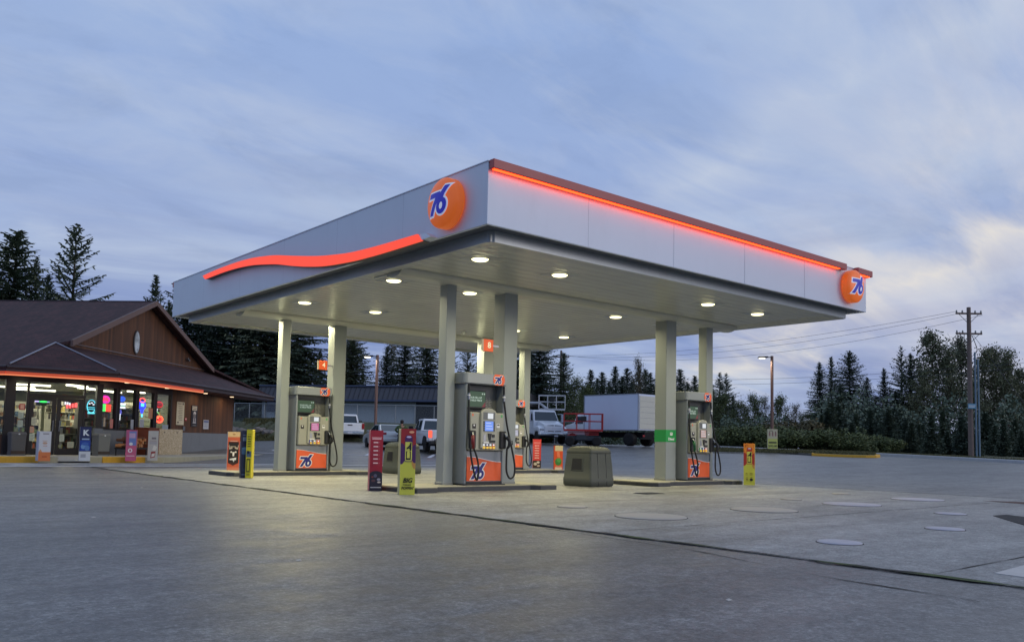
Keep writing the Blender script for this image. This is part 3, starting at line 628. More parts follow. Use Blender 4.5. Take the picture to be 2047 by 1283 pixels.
    vd = MB(); rect(vd, -.44, .08, 1.70, 2.04, yf+.099, 0, .003, M=M); vd.prism([(-.02, 1.70), (.08, 1.70), (.08, 1.82)], yf+.093, yf+.0955, 'y', 2, M=M)
    if cfg['id'] != 'far':
        face_text(vd, 'YOUR FILL-UP', .058, -.20, 1.90, yf+.095, 1, .001, M=M); face_text(vd, 'IS HELD PRICE', .056, -.19, 1.84, yf+.095, 1, .001, M=M)
    for q in (-.02, .035): rect(vd, q, q+.03, 1.975, 2.005, yf+.095, 1, .001, M=M)
    A(vd, 'video_screen', [em('video_green', (.035, .10, .05), .6), em('video_text', (.55, .7, .6), .7), em('video_red', (.25, .03, .04), .6)])
    no = MB()
    for i in range(2):
        for j in range(9): rect(no, .16+i*.10, .24+i*.10-.02*(j % 3), 1.60+j*.038, 1.61+j*.038, yf+.199, 0, .002, M=M)
    A(no, 'safety_notice', [pm('notice_print', s(150, 150, 146), .6)])
    # hoses, nozzles, holsters
    hs = [(1, cfg['noz'][1])]+([(-1, cfg['noz'][0])] if cfg['hose2'] else [])
    for sg, nc in hs:
        ho = MB(); ho.box(sg*.425-.085, sg*.425+.085, yf-.155, yf-.08, .79, 1.18, 0, M=M); A(ho, 'nozzle_holster', [M_dark], bv=.02)
        xb = sg*.45
        nz = MB(); nz.tube([M @ Vector(q) for q in ((xb, yf-.16, 1.13), (xb+.01*sg, yf-.20, 1.06), (xb+.04*sg, yf-.24, .98))], .02, 8, 1); nz.tube([M @ Vector(q) for q in smooth([(xb+.02*sg, yf-.20, 1.05), (xb+.06*sg, yf-.25, .97), (xb+.05*sg, yf-.25, .86), (xb+.02*sg, yf-.22, .80)], 4)], .045, 10, 0, r1=.026); nz.tube([M @ Vector(q) for q in ((xb+.09*sg, yf-.30, .98), (xb+.12*sg, yf-.29, .90), (xb+.05*sg, yf-.25, .84))], .012, 6, 0)
        A(nz, 'nozzle', [pm(*nc), M_steel])
        topx = sg*.50 if sg > 0 else -.485
        if sg > 0: pts = [(topx, yf-.04, 2.17), (topx, yf-.05, 1.9), (topx+.01, yf-.06, 1.75), (topx+.06, yf-.10, 1.3), (topx+.16, yf-.16, .8), (topx+.22, yf-.20, .42), (topx+.18, yf-.22, .20), (topx+.06, yf-.22, .15), (topx-.03, yf-.22, .30), (topx-.04, yf-.22, .55), (xb+.02, yf-.22, .80)]
        if back: pts = [(q[0]-(.24 if .1 < q[2] < 1.5 else 0), q[1], q[2]) for q in pts]
        if sg < 0: pts = [(topx, yf-.04, 2.17), (topx, yf-.05, 1.9), (topx-.01, yf-.06, 1.7), (topx-.02, yf-.10, 1.2), (topx+.0, yf-.15, .7), (topx+.06, yf-.2, .30), (topx+.12, yf-.22, .13), (topx+.16, yf-.22, .2), (topx+.16, yf-.22, .45), (topx+.10, yf-.22, .65), (xb-.01, yf-.22, .80)]
        hm = MB(); hm.tube([M @ Vector(q) for q in smooth(pts, 5)], .021, 8); h = A(hm, 'hose', [M_black])
        br = MB(); br.tube([M @ Vector((topx, yf-.042, z)) for z in (1.98, 1.84)], .031, 10); br.tube([M @ Vector((topx, yf-.042, z)) for z in (1.945, 1.925)], .038, 10, 1); A(br, 'breakaway_coupling', [M_steel, M_white], h)
def dispenser(x, y, lab, cfg, back=True):
    t = thing('fuel_dispenser', lab, 'fuel pump', (x, y, .131), 0, 'grey and orange fuel pumps')
    I = Matrix.Identity(4)
    b = MB(); b.box(-.485, .485, -.395, .395, 0, .74); b.box(-.485, .485, -.20, .20, .74, 2.18); b.build('cabinet', [M_disp], t, bevel=.01)
    for sx in (-1, 1):
        p = MB(); p.box(min(sx*.49, sx*.545), max(sx*.49, sx*.545), -.42, .42, 0.02, 2.19); p.build('side_pillar', [M_disp], t, bevel=.015)
    bs = MB(); bs.box(-.58, .58, -.45, .45, -.001, .02); bs.build('base_plate', [M_dark], t)
    v = MB(); v.prism([(-.54, -.45), (.57, -.45), (.57, .45), (-.54, .45), (-.60, .40), (-.60, -.40)], 2.19, 2.435, 'z'); v.build('valance', [M_disp], t, bevel=.02)
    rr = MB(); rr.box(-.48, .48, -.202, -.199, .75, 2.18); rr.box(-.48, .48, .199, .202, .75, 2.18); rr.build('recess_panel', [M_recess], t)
    side(t, cfg, I)
    if back: side(t, dict(cfg, hose2=False), Matrix.Rotation(math.pi, 4, 'Z'), True)
    return t
BK = ('nozzle_black', s(24, 24, 26), .4); RDN = ('nozzle_red', s(110, 16, 24), .4); GN = ('nozzle_green', s(20, 90, 50), .4)
dispenser(11.545, 14.95, 'front pump by the number 8 sign, blue screen and a red nozzle', dict(id='blue', scr=(.16, .32, .95), grades=[(190, 190, 182), (30, 30, 110), (140, 140, 140), (200, 90, 50)], hose2=True, noz=(RDN, BK)))
dispenser(19.12, 14.95, 'right pump beside the green Diesel band, with a green nozzle', dict(id='pale', scr=(.45, .30, .26), grades=[(30, 130, 60), (40, 50, 120), (210, 100, 60)], hose2=True, noz=(GN, BK)))
dispenser(11.50, 22.95, 'left pump by the number 4 sign, with a purple red screen', dict(id='purple', scr=(.55, .12, .30), grades=[(30, 40, 130), (150, 150, 150), (215, 100, 60)], hose2=False, noz=(BK, BK)))
dispenser(19.15, 22.95, 'back pump half hidden behind the front pump column', dict(id='far', scr=(.4, .4, .5), grades=[(190, 190, 182), (200, 100, 60), (215, 100, 60)], hose2=False, noz=(BK, BK)))
# number signs on the columns
def numsign(x, y, z, n, lab):
    t = thing('number_sign', lab, 'sign', (x, y, z), 0, 'orange pump number signs')
    b = MB(); b.box(-.14, .14, -.02, .02, -.135, .135, 0); b.box(-.145, -.14, -.45, .0, -.13, .13, 0) if False else None
    b.build('panel', [pm('number_orange', s(240, 100, 46), .45, var=.04, emit=(1, .12, .02), es=.18)], t, bevel=.006)
    m = MB(); face_text(m, n, .19, .02, 0, -.0215, 0, .004); m.build('numeral', [pm('cream', s(250, 240, 205), .5, var=0, emit=(1, .9, .6), es=.25)], t)
    k = MB(); k.box(.139, .30, -.012, .012, -.02, .02); k.build('bracket', [M_steel], t)
    e = MB(); e.box(-.175, -.141, -.02, .02, -.13, .13); e.build('edge', [pm('sign_edge', s(205, 190, 170), .5)], t)
numsign(11.83, 14.85, 3.24, '8', 'small orange sign with the number 8 on the front column')
numsign(11.92, 22.85, 3.26, '4', 'small orange sign with the number 4 on the left column')
# small red extinguisher style tag + sticker on pillar side
# orange bollard behind right pump
t = MB(); t.lathe([(.085, 0), (.085, .82), (.07, .88), (.02, .9)], 20)
tag(t.build('bollard', [pm('bollard_orange', s(238, 84, 30), .45, var=.06)], loc=(20.45, 15.35, .13)), 'plain orange round bollard behind the right pump', 'bollard')

# ================================================================== advert boxes
def advert(px, py, w, h, dth, turn, lab, draw, base=(200, 200, 200), zg=0.0, rough=.45):
    p = atz(px, py, zg); zz = zg
    a = math.atan2(-p.y, -p.x)+R_(90)+R_(turn)
    t = thing('advert_box', lab, 'advert stand', (p.x, p.y, zz+.02), a, 'tall printed advert boxes')
    b = MB(); b.box(-w/2, w/2, -dth/2, dth/2, 0, h); b.build('box', [fm(*base)], t, bevel=.006)
    g = MB(); mats = []
    def mi(c):
        m = fm(*c)
        if m not in mats: mats.append(m)
        return mats.index(m)
    class D: pass
    D.n = 0
    def ry():
        D.n += 1; return -dth/2-.0008*D.n
    def R(x0, x1, z0, z1, c): rect(g, -w/2+w*x0, -w/2+w*x1, h*z0, h*z1, ry(), mi(c), .0007)
    def clip(P):
        for ax, lim, sg in ((0, 0, 1), (0, 1, -1), (1, 0, 1), (1, 1, -1)):
            Q = []
            for i in range(len(P)):
                a_, b_ = P[i-1], P[i]; ia = (a_[ax]-lim)*sg >= 0; ib = (b_[ax]-lim)*sg >= 0
                if ia != ib: k_ = (lim-a_[ax])/(b_[ax]-a_[ax]); Q.append((lerp(a_[0], b_[0], k_), lerp(a_[1], b_[1], k_)))
                if ib: Q.append(b_)
            P = Q
        return P
    def E(x, z, rx, rz, c):
        P = clip([(x+rx*math.cos(2*math.pi*i/24), z+rz*math.sin(2*math.pi*i/24)) for i in range(24)]); PG(P, c)
    def T(s_, x, z, size, c, shear=0., sx=1., rot=0., off=.0): face_text(g, s_, size, -w/2+w*x, h*z, ry(), mi(c), off, shear, sx, .0003, rot)
    def PG(P, c): g.prism([(-w/2+w*x, h*z) for x, z in P], ry()-.0007, -dth/2-.0008*D.n, 'y', mi(c))
    draw(R, E, T, PG)
    g.build('print', mats, t); return t
random.seed(3)
def d_red(R, E, T, PG):
    R(.0, 1, 0, 1, (150, 28, 52)); R(.1, .9, .875, .885, (220, 170, 180)); R(.14, .86, .85, .868, (225, 180, 190))
    for k in range(6): z = .79-k*.068; R(.25, .62, z, z+.02, (226, 190, 198)); R(.68, .76, z+.004, z+.018, (190, 90, 110)); R(.2, .8, z-.016, z-.012, (185, 90, 105))
    R(0, 1, 0, .29, (32, 30, 52)); E(.5, .27, .5, .06, (32, 30, 52)); E(.45, .25, .13, .03, (86, 84, 112)); E(.72, .19, .14, .02, (150, 150, 170)); E(.3, .17, .16, .02, (88, 60, 70)); E(.75, .145, .14, .015, (190, 180, 180)); E(.22, .23, .1, .014, (120, 60, 60)); R(.08, .92, .052, .066, (190, 190, 200))
advert(748.5, 982, .26, 1.24, .25, 8, 'tall crimson advert box with rows of white print, left of the front island', d_red, (206, 110, 122))
def d_c4(top, can, text):
    def f(R, E, T, PG):
        R(0, 1, 0, 1, (198, 200, 74)); R(0, 1, .55, 1, top); E(.05, .62, .3, .16, can); E(.95, .55, .22, .16, (190, 140, 70)); R(0, 1, .2, .47, (198, 200, 74)) if False else None
        E(.95, .62, .25, .14, can)
        PG([(.30, .50), (.74, .50), (.78, .54), (.78, .86), (.7, .90), (.36, .90), (.28, .86), (.27, .54)], can); PG([(.32, .51), (.72, .51), (.76, .55), (.74, .80), (.30, .80), (.3, .55)], (208, 206, 92)); E(.53, .875, .16, .015, (200, 190, 220))
        R(.36, .42, .53, .65, (24, 26, 22)); R(.62, .68, .53, .65, (24, 26, 22)); R(.36, .68, .53, .555, (24, 26, 22)); R(.38, .44, .64, .66, (24, 26, 22)); R(.6, .66, .64, .66, (24, 26, 22))
        PG([(.36, .69), (.70, .79), (.70, .76), (.45, .69)], (24, 26, 22)); PG([(.60, .67), (.70, .67), (.70, .80), (.60, .78)], (24, 26, 22)); R(.40, .70, .70, .72, (24, 26, 22))
        if text: T('BIG', .5, .215, .125, (20, 20, 16), .25, .92, 0, .004); T('THINGS', .46, .15, .045, (60, 62, 30), .2, 1, 0, .001); T("POPPIN'", .5, .10, .072, (20, 20, 16), .25, .92, 0, .002); E(.7, .95, .17, .018, (230, 170, 130))
        else: R(.1, .4, .95, .962, (180, 90, 30)); R(.2, .35, .27, .285, (120, 110, 30)); R(.55, .8, .27, .285, (120, 110, 30)); R(.2, .4, .24, .25, (120, 110, 30)); R(.55, .8, .24, .25, (120, 110, 30)); R(.22, .4, .12, .16, (150, 140, 50)); E(.7, .13, .14, .035, (30, 30, 20)); R(.25, .4, .18, .19, (140, 130, 40)); R(.6, .8, .18, .19, (140, 130, 40))
    return f
advert(811, 990, .295, 1.27, .26, 10, "yellow and red advert box reading BIG THINGS POPPIN'", d_c4((150, 34, 40), (70, 30, 90), True), (205, 200, 150))
advert(1498, 970, .30, 1.16, .26, -3, 'orange and yellow advert box standing right of the right island', d_c4((222, 132, 40), (170, 50, 40), False), (206, 190, 60))
def d_bull(R, E, T, PG):
    R(0, 1, 0, 1, (214, 100, 66)); R(0, 1, .88, 1, (226, 190, 140)); E(.5, .94, .12, .02, (190, 140, 90)); R(0, 1, .86, .88, (222, 130, 90)); R(0, 1, .0, .12, (214, 170, 140)); R(0, 1, .06, .16, (216, 130, 100))
    R(.08, .92, .26, .76, (42, 32, 30)); PG([(.08, .26), (.5, .20), (.92, .26)], (66, 36, 32)); R(.2, .8, .775, .785, (240, 220, 200))
    for sg in (-1, 1):
        PG([(.5+sg*.10, .60), (.5+sg*.34, .58), (.5+sg*.42, .66), (.5+sg*.36, .70), (.5+sg*.34, .63), (.5+sg*.1, .64)], (196, 180, 160)); E(.5+sg*.18, .52, .08, .02, (236, 226, 216))
    PG([(.4, .52), (.6, .52), (.56, .42), (.44, .42)], (240, 232, 226)); R(.22, .66, .64, .66, (180, 170, 150)); PG([(.2, .36), (.75, .39), (.72, .33), (.6, .33), (.55, .28), (.45, .33), (.22, .33)], (236, 236, 236))
advert(464, 948, .33, 1.2, .3, 4, 'orange and brown advert box with a horned skull picture, left of the left island', d_bull, (200, 190, 180))
def d_blue(R, E, T, PG):
    R(0, 1, 0, 1, (24, 34, 74)); R(.1, .9, .78, .86, (110, 130, 160)); R(.1, .9, .9, .91, (110, 130, 170)); R(0, 1, .50, .64, (70, 110, 150)); E(.5, .62, .4, .03, (90, 136, 176)); R(.2, .8, .14, .5, (28, 56, 96)); R(.3, .5, .2, .48, (20, 28, 50)); R(.1, .9, .06, .08, (90, 120, 160))
advert(486.5, 956, .18, 1.22, .18, 12, 'narrow navy blue advert box at the end of the left island', d_blue, (22, 34, 66))
def d_yel(R, E, T, PG):
    R(0, 1, 0, 1, (226, 214, 40)); R(.2, .8, .9, .91, (150, 140, 30))
    for k in range(5): R(.2, .75, .64+k*.05, .67+k*.05, (130, 124, 30))
    R(.1, .9, .43, .55, (90, 110, 130)); R(.2, .6, .5, .56, (30, 32, 50)); R(.15, .8, .12, .40, (92, 90, 28)); R(.3, .65, .15, .37, (206, 196, 40)); R(.2, .8, .05, .1, (170, 160, 40))
advert(498, 956.5, .15, 1.25, .17, -22, 'narrow bright yellow advert box beside the navy blue one', d_yel, (214, 200, 60))
def d_red2(R, E, T, PG):
    R(0, 1, 0, 1, (214, 66, 64)); R(.12, .9, .84, .9, (226, 120, 120))
    for k in range(6): z = .76-k*.085; R(.2, .75, z, z+.03, (240, 190, 186))
    R(0, 1, 0, .26, (60, 40, 38)); E(.3, .14, .2, .05, (200, 190, 180)); E(.65, .2, .2, .04, (210, 200, 190)); E(.7, .08, .2, .03, (190, 170, 160))
advert(1072.5, 936, .30, 1.07, .2, 6, 'light red advert box standing on the back island', d_red2, (206, 120, 110), zg=.13)
def d_melon(R, E, T, PG):
    R(0, 1, 0, 1, (222, 84, 40)); R(.1, 1, .8, 1, (214, 200, 160)); E(.48, .40, .38, .14, (60, 130, 60)); E(.55, .46, .26, .08, (90, 160, 80)); PG([(.3, .76), (.6, .78), (.7, .56), (.35, .58)], (234, 130, 90)); R(.1, .9, .05, .2, (226, 200, 180)); R(.2, .9, .24, .25, (240, 190, 170))
advert(1115, 945, .32, .98, .2, 10, 'orange advert box with a green melon picture at the end of the back island', d_melon, (214, 120, 90))
def d_wo(R, E, T, PG):
    R(0, 1, 0, 1, (206, 206, 214)); R(0, 1, 0, .30, (214, 120, 70)); R(.3, .8, .9, .93, (120, 110, 120)); E(.5, .6, .2, .04, (196, 160, 140)); R(.3, .7, .66, .69, (200, 180, 170)); R(.35, .7, .50, .52, (190, 120, 110)); R(.3, .7, .12, .17, (190, 90, 50)); PG([(0, .3), (.3, .3), (.15, .4)], (214, 150, 110))
advert(85, 922, .36, .98, .34, 14, 'white and orange advert box before the shop doors', d_wo, (196, 196, 208), zg=.14)
def d_k(R, E, T, PG):
    R(0, 1, 0, 1, (30, 40, 90)); T('K', .52, .82, .26, (230, 234, 240), 0, 1, 0, .012); R(.2, .85, .62, .66, (170, 190, 220)); R(.05, .95, .30, .60, (30, 66, 160)); E(.35, .42, .22, .07, (120, 160, 210)); E(.68, .38, .22, .08, (90, 130, 190)); E(.5, .50, .3, .05, (60, 100, 180)); R(0, 1, 0, .28, (206, 210, 218)); R(.15, .6, .1, .2, (160, 164, 176))
advert(168, 922, .35, 1.16, .12, 4, 'blue and white advert stand with a big letter K before the shop doors', d_k, (190, 194, 204), zg=.14)
def d_pink(R, E, T, PG):
    R(0, 1, 0, 1, (196, 92, 128)); R(0, 1, .5, .96, (110, 130, 190)); R(.1, .9, .74, .9, (190, 160, 196)); R(0, .3, .5, .96, (180, 90, 130)); E(.5, .55, .18, .05, (220, 220, 226)); E(.45, .34, .22, .07, (236, 226, 230)); E(.45, .34, .1, .04, (190, 90, 120)); R(.1, .9, .15, .18, (230, 190, 200))
advert(261, 922, .33, 1.09, .3, -6, 'pink and blue advert box before the firewood rack', d_pink, (176, 90, 130), zg=.14)
def d_gw(R, E, T, PG):
    R(0, 1, 0, 1, (186, 184, 180)); R(.35, .8, .72, .78, (120, 110, 116)); R(.2, .85, .66, .67, (120, 40, 46)); R(.15, .9, .55, .64, (170, 166, 172)); PG([(.3, .08), (.75, .12), (.8, .32), (.35, .3)], (150, 60, 60)); PG([(.38, .12), (.7, .15), (.73, .25), (.42, .23)], (216, 212, 206)); PG([(.45, .36), (.75, .32), (.95, .46), (.6, .52)], (216, 212, 206))
advert(304.5, 921.5, .33, 1.07, .1, -8, 'pale grey advert stand leaning before the chipboard box', d_gw, (176, 174, 170), zg=.15)

# ================================================================== service bins
M_bin = pm('bin_plastic', s(72, 76, 70), .55, var=.08, nsc=3, bump=.15, dirt=.12)
def rr_ring(hx, hy, r, z, n=5):
    P = []
    for cx, cy, a0 in ((hx-r, hy-r, 0), (-hx+r, hy-r, 90), (-hx+r, -hy+r, 180), (hx-r, -hy+r, 270)):
        for i in range(n+1): a = R_(a0+90*i/n); P.append((cx+r*math.cos(a), cy+r*math.sin(a), z))
    return P
def loft(mb, rings, mi=0, sm=True):
    n = len(rings[0]); V = [p for r in rings for p in r]; F = [(i*n+j, i*n+(j+1) % n, (i+1)*n+(j+1) % n, (i+1)*n+j) for i in range(len(rings)-1) for j in range(n)]
    mb.add(V, F, mi, sm); mb.add(V, [tuple(range(n))[::-1], tuple(range((len(rings)-1)*n, len(rings)*n))], mi)
def service_bin(x, y, rz, lab):
    t = thing('service_bin', lab, 'bin', (x, y, .02), rz, 'square plastic forecourt bins'); t.scale = (.93, .93, .99)
    b = MB(); L = [(0, .47, .47), (.03, .50, .50), (.20, .505, .505), (.215, .492, .492), (.50, .475, .475), (.82, .442, .442)]
    loft(b, [rr_ring(a, c, .07, z) for z, a, c in L]); b.build('body', M_bin, t)
    l = MB(); L2 = [(.822, .438, .438), (.835, .45, .45), (.90, .438, .435), (.95, .405, .39), (.985, .35, .32), (1.0, .27, .23), (1.004, .1, .1)]
    loft(l, [rr_ring(a, c, .07, z) for z, a, c in L2]); l.build('lid', M_bin, t)
    g = MB(); g.box(-.50, .50, -.504, .504, .0, .0) if False else None
    for xx in (-.17, .17):
        g.hexa([(xx-.008, -.512, .02), (xx+.008, -.512, .02), (xx+.008, -.45, .02), (xx-.008, -.45, .02)], [(xx-.008, -.452, .82), (xx+.008, -.452, .82), (xx+.008, -.43, .82), (xx-.008, -.43, .82)])
    g.build('panel_groove', M_dark, t)
    for sx in (-1,):
        o = MB(); o.hexa([(-.50, -.22, .38), (-.50, .22, .38), (-.42, .22, .38), (-.42, -.22, .38)], [(-.468, -.20, .72), (-.468, .20, .72), (-.40, .20, .72), (-.40, -.20, .72)])
        o.build('opening_frame', M_bin, t, bevel=.012)
        k = MB(); k.hexa([(-.503, -.18, .41), (-.503, .18, .41), (-.48, .18, .41), (-.48, -.18, .41)], [(-.476, -.16, .69), (-.476, .16, .69), (-.45, .16, .69), (-.45, -.16, .69)]); k.build('opening', M_black, t)
service_bin(15.38, 15.12, R_(4), 'large olive grey plastic bin between the front and right islands')
service_bin(14.9, 23.0, R_(0), 'large olive grey plastic bin behind the yellow and red advert box')

# ================================================================== shop (local frame: u along the right wall, v along the front)
SW = Vector((8.67, 34.4, 0)); c45 = math.sqrt(.5)
SM = Matrix(((c45, -c45, 0, SW.x), (c45, c45, 0, SW.y), (0, 0, 1, 0), (0, 0, 0, 1)))   # (u,v,z) -> world
shop = thing('roadside_shop', 'brown timber shop with a shingled gable roof and an orange lit eave', 'shop', (0, 0, 0))
def wood_mat(name, a, b_, pitch=.14, axis=0):
    m = bpy.data.materials.new(name); m.use_nodes = True; nt = m.node_tree; b = nt.nodes['Principled BSDF']
    tc = nt.nodes.new('ShaderNodeTexCoord'); O = tc.outputs['Object']; sp = nt.nodes.new('ShaderNodeSeparateXYZ'); nt.links.new(O, sp.inputs[0])
    U = sp.outputs[axis]; q = mth(nt, 'MULTIPLY', U, 1/pitch); wn = nt.nodes.new('ShaderNodeTexWhiteNoise'); wn.noise_dimensions = '1D'; nt.links.new(mth(nt, 'FLOOR', q), wn.inputs['W'])
    n = noisen(nt, mapping(nt, O, sc=(3, 3, .35)), 3.5, 7, .65, .4)
    f = mth(nt, 'ADD', mth(nt, 'MULTIPLY', wn.outputs[0], .5), mth(nt, 'MULTIPLY', n, .6), True); c = mixc(nt, f, a, b_)
    g = ramp(nt, [(0, (.2,)*3), (.06, (1,)*3), (1, (1,)*3)], mth(nt, 'FRACT', q)); c = mixc(nt, .8, c, g, 'MULTIPLY')
    nt.links.new(c, b.inputs['Base Color']); b.inputs['Roughness'].default_value = .7; return m
M_wood = wood_mat('timber_siding', s(50, 33, 23), s(110, 70, 43))
def shingle_mat():
    m = bpy.data.materials.new('roof_shingles'); m.use_nodes = True; nt = m.node_tree; b = nt.nodes['Principled BSDF']
    tc = nt.nodes.new('ShaderNodeTexCoord'); O = tc.outputs['Object']
    br = nt.nodes.new('ShaderNodeTexBrick'); br.inputs['Scale'].default_value = 1; br.inputs['Brick Width'].default_value = .3; br.inputs['Row Height'].default_value = .14; br.inputs['Mortar Size'].default_value = .008
    br.inputs['Color1'].default_value = (*s(78, 48, 48), 1); br.inputs['Color2'].default_value = (*s(55, 35, 37), 1); br.inputs['Mortar'].default_value = (*s(34, 28, 34), 1); nt.links.new(O, br.inputs[0])
    n = noisen(nt, O, 1.3, 6, .65); c = mixc(nt, .8, br.outputs[0], ramp(nt, [(.3, (.7,)*3), (.5, (1,)*3), (.7, (1.25,)*3)], n), 'MULTIPLY')
    c = mixc(nt, .8, c, ramp(nt, [(.25, (.7,)*3), (.75, (1.3,)*3)], noisen(nt, O, 26, 3, .8)), 'MULTIPLY')
    nt.links.new(c, b.inputs['Base Color']); b.inputs['Roughness'].default_value = .85; return m
M_shin = shingle_mat(); M_trim = pm('dark_trim', s(58, 46, 50), .55, var=.12, nsc=3); M_dkfr = pm('bronze_frame', s(34, 30, 36), .45, .2, var=.1); M_bwall = pm('shop_block_wall', s(120, 124, 128), .85, var=.12, nsc=1.5, bump=.2, dirt=.25)
def SP(u, v, z): return SM @ Vector((u, v, z))
SF = .29
# slab the shop stands on, with ramp gap; kerb painted yellow
pl_ = [(-9, 32.0), (6.9, 32.0), (6.9, 32.9), (7.9, 32.9), (7.9, 32.0), (10.4, 32.0), (11.3, 32.6), (20.5, 41.8), (16.5, 46), (-9, 60)]
pv = MB(); pv.prism(pl_, -.1, SF, 'z'); struct(pv.build('pavement', pm('pavement_concrete', s(176, 170, 150), .8, var=.12, nsc=2, dirt=.3), bevel=.01))
rp = MB(); rp.add([(6.92, 32.03, .13), (7.88, 32.03, .13), (7.88, 32.9, SF-.004), (6.92, 32.9, SF-.004)], [(0, 1, 2, 3)]); struct(rp.build('kerb_ramp', M_curb))
for x0, x1, lab in ((-9, 6.3, 'yellow painted kerb left of the shop door ramp'), (8.3, 9.75, 'short yellow painted kerb right of the shop door ramp')):
    k = MB(); k.box(x0, x1, 31.96, 32.12, .05, SF+.006); tag(k.build('kerb', M_yel, bevel=.02), lab, 'kerb')
# walls
w = MB()
def wallseg(mb, p, q, z0, z1, th=.16, mi=0):   # p,q world xy, outer face on the line p->q, thickness to the left
    p = Vector(p[:2]); q = Vector(q[:2]); d = (q-p).normalized(); n = Vector((-d.y, d.x))*th
    mb.hexa([(p.x, p.y, z0), (q.x, q.y, z0), (q.x+n.x, q.y+n.y, z0), (p.x+n.x, p.y+n.y, z0)], [(p.x, p.y, z1), (q.x, q.y, z1), (q.x+n.x, q.y+n.y, z1), (p.x+n.x, p.y+n.y, z1)], mi)
def rw(u): v = SP(u, 0, 0); return (v.x, v.y)
# timber wall with openings on right side: solid beyond u=5.75
def frw(mb, u0, u1, z0, z1, v0=0., v1=.16, mi=0): mb.hexa([(u0, v0, z0), (u1, v0, z0), (u1, v1, z0), (u0, v1, z0)], [(u0, v0, z1), (u1, v0, z1), (u1, v1, z1), (u0, v1, z1)], mi)
tw = MB(); frw(tw, 5.78, 12.45, 1.25, 3.1); tw.build('timber_wall', M_wood, shop, M=SM)
gw = MB(); gw.prism([(-.85, 4.30), (11.75, 4.30), (5.45, 6.9)], 1.2, 1.3, 'y'); gw.build('gable_wall', M_wood, shop, M=SM)
bw = MB(); frw(bw, 0, 12.5, SF-.2, 1.245, -.04, .16); bw.build('block_wall', M_bwall, shop, M=SM)
ow = MB(); frw(ow, 12.3, 12.46, SF, 3.1, .17, 16); frw(ow, -1.9, -1.75, SF, 1.0, 2.05, 16); frw(ow, -1.9, 12.3, SF, 3.1, 15.8, 16); ow.build('rear_wall', M_wood, shop, M=SM)
# header above glass on all visible faces
hd = MB(); wallseg(hd, (5.0, 34.4), (8.70, 34.4), 2.96, 3.12); hd.build('door_header', M_dkfr, shop)
hd = MB(); frw(hd, 0, 5.78, 2.93, 3.1); hd.build('window_header', M_dkfr, shop, M=SM)
ps = MB()
for x0, x1 in ((5.62, 5.93), (8.60, 8.82)): MB().box(x0, x1, 34.30, 34.56, SF, 2.96).build('entry_post', M_dkfr, shop)
pp = MB(); pp.box(8.56, 8.86, 34.24, 34.5, SF, 1.30); pp.build('block_pier', M_bwall, shop)
fg = MB()
for v0, v1 in ((2.05, 3.2), (3.3, 4.6), (4.7, 6.0)): frw(fg, -1.86, -1.84, 1.0, 2.95, v0, v1)
fg.build('front_glass', M_glass, shop, M=SM)
# door group
dr = MB()
for x0, x1 in ((6.30, 6.38), (8.17, 8.23)): dr.box(x0, x1, 34.36, 34.46, SF, 2.96)
dr.box(6.38, 8.17, 34.36, 34.46, 2.38, 2.50); dr.box(5.93, 6.30, 34.36, 34.44, SF, .38); dr.box(8.23, 8.60, 34.36, 34.44, SF, .38); dr.box(5.93, 6.30, 34.36, 34.44, 2.92, 2.96); dr.box(6.38, 8.17, 34.36, 34.44, 2.92, 2.96); dr.box(8.23, 8.6, 34.36, 34.44, 2.92, 2.96); dr.build('door_frame', M_dkfr, shop, bevel=.004)
for x0, x1, nm in ((5.93, 6.30, 'sidelight'), (8.23, 8.60, 'sidelight')):
    g = MB(); g.box(x0, x1, 34.40, 34.41, .38, 2.92); g.build(nm, M_glass, shop)
g = MB(); g.box(6.38, 8.17, 34.40, 34.41, 2.5, 2.92); g.build('transom', M_glass, shop)
for x0, x1, hx in ((6.39, 7.265, 7.17), (7.285, 8.16, 7.38)):
    d = MB(); d.box(x0, x0+.14, 34.37, 34.43, SF+.01, 2.37); d.box(x1-.14, x1, 34.37, 34.43, SF+.01, 2.37); d.box(x0+.14, x1-.14, 34.37, 34.43, 2.25, 2.37); d.box(x0+.14, x1-.14, 34.37, 34.43, SF+.01, SF+.24)
    o = d.build('door', M_dkfr, shop, bevel=.004); g = MB(); g.box(x0+.14, x1-.14, 34.395, 34.405, SF+.24, 2.25); g.build('pane', M_glass, o)
    h = MB(); h.tube([(hx, 34.30, 1.15), (hx, 34.30, 1.55)], .014); h.box(hx-.01, hx+.01, 34.30, 34.37, 1.18, 1.2); h.box(hx-.01, hx+.01, 34.30, 34.37, 1.5, 1.52); h.build('handle', M_steel, o)
# right side windows
for u0, u1 in ((.14, 1.24), (1.52, 2.70), (2.96, 4.18), (4.44, 5.66)):
    f = MB(); frw(f, u0-.10, u0, 1.25, 2.93, -.02, .12); frw(f, u1, u1+.10, 1.25, 2.93, -.02, .12); frw(f, u0, u1, 1.25, 1.31, -.02, .12); frw(f, u0, u1, 2.87, 2.93, -.02, .12)
    o = f.build('window', M_dkfr, shop, M=SM, bevel=.004); g = MB(); frw(g, u0, u1, 1.31, 2.87, .05, .056); g.build('pane', M_glass, o)
    g = MB()
    for k in range(7): frw(g, u0, u1, 1.46+k*.2, 1.475+k*.2, .26, .50)
    g.build('window_rack', M_dkfr, o)
for u0, u1 in ((1.34, 1.42), (2.80, 2.86), (4.28, 4.34)):
    ml = MB(); frw(ml, u0, u1, 1.25, 2.93, .0, .14); ml.build('mullion', M_dkfr, shop, M=SM)
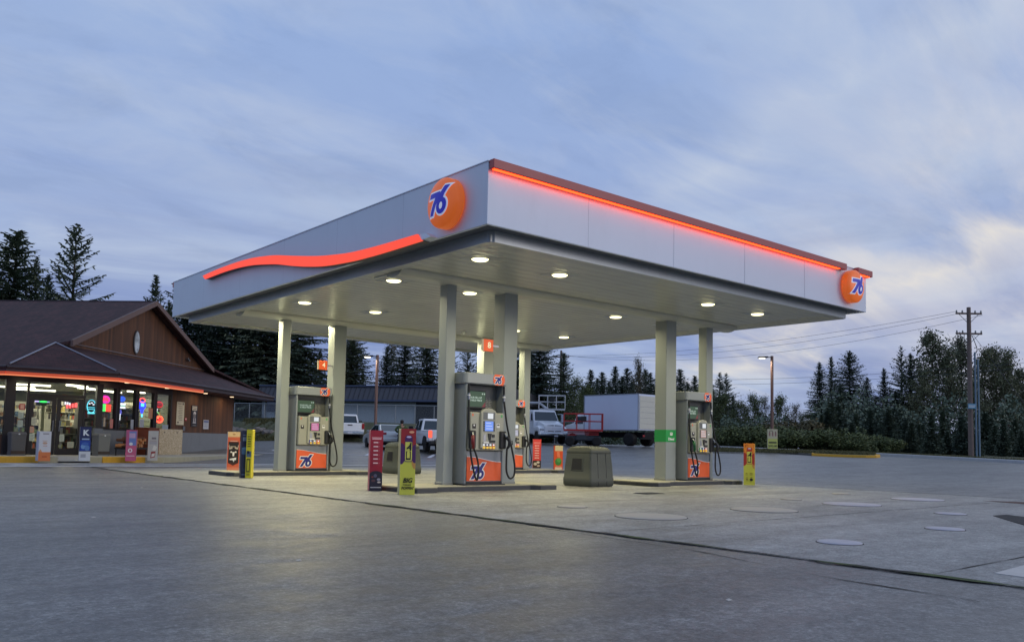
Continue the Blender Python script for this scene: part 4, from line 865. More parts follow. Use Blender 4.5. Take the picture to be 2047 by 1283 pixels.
# roof
EU, EV, EZ = -3.3, -1.2, 3.37
rf = MB(); AP = (-.85, 1.25, 4.40)
def slab(mb, P, th, mi=0):
    n = len(P); V = list(P)+[(x, y, z-th) for x, y, z in P]
    mb.add(V, [tuple(range(n)), tuple(range(2*n-1, n-1, -1))]+[(i, (i+1) % n, (i+1) % n+n, i+n) for i in range(n)], mi)
slab(rf, [(EU, 1.35, EZ), AP, (-.5, .8, 4.56), (5.45, .75, 7.02), (5.45, 18, 7.02), (EU, 18, EZ)], .1)
slab(rf, [(5.45, .75, 7.02), (11.4, .8, 4.62), (15.0, -1.2, 3.33), (15.0, 18, 3.33), (5.45, 18, 7.02)], .1)
ro = rf.build('roof', M_shin, shop, M=SM)
rf = MB(); slab(rf, [(-.79, EV, EZ), (15.0, EV, 3.33), (11.7, 1.22, 4.42), (-.86, 1.24, 4.395)], .1); rf.build('side_roof', M_shin, shop, M=SM)
rf = MB(); slab(rf, [(EU, 1.35, EZ+.004), (-.79, EV, EZ+.004), (AP[0], AP[1], AP[2]+.004)], .1)
# rotate shingle courses: build the entry roof in world axes
rf.v = [tuple(SM @ Vector(p)) for p in rf.v]; rf.build('entry_roof', M_shin, shop)
fl = MB(); M_fl = pm('pale_flashing', s(150, 152, 165), .5, .3, var=.05)
fl.tube([(EU+.1, 1.3, EZ+.06), (AP[0], AP[1], AP[2]+.03)], .03, 6); fl.tube([(-.82, EV+.08, EZ+.05), (AP[0], AP[1], AP[2]+.03)], .03, 6); fl.build('hip_flashing', M_fl, ro)
fl = MB(); fl.tube([(-.5, 1.19, 4.50), (11.5, 1.19, 4.49)], .025, 6); fl.build('base_flashing', pm('brown_flashing', s(120, 108, 108), .6), ro)
fl = MB(); fl.box(5.40, 5.50, .75, 18, 7.0, 7.05); fl.build('ridge_cap', M_fl if False else M_trim, ro)
bg_ = MB()
bg_.hexa([(-.62, .72, 4.32), (5.45, .72, 6.84), (5.45, .82, 6.84), (-.62, .82, 4.32)], [(-.62, .72, 4.56), (5.45, .72, 7.06), (5.45, .82, 7.06), (-.62, .82, 4.56)])
bg_.hexa([(5.45, .72, 6.84), (11.55, .72, 4.36), (11.55, .82, 4.36), (5.45, .82, 6.84)], [(5.45, .72, 7.06), (11.55, .72, 4.6), (11.55, .82, 4.6), (5.45, .82, 7.06)]); bg_.build('bargeboard', pm('bargeboard_brown', s(104, 82, 76), .6, var=.1), ro)
# soffit and fascia boards of the eave
sf = MB(); sf.add([(-.79, EV, 3.14), (15, EV, 3.1), (15, .1, 3.1), (-.05, .1, 3.12)], [(0, 1, 2, 3)]); sf.add([(EU, 1.35, 3.14), (-.79, EV, 3.14), (-.05, .1, 3.12), (-1.9, 2.0, 3.12)], [(0, 1, 2, 3)]); sf.add([(EU, 1.35, 3.14), (-1.9, 2.0, 3.12), (-1.9, 16, 3.12), (EU, 16, 3.14)], [(0, 1, 2, 3)])
sf.build('eave_soffit', pm('soffit_brown', s(96, 58, 46), .7, var=.1), shop, M=SM)
fb = MB()
def fbar(mb, p, q, z0, z1, w_): 
    p = Vector(p); q = Vector(q); d = (q-p).normalized(); n = Vector((d.y, -d.x))*w_
    mb.hexa([(p.x, p.y, z0), (q.x, q.y, z0), (q.x-n.x, q.y-n.y, z0), (p.x-n.x, p.y-n.y, z0)], [(p.x, p.y, z1), (q.x, q.y, z1), (q.x-n.x, q.y-n.y, z1), (p.x-n.x, p.y-n.y, z1)])
E1, E2, E3, E4 = (EU, 18), (EU, 1.35), (-.79, EV), (15.0, EV)
for a, b in ((E1, E2), (E2, E3), (E3, E4)): fbar(fb, a, b, 3.13, 3.33, .04)
fb.build('fascia_board', M_trim, shop, M=SM)
gt = MB()
for a, b in ((E1, E2), (E2, E3), (E3, E4)):
    gt.tube([(a[0]*1.0, a[1]-.0, 3.31), (b[0], b[1], 3.31)], .06, 8)
gt.build('gutter', M_trim, shop, M=SM)
M_band = pm('eave_band_orange', s(226, 84, 50), .4, var=.05, nsc=3, emit=(1, .13, .04), es=.22)
M_band2 = em('eave_band_glow', (1, .28, .12), .95)
for nm, z0, z1, mt, off in (('eave_band', 3.06, 3.155, M_band, .07), ('band_glow', 3.02, 3.058, M_band2, .06)):
    ob = MB()
    for a, b in (((EU, 18), (EU, 1.35)), ((EU, 1.35), (-.79, EV)), ((-.79, EV), (6.1, EV))):
        A_ = Vector(a); B_ = Vector(b); d = (B_-A_).normalized(); n_ = Vector((d.y, -d.x)); A2 = A_-n_*(-off); 
        # outward normal
        c_ = Vector((5, 8)); n_ = n_ if (A_+n_-c_).length > (A_-c_).length else -n_
        P1 = A_+n_*off-d*.02; P2 = B_+n_*off+d*.02
        ob.hexa([(A_.x+n_.x*.002, A_.y+n_.y*.002, z0), (B_.x+n_.x*.002, B_.y+n_.y*.002, z0), (P2.x, P2.y, z0), (P1.x, P1.y, z0)], [(A_.x+n_.x*.002, A_.y+n_.y*.002, z1), (B_.x+n_.x*.002, B_.y+n_.y*.002, z1), (P2.x, P2.y, z1), (P1.x, P1.y, z1)])
    ob.build(nm, mt, shop, M=SM)
# soffit downlights washing the timber
for u in (1.0, 4.2, 7.9, 10.9):
    mb = MB(); mb.lathe([(.09, 0), (.09, -.02), (.03, -.022)], 16); mb.build('downlight', em('downlight_lens', (1, .72, .45), 2.2), shop, M=SM @ Matrix.Translation((u, -.55, 3.105)))
    ld = bpy.data.lights.new('eave_lamp', 'AREA'); ld.shape = 'DISK'; ld.size = .14; ld.energy = 5 if u > 5 else 3.; ld.color = (1, .78, .5); lo = bpy.data.objects.new('eave_lamp', ld); COL.objects.link(lo); lo.matrix_world = SM @ Matrix.Translation((u, -.5, 3.07))
for x in (6.2, 8.0):
    ld = bpy.data.lights.new('eave_lamp', 'AREA'); ld.shape = 'DISK'; ld.size = .14; ld.energy = 5; ld.color = (1, .82, .58); lo = bpy.data.objects.new('eave_lamp', ld); COL.objects.link(lo); lo.location = (x, 33.6, 3.1)
# interior shell and lights
M_int = pm('interior_paint', s(126, 130, 112), .7, var=.06, nsc=1); M_ifl = pm('interior_floor', s(150, 146, 136), .4, var=.08)
it = MB(); it.prism([(-1.7, 15.7), (-1.7, 2.4), (.25, .35), (12.2, .35), (12.2, 15.7)], SF-.02, SF+.004, 'z'); it.build('shop_floor', M_ifl, shop, M=SM)
it = MB(); it.prism([(-1.6, 15.7), (-1.6, 2.4), (.25, .35), (12.2, .35), (12.2, 15.7)], 2.985, 3.0, 'z'); it.build('shop_ceiling', M_int, shop, M=SM)
it = MB(); frw(it, -1.6, 12.2, SF, 2.98, 9.5, 9.6); frw(it, 6.6, 6.7, SF, 2.98, .4, 9.5); it.build('shop_partition', M_int, shop, M=SM)
M_tube = em('shop_tube', (1, .93, .70), 5.5)
for k, (u, v, L, a) in enumerate(((.9, 3.4, 1.5, 45), (2.6, 5.2, 1.5, 45), (3.0, 2.2, 1.4, 0), (5.0, 2.4, 1.4, 0), (1.2, 1.6, 1.2, 0), (4.6, 5.6, 1.5, 45), (-.3, 4.6, 1.3, 45), (0.4, 6.4, 1.5, 45), (4.9, 1.2, 1.2, 0))):
    b = MB(); b.box(-L/2, L/2, -.09, .09, -.05, 0); b.build('tube_light', M_tube, shop, M=SM @ Matrix.Translation((u, v, 2.975)) @ Matrix.Rotation(R_(-a), 4, 'Z'))
for u, v in ((1.2, 2.6), (1.0, 5.2), (3.6, 2.4), (5.0, 4.6), (2.8, 7.2), (5.4, 1.6)):
    ld = bpy.data.lights.new('shop_fill', 'AREA'); ld.shape = 'RECTANGLE'; ld.size = 1.4; ld.size_y = .2; ld.energy = 42; ld.color = (1, .95, .74); lo = bpy.data.objects.new('shop_fill', ld); COL.objects.link(lo); lo.matrix_world = SM @ Matrix.Translation((u, v, 2.9))  # fill lights without fixtures, added to brighten the interior beyond its tubes
# shelves with goods
random.seed(21)
GC = [fm(*c) for c in ((150, 70, 60), (170, 150, 90), (80, 100, 120), (176, 172, 160), (90, 110, 84), (140, 106, 76), (60, 56, 60), (110, 104, 96), (70, 66, 58))]
def shelf(u, v, L, h, a, lab, dn=.9):
    o = thing('goods_shelf', lab, 'shelf', tuple(SP(u, v, SF+.01)), R_(45+a), 'goods shelves inside the shop')
    b = MB(); b.box(-L/2, L/2, .16, .19, 0, h)
    n = int(h/.32)
    for k in range(n): b.box(-L/2, L/2, -.18, .16, .12+k*.32, .14+k*.32)
    for x in (-L/2, L/2-.03): b.box(x-.001, x+.031, -.19, .19, 0, h)
    b.build('rack', pm('shelf_metal', s(178, 176, 160), .5), o)
    g = MB()
    for k in range(n):
        x = -L/2+.05
        while x < L/2-.12:
            w_ = random.uniform(.05, .16); hh = random.uniform(.12, .27); c = random.randrange(len(GC))
            if random.random() < dn: g.box(x, x+w_*.92, -.16, random.uniform(-.02, .12), .142+k*.32, .142+k*.32+hh, c)
            x += w_
    gg = g.build('goods', GC, o); gg['kind'] = 'stuff'
shelf(1.0, 4.4, 2.4, 1.75, -45, 'low goods shelf right behind the left shop door')
shelf(2.6, 5.9, 3.2, 2.1, -45, 'tall goods shelf farther inside behind the shop doors')
shelf(-.6, 5.0, 1.6, 1.5, -45, 'goods shelf inside at the left sidelight')
shelf(3.0, 3.0, 2.6, 1.35, 0, 'goods shelf inside behind the middle side windows', .7)
shelf(5.4, 2.4, 1.6, 1.5, 0, 'goods shelf inside behind the last side window', .6)
shelf(2.2, 1.5, 1.9, 2.2, 0, 'tall crowded goods shelf inside behind the second side window', .95)
shelf(4.4, 1.5, 2.1, 2.2, 0, 'tall crowded goods shelf inside behind the third side window', .85)
shelf(5.9, 4.2, 3.4, 2.3, -90, 'long goods shelf along the inner partition of the shop', .95)
shelf(2.4, 8.6, 6.5, 2.3, 0, 'long wall shelf at the back of the shop', .95)
shelf(.9, 1.7, 1.3, 1.0, 0, 'short goods shelf inside behind the first side window', .8)
# neon signs hanging inside the glass
def neon(M, lab, parts, back=None):
    t = thing('neon_sign', lab, 'neon sign'); t.matrix_basis = M
    b = MB(); rect(b, -.17, .17, -.14, .14, .03, 0, .012); b.build('backing', M_dark, t)
    for i, (kind, col, st, P) in enumerate(parts):
        g = MB()
        if kind == 'ring': g.tube(smooth([(P[0]+P[2]*math.cos(q), 0, P[1]+P[3]*math.sin(q)) for q in [2*math.pi*k/16 for k in range(17)]], 1), P[4], 6)
        elif kind == 'disc': disc(g, P[0], P[1], .01, P[3], 0, 20, P[2], .02)
        elif kind == 'bars':
            for (x0, x1, z0, z1) in P: rect(g, x0, x1, z0, z1, 0, 0, .015)
        elif kind == 'text': face_text(g, P[0], P[1], P[2], P[3], -.004, 0, .006, P[4], 1, .004)
        g.build('neon_tube' if kind != 'disc' else 'glow_panel', em('neon_%d_%d_%d' % tuple(int(99*c) for c in col), col, st), t)
def RN(u, z): return SM @ Matrix.Translation((u+.10, .095, z)) @ Matrix.Scale(1.3, 4)
DN = lambda x, z: Matrix.Translation((x, 34.52, z))
MG, RD, GR, BL, CY, WH = (1, .03, .55), (1, .03, .03), (.05, .9, .12), (.04, .08, 1), (.15, .8, 1), (.9, .9, 1)
neon(RN(.55, 2.42), 'magenta and red neon sign at the top of the first side window', [('disc', (.9, .02, .5), 1.3, (0, 0, .24, .12)), ('bars', RD, 2.6, [(-.16, -.10, -.05, .05), (-.07, -.03, -.06, .06), (0, .05, -.05, .06), (.08, .14, -.06, .04)])])
neon(RN(.60, 2.10), 'green and red neon sign low in the first side window', [('bars', (.08, .8, .15), 1.6, [(-.26, -.02, -.11, .11)]), ('bars', (1, .06, .03), 1.7, [(.0, .26, -.11, .11)]), ('bars', (.02, .1, .05), .4, [(-.20, -.15, -.06, .06), (-.11, -.06, -.06, .06)])])
neon(RN(1.72, 2.46), 'blue oval neon with white lines in the second side window', [('disc', (.03, .12, .8), 1.2, (0, .03, .19, .09)), ('bars', WH, 1.4, [(-.2, .2, -.16, -.09), (-.2, .2, -.26, -.20)]), ('bars', (.2, .8, .6), 1., [(-.05, .18, -.19, -.165)]), ('disc', (.1, .1, .6), 1.0, (-.1, -.38, .12, .09)), ('bars', WH, 1.0, [(-.14, -.06, -.62, -.42)])])
neon(RN(3.3, 2.40), 'blue shield neon with a red cap in the third side window', [('ring', (1, .1, .1), 2.0, (0, .10, .16, .07, .022)), ('disc', (.03, .05, 1), 1.8, (0, -.06, .23, .15)), ('bars', CY, 1.5, [(-.1, .1, -.10, .0)]), ('disc', (.03, .05, 1), 1.6, (0, -.22, .09, .10)), ('bars', CY, .9, [(-.04, .04, -.44, -.34)])])
neon(RN(4.72, 2.42), 'dark red oval neon at the top of the fourth side window', [('ring', (.7, .02, .03), 1.4, (0, 0, .22, .09, .02)), ('disc', (.35, .01, .02), .8, (0, 0, .2, .08))])
neon(RN(4.62, 2.02), 'small round white and green neon in the fourth side window', [('ring', WH, 1.4, (-.1, .12, .06, .06, .016)), ('ring', (.3, .8, .3), 1.2, (-.02, -.05, .12, .1, .016)), ('disc', (.4, .25, .05), .6, (.12, -.03, .08, .09))])
neon(RN(4.80, 1.78), 'orange red box neon low in the fourth side window', [('ring', (1, .12, .05), 2.2, (0, 0, .22, .1, .03)), ('bars', (1, .02, .02), 1.8, [(-.08, .12, -.05, .05)])])
neon(DN(6.80, 2.22), 'small green and violet neon at the top of the left door', [('disc', (.05, .8, .15), 1.6, (.06, 0, .14, .035)), ('bars', (.6, .5, 1), 1.5, [(-.22, -.08, -.02, .025)]), ('bars', (.4, .6, .9), 1.0, [(.18, .26, -.02, .015)])])
neon(DN(7.78, 2.15), 'red and white neon at the top of the right door', [('text', (1, .2, .2), 1.8, ('BUD', .11, -.06, .05, .2)), ('text', (1, .12, .12), 2.0, ('BUDS', .15, .03, -.04, .2))] if False else [('bars', WH, 1.5, [(-.22, -.17, .0, .1), (-.15, -.09, -.01, .09), (-.07, -.02, -.02, .07)]), ('bars', (1, .10, .10), 1.8, [(-.16, -.09, -.13, .0), (-.06, .0, -.13, .03), (.03, .09, -.11, .05), (.12, .21, -.10, .07)])])
neon(DN(8.46, 2.12), 'round cyan neon with mountain lines in the right sidelight', [('ring', CY, 1.7, (.02, .0, .15, .24, .014)), ('bars', CY, 1.2, [(-.12, .14, -.05, -.03), (-.10, .14, -.12, -.10), (-.1, .14, -.28, -.22)]), ('bars', WH, 1.5, [(-.08, -.02, .08, .12), (.0, .06, .11, .15), (.06, .12, .05, .09)])])
# papers on the glass: one thing each
def paper(M, w_, h_, c, lab, lines=True):
    b = MB(); rect(b, -w_/2, w_/2, -h_/2, h_/2, 0, 0, .002)
    if lines:
        for k in range(4): rect(b, -w_*.36, w_*.30-.02*(k % 2), h_*(.28-.18*k)-.008, h_*(.28-.18*k)+.008, -.003, 1, .001)
    o = b.build('notice', [fm(*c), fm(150, 152, 140)]); o.matrix_basis = M; tag(o, lab, 'notice', 'paper notices on the shop glass')
G = lambda x, z: Matrix.Translation((x, 34.36, z))
for x, z, w_, h_, c, lab in ((6.56, 1.50, .16, .28, (200, 200, 170), 'pale notice highest on the left door glass'), (6.51, 1.20, .13, .22, (216, 160, 130), 'orange pictured notice on the left door'), (6.53, .93, .17, .27, (196, 206, 184), 'lowest pale green notice on the left door'),
        (7.53, 1.43, .14, .14, (190, 180, 70), 'small yellow sticker on the right door'), (7.50, .92, .16, .26, (196, 202, 180), 'pale notice low on the right door glass'), (7.80, .67, .22, .22, (190, 190, 160), 'square notice at the foot of the right door'), (7.46, .62, .14, .10, (130, 130, 60), 'small olive sticker at the foot of the right door'),
        (6.14, 1.70, .16, .24, (176, 190, 176), 'upper green grey notice on the left sidelight'), (6.13, 1.40, .17, .25, (176, 190, 176), 'lower green grey notice on the left sidelight'), (6.02, 1.18, .12, .14, (120, 130, 100), 'small dull notice above the grey bin by the doors')):
    paper(G(x, z), w_, h_, c, lab)
RG = lambda u, z: SM @ Matrix.Translation((u, -.03, z))
for u, z, w_, h_, c, lab in ((.95, 1.50, .2, .36, (206, 120, 110), 'red and white notice at the foot of the first side window'), (2.45, 1.50, .22, .40, (170, 178, 190), 'white sheet at the foot of the second side window'), (3.2, 1.52, .34, .44, (170, 178, 190), 'white sheet at the foot of the third side window'), (3.88, 2.0, .34, .44, (180, 120, 84), 'orange brown poster in the third side window'), (.45, 1.55, .12, .34, (200, 180, 150), 'cream slip low in the first side window'), (5.2, 1.44, .5, .22, (160, 172, 184), 'white sheet at the foot of the fourth side window')):
    paper(RG(u, z), w_, h_, c, lab)
rb = MB(); rb.box(-.09, .09, -.01, .01, -.11, .11); rb.box(-.06, .06, -.014, -.0105, -.08, .08, 1)
o = rb.build('notice', [fm(170, 50, 50), fm(210, 160, 140)]); o.location = (6.16, 34.34, 2.0); tag(o, 'red gift shaped sticker on the left sidelight', 'notice')
# posters on the timber wall
def poster(u, z, w_, h_, lab, parts, base):
    t = thing('wall_poster', lab, 'poster'); t.matrix_basis = SM @ Matrix.Translation((u, -.012, z))
    b = MB(); rect(b, -w_/2, w_/2, -h_/2, h_/2, 0, 0, .02); b.build('board', [fm(*base)], t)
    g = MB(); ms = []
    for i, (x0, x1, z0, z1, c) in enumerate(parts):
        m = fm(*c); ms.append(m) if m not in ms else None
        rect(g, w_*x0, w_*x1, h_*z0, h_*z1, -.0205-.001*i, ms.index(m), .0009)
    g.build('print', ms, t)
poster(6.55, 2.10, .72, 1.04, 'tall cream poster with fine print on the timber wall', [(-.4, .1, .40, .44, (140, 124, 100)), (.22, .4, .38, .46, (90, 80, 66))]+[(-.3+.05*(k % 3), .25, .30-.075*k, .325-.075*k, (150, 136, 110)) for k in range(9)]+[(-.4, -.2, -.42, -.36, (90, 80, 66))], (214, 202, 170))
poster(7.95, 2.03, .62, 1.0, 'black framed poster with a white bottle shape on the timber wall', [(-.38, .38, .26, .46, (190, 184, 170)), (-.3, .3, .30, .34, (110, 100, 90)), (-.3, .3, .38, .42, (110, 100, 90)), (-.12, .14, -.16, .14, (196, 192, 190)), (-.2, .22, .08, .18, (196, 192, 190)), (-.08, .1, .18, .22, (196, 192, 190)), (-.28, .28, -.34, -.30, (190, 186, 184)), (-.2, .22, -.30, -.1, (180, 176, 176)), (-.08, .08, -.28, .1, (90, 80, 86)), (-.3, .3, -.46, -.42, (120, 114, 112))], (40, 34, 40))
poster(9.23, 1.66, .56, .44, 'small white notice on the timber wall, farthest right', [(-.45, .45, .22, .42, (90, 100, 140))]+[(-.4, .36, .1-.13*k, .15-.13*k, (140, 140, 150)) for k in range(4)], (196, 196, 200))
poster(7.10, 1.85, .20, .14, 'tiny red sticker between the two tall posters', [(-.4, .4, -.1, .3, (220, 180, 170))], (170, 50, 46))
mb = MB(); mb.box(-.09, .09, -.07, 0, -.10, .10); mb.lathe([(.05, 0), (.055, -.06), (.02, -.075)], 14, 1, M=Matrix.Rotation(R_(90), 4, 'X') @ Matrix.Translation((0, 0, .0)))
o = mb.build('outlet_box', [M_steel, M_dark], bevel=.005); o.matrix_basis = SM @ Matrix.Translation((6.9, -.002, 1.42)); tag(o, 'small grey outlet box below the cream poster', 'outlet box')
# oval mirror on the gable
ov = MB(); ov.prism([(.25*math.cos(q), .52*math.sin(q)) for q in [2*math.pi*k/28 for k in range(28)]], -.05, 0, 'y', 0); oo = thing('wall_plaque', 'pale oval plaque on the dark gable boards', 'plaque'); oo.matrix_basis = SM @ Matrix.Translation((4.65, 1.195, 5.10))
ov.build('rim', pm('plaque_rim', s(70, 66, 64), .5), oo); ov = MB(); ov.prism([(.20*math.cos(q), .46*math.sin(q)) for q in [2*math.pi*k/28 for k in range(28)]], -.06, -.0505, 'y', 0); ov.build('face', ground_mat('plaque_face', [(.3, (.12, .13, .13)), (.5, (.4, .43, .44)), (.7, (.62, .66, .68))], .3, .5, 9), oo)
fx = MB(); fx.box(-.05, .05, -.1, 0, -.05, .05); fx.lathe([(.03, 0), (.07, -.14)], 12, M=Matrix.Translation((.08, -.1, 0)) @ Matrix.Rotation(R_(60), 4, 'Y')); fx.lathe([(.03, 0), (.07, -.14)], 12, M=Matrix.Translation((-.08, -.1, 0)) @ Matrix.Rotation(R_(-60), 4, 'Y')); fo_ = fx.build('flood_light', M_steel, shop); fo_.matrix_basis = SM @ Matrix.Translation((9.4, 1.19, 4.85))
# bins, firewood rack, brown box, chipboard box on the pavement
def pbin(x, y, rz, lab, mat):
    t = thing('litter_bin', lab, 'bin', (x, y, SF), rz)
    b = MB(); loft(b, [rr_ring(a, a*.8, .03, z) for z, a in ((0, .24), (.12, .235), (.125, .225), (.70, .245))], 0, False); b.build('body', mat, t)
    l = MB(); loft(l, [rr_ring(a, a*.8, .03, z) for z, a in ((.702, .255), (.74, .26), (.80, .24), (.82, .2))], 0, False); l.build('lid', mat, t)
    f = MB(); f.box(-.235, .235, -.195, -.18, .05, .16); f.build('base_band', pm('bin_band', s(70, 54, 44), .6), t)
    m = MB(); m.box(-.02, .03, -.212, -.206, .72, .76); m.build('label', M_white, t)
pbin(5.95, 33.75, R_(8), 'dark grey litter bin left of the shop doors', pm('bin_dark', s(92, 90, 90), .55, var=.08))
pbin(8.72, 33.85, R_(20), 'mid grey litter bin at the corner pier of the shop', pm('bin_mid', s(120, 120, 114), .55, var=.08))
fr_ = thing('firewood_rack', 'low black rack piled with split firewood under the first side window', 'firewood rack', (*SP(1.2, -.75, 0).xy, SF), R_(45))
b = MB()
for x in (-.75, .75):
    for y in (-.2, .2): b.tube([(x, y, 0), (x, y, .28)], .025, 8)
b.box(-.8, .8, -.24, .24, .24, .29); b.build('frame', M_dark, fr_)
b = MB(); b.tube([(-.7, -.1, .28), (-.7, -.1, 1.15)], .012, 6); b.tube([(-.35, -.1, .28), (-.35, -.1, 1.15)], .012, 6); b.build('upright', M_dark, fr_)
random.seed(5); M_log = pm('split_wood', s(190, 130, 82), .8, var=.35, nsc=9, bump=.4); M_bark = pm('bark', s(110, 74, 52), .9, var=.3, nsc=8, bump=.5)
for i in range(26):
    r = random.uniform(.055, .09); x = -.7+1.45*((i*7) % 13)/13+random.uniform(-.03, .03); z = .29+r+random.choice([0, .13, .24])*(1 if i > 8 else 0)
    b = MB(); k = random.choice([3, 4, 5]); b.prism([(r*math.cos(2*math.pi*q/k+i), r*math.sin(2*math.pi*q/k+i)) for q in range(k)], -.24, .22, 'y', i % 2); o = b.build('log', [M_log, M_bark], fr_); o.location = (x, random.uniform(-.04, .04), z); o.rotation_euler = (0, random.uniform(0, 3), random.uniform(-.25, .25))
bb = thing('wooden_box', 'reddish brown wooden box behind the pink advert box', 'box', (*SP(2.6, -.62, 0).xy, SF), R_(45))
b = MB(); b.box(-.42, .42, -.3, .3, 0, 1.06); b.build('body', pm('brown_box', s(126, 66, 44), .6, var=.15, nsc=4, dirt=.2), bb, bevel=.02); b = MB(); b.box(-.44, .44, -.32, .32, 1.062, 1.10); b.build('lid', pm('brown_box', s(126, 66, 44)), bb, bevel=.01)
def osb_mat():
    m = bpy.data.materials.new('chipboard'); m.use_nodes = True; nt = m.node_tree; b = nt.nodes['Principled BSDF']; tc = nt.nodes.new('ShaderNodeTexCoord'); v = nt.nodes.new('ShaderNodeTexVoronoi'); v.inputs['Scale'].default_value = 26; nt.links.new(mapping(nt, tc.outputs['Object'], rot=(0, .6, .3), sc=(1, 1, 1.8)), v.inputs['Vector'])
    sp = nt.nodes.new('ShaderNodeSeparateColor'); nt.links.new(v.outputs['Color'], sp.inputs[0]); nt.links.new(ramp(nt, [(0, s(172, 150, 118)), (.5, s(196, 176, 144)), (1, s(216, 200, 170))], sp.outputs[0]), b.inputs['Base Color']); b.inputs['Roughness'].default_value = .8; return m
ob = thing('chipboard_box', 'big pale chipboard box against the shop wall', 'box', (*SP(4.05, -.62, 0).xy, SF), R_(26))
b = MB(); b.box(-.64, .64, -.35, .35, 0, 1.06); b.build('body', osb_mat(), ob, bevel=.006)
b = MB()
for x in (-.36, .32): b.box(x-.015, x+.015, -.36, -.35, .90, .96)
b.build('latch', M_dark, ob)

# ================================================================== vehicles
M_vw = pm('car_white', s(226, 229, 233), .3, .0, var=.03, nsc=1, coat=.5, dirt=.05); M_vs = pm('car_silver', s(188, 193, 195), .3, .2, var=.04, nsc=1, coat=.5)
M_glz = pm('car_glass', s(40, 52, 58), .08, var=.1, nsc=2, spec=.9); M_rim = pm('wheel_rim', s(150, 152, 155), .35, .7, var=.1); M_tyre = pm('tyre', s(22, 22, 23), .8, var=.2)
M_chr = pm('chrome', s(190, 195, 200), .2, .9, var=.05); M_redl = pm('tail_light', s(150, 22, 24), .25, var=.05, coat=.5); M_redon = em('tail_light_lit', (1, .10, .05), 1.6); M_plate = pm('number_plate', s(190, 195, 205), .5, var=.1, nsc=40)
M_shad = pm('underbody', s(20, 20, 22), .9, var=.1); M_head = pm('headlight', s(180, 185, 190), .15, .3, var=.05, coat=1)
def wheel(t, x, y, r, w, nm='wheel', dish=.03):
    o = MB(); Mx = Matrix.Translation((x, y, r)) @ Matrix.Rotation(R_(90), 4, 'X')
    o.lathe([(r*.62, -w/2), (r*.92, -w/2), (r, -w*.36), (r, w*.36), (r*.92, w/2), (r*.62, w/2)], 24, 0, M=Mx); wh = o.build(nm, M_tyre, t)
    h = MB()
    for sg in (-1, 1): h.lathe([(r*.62, sg*w*.48), (r*.56, sg*w*.40), (r*.30, sg*(w*.40-dish)), (r*.16, sg*w*.46), (.01, sg*w*.47)], 20, 0, M=Mx)
    h.build('rim', M_rim, wh); return wh
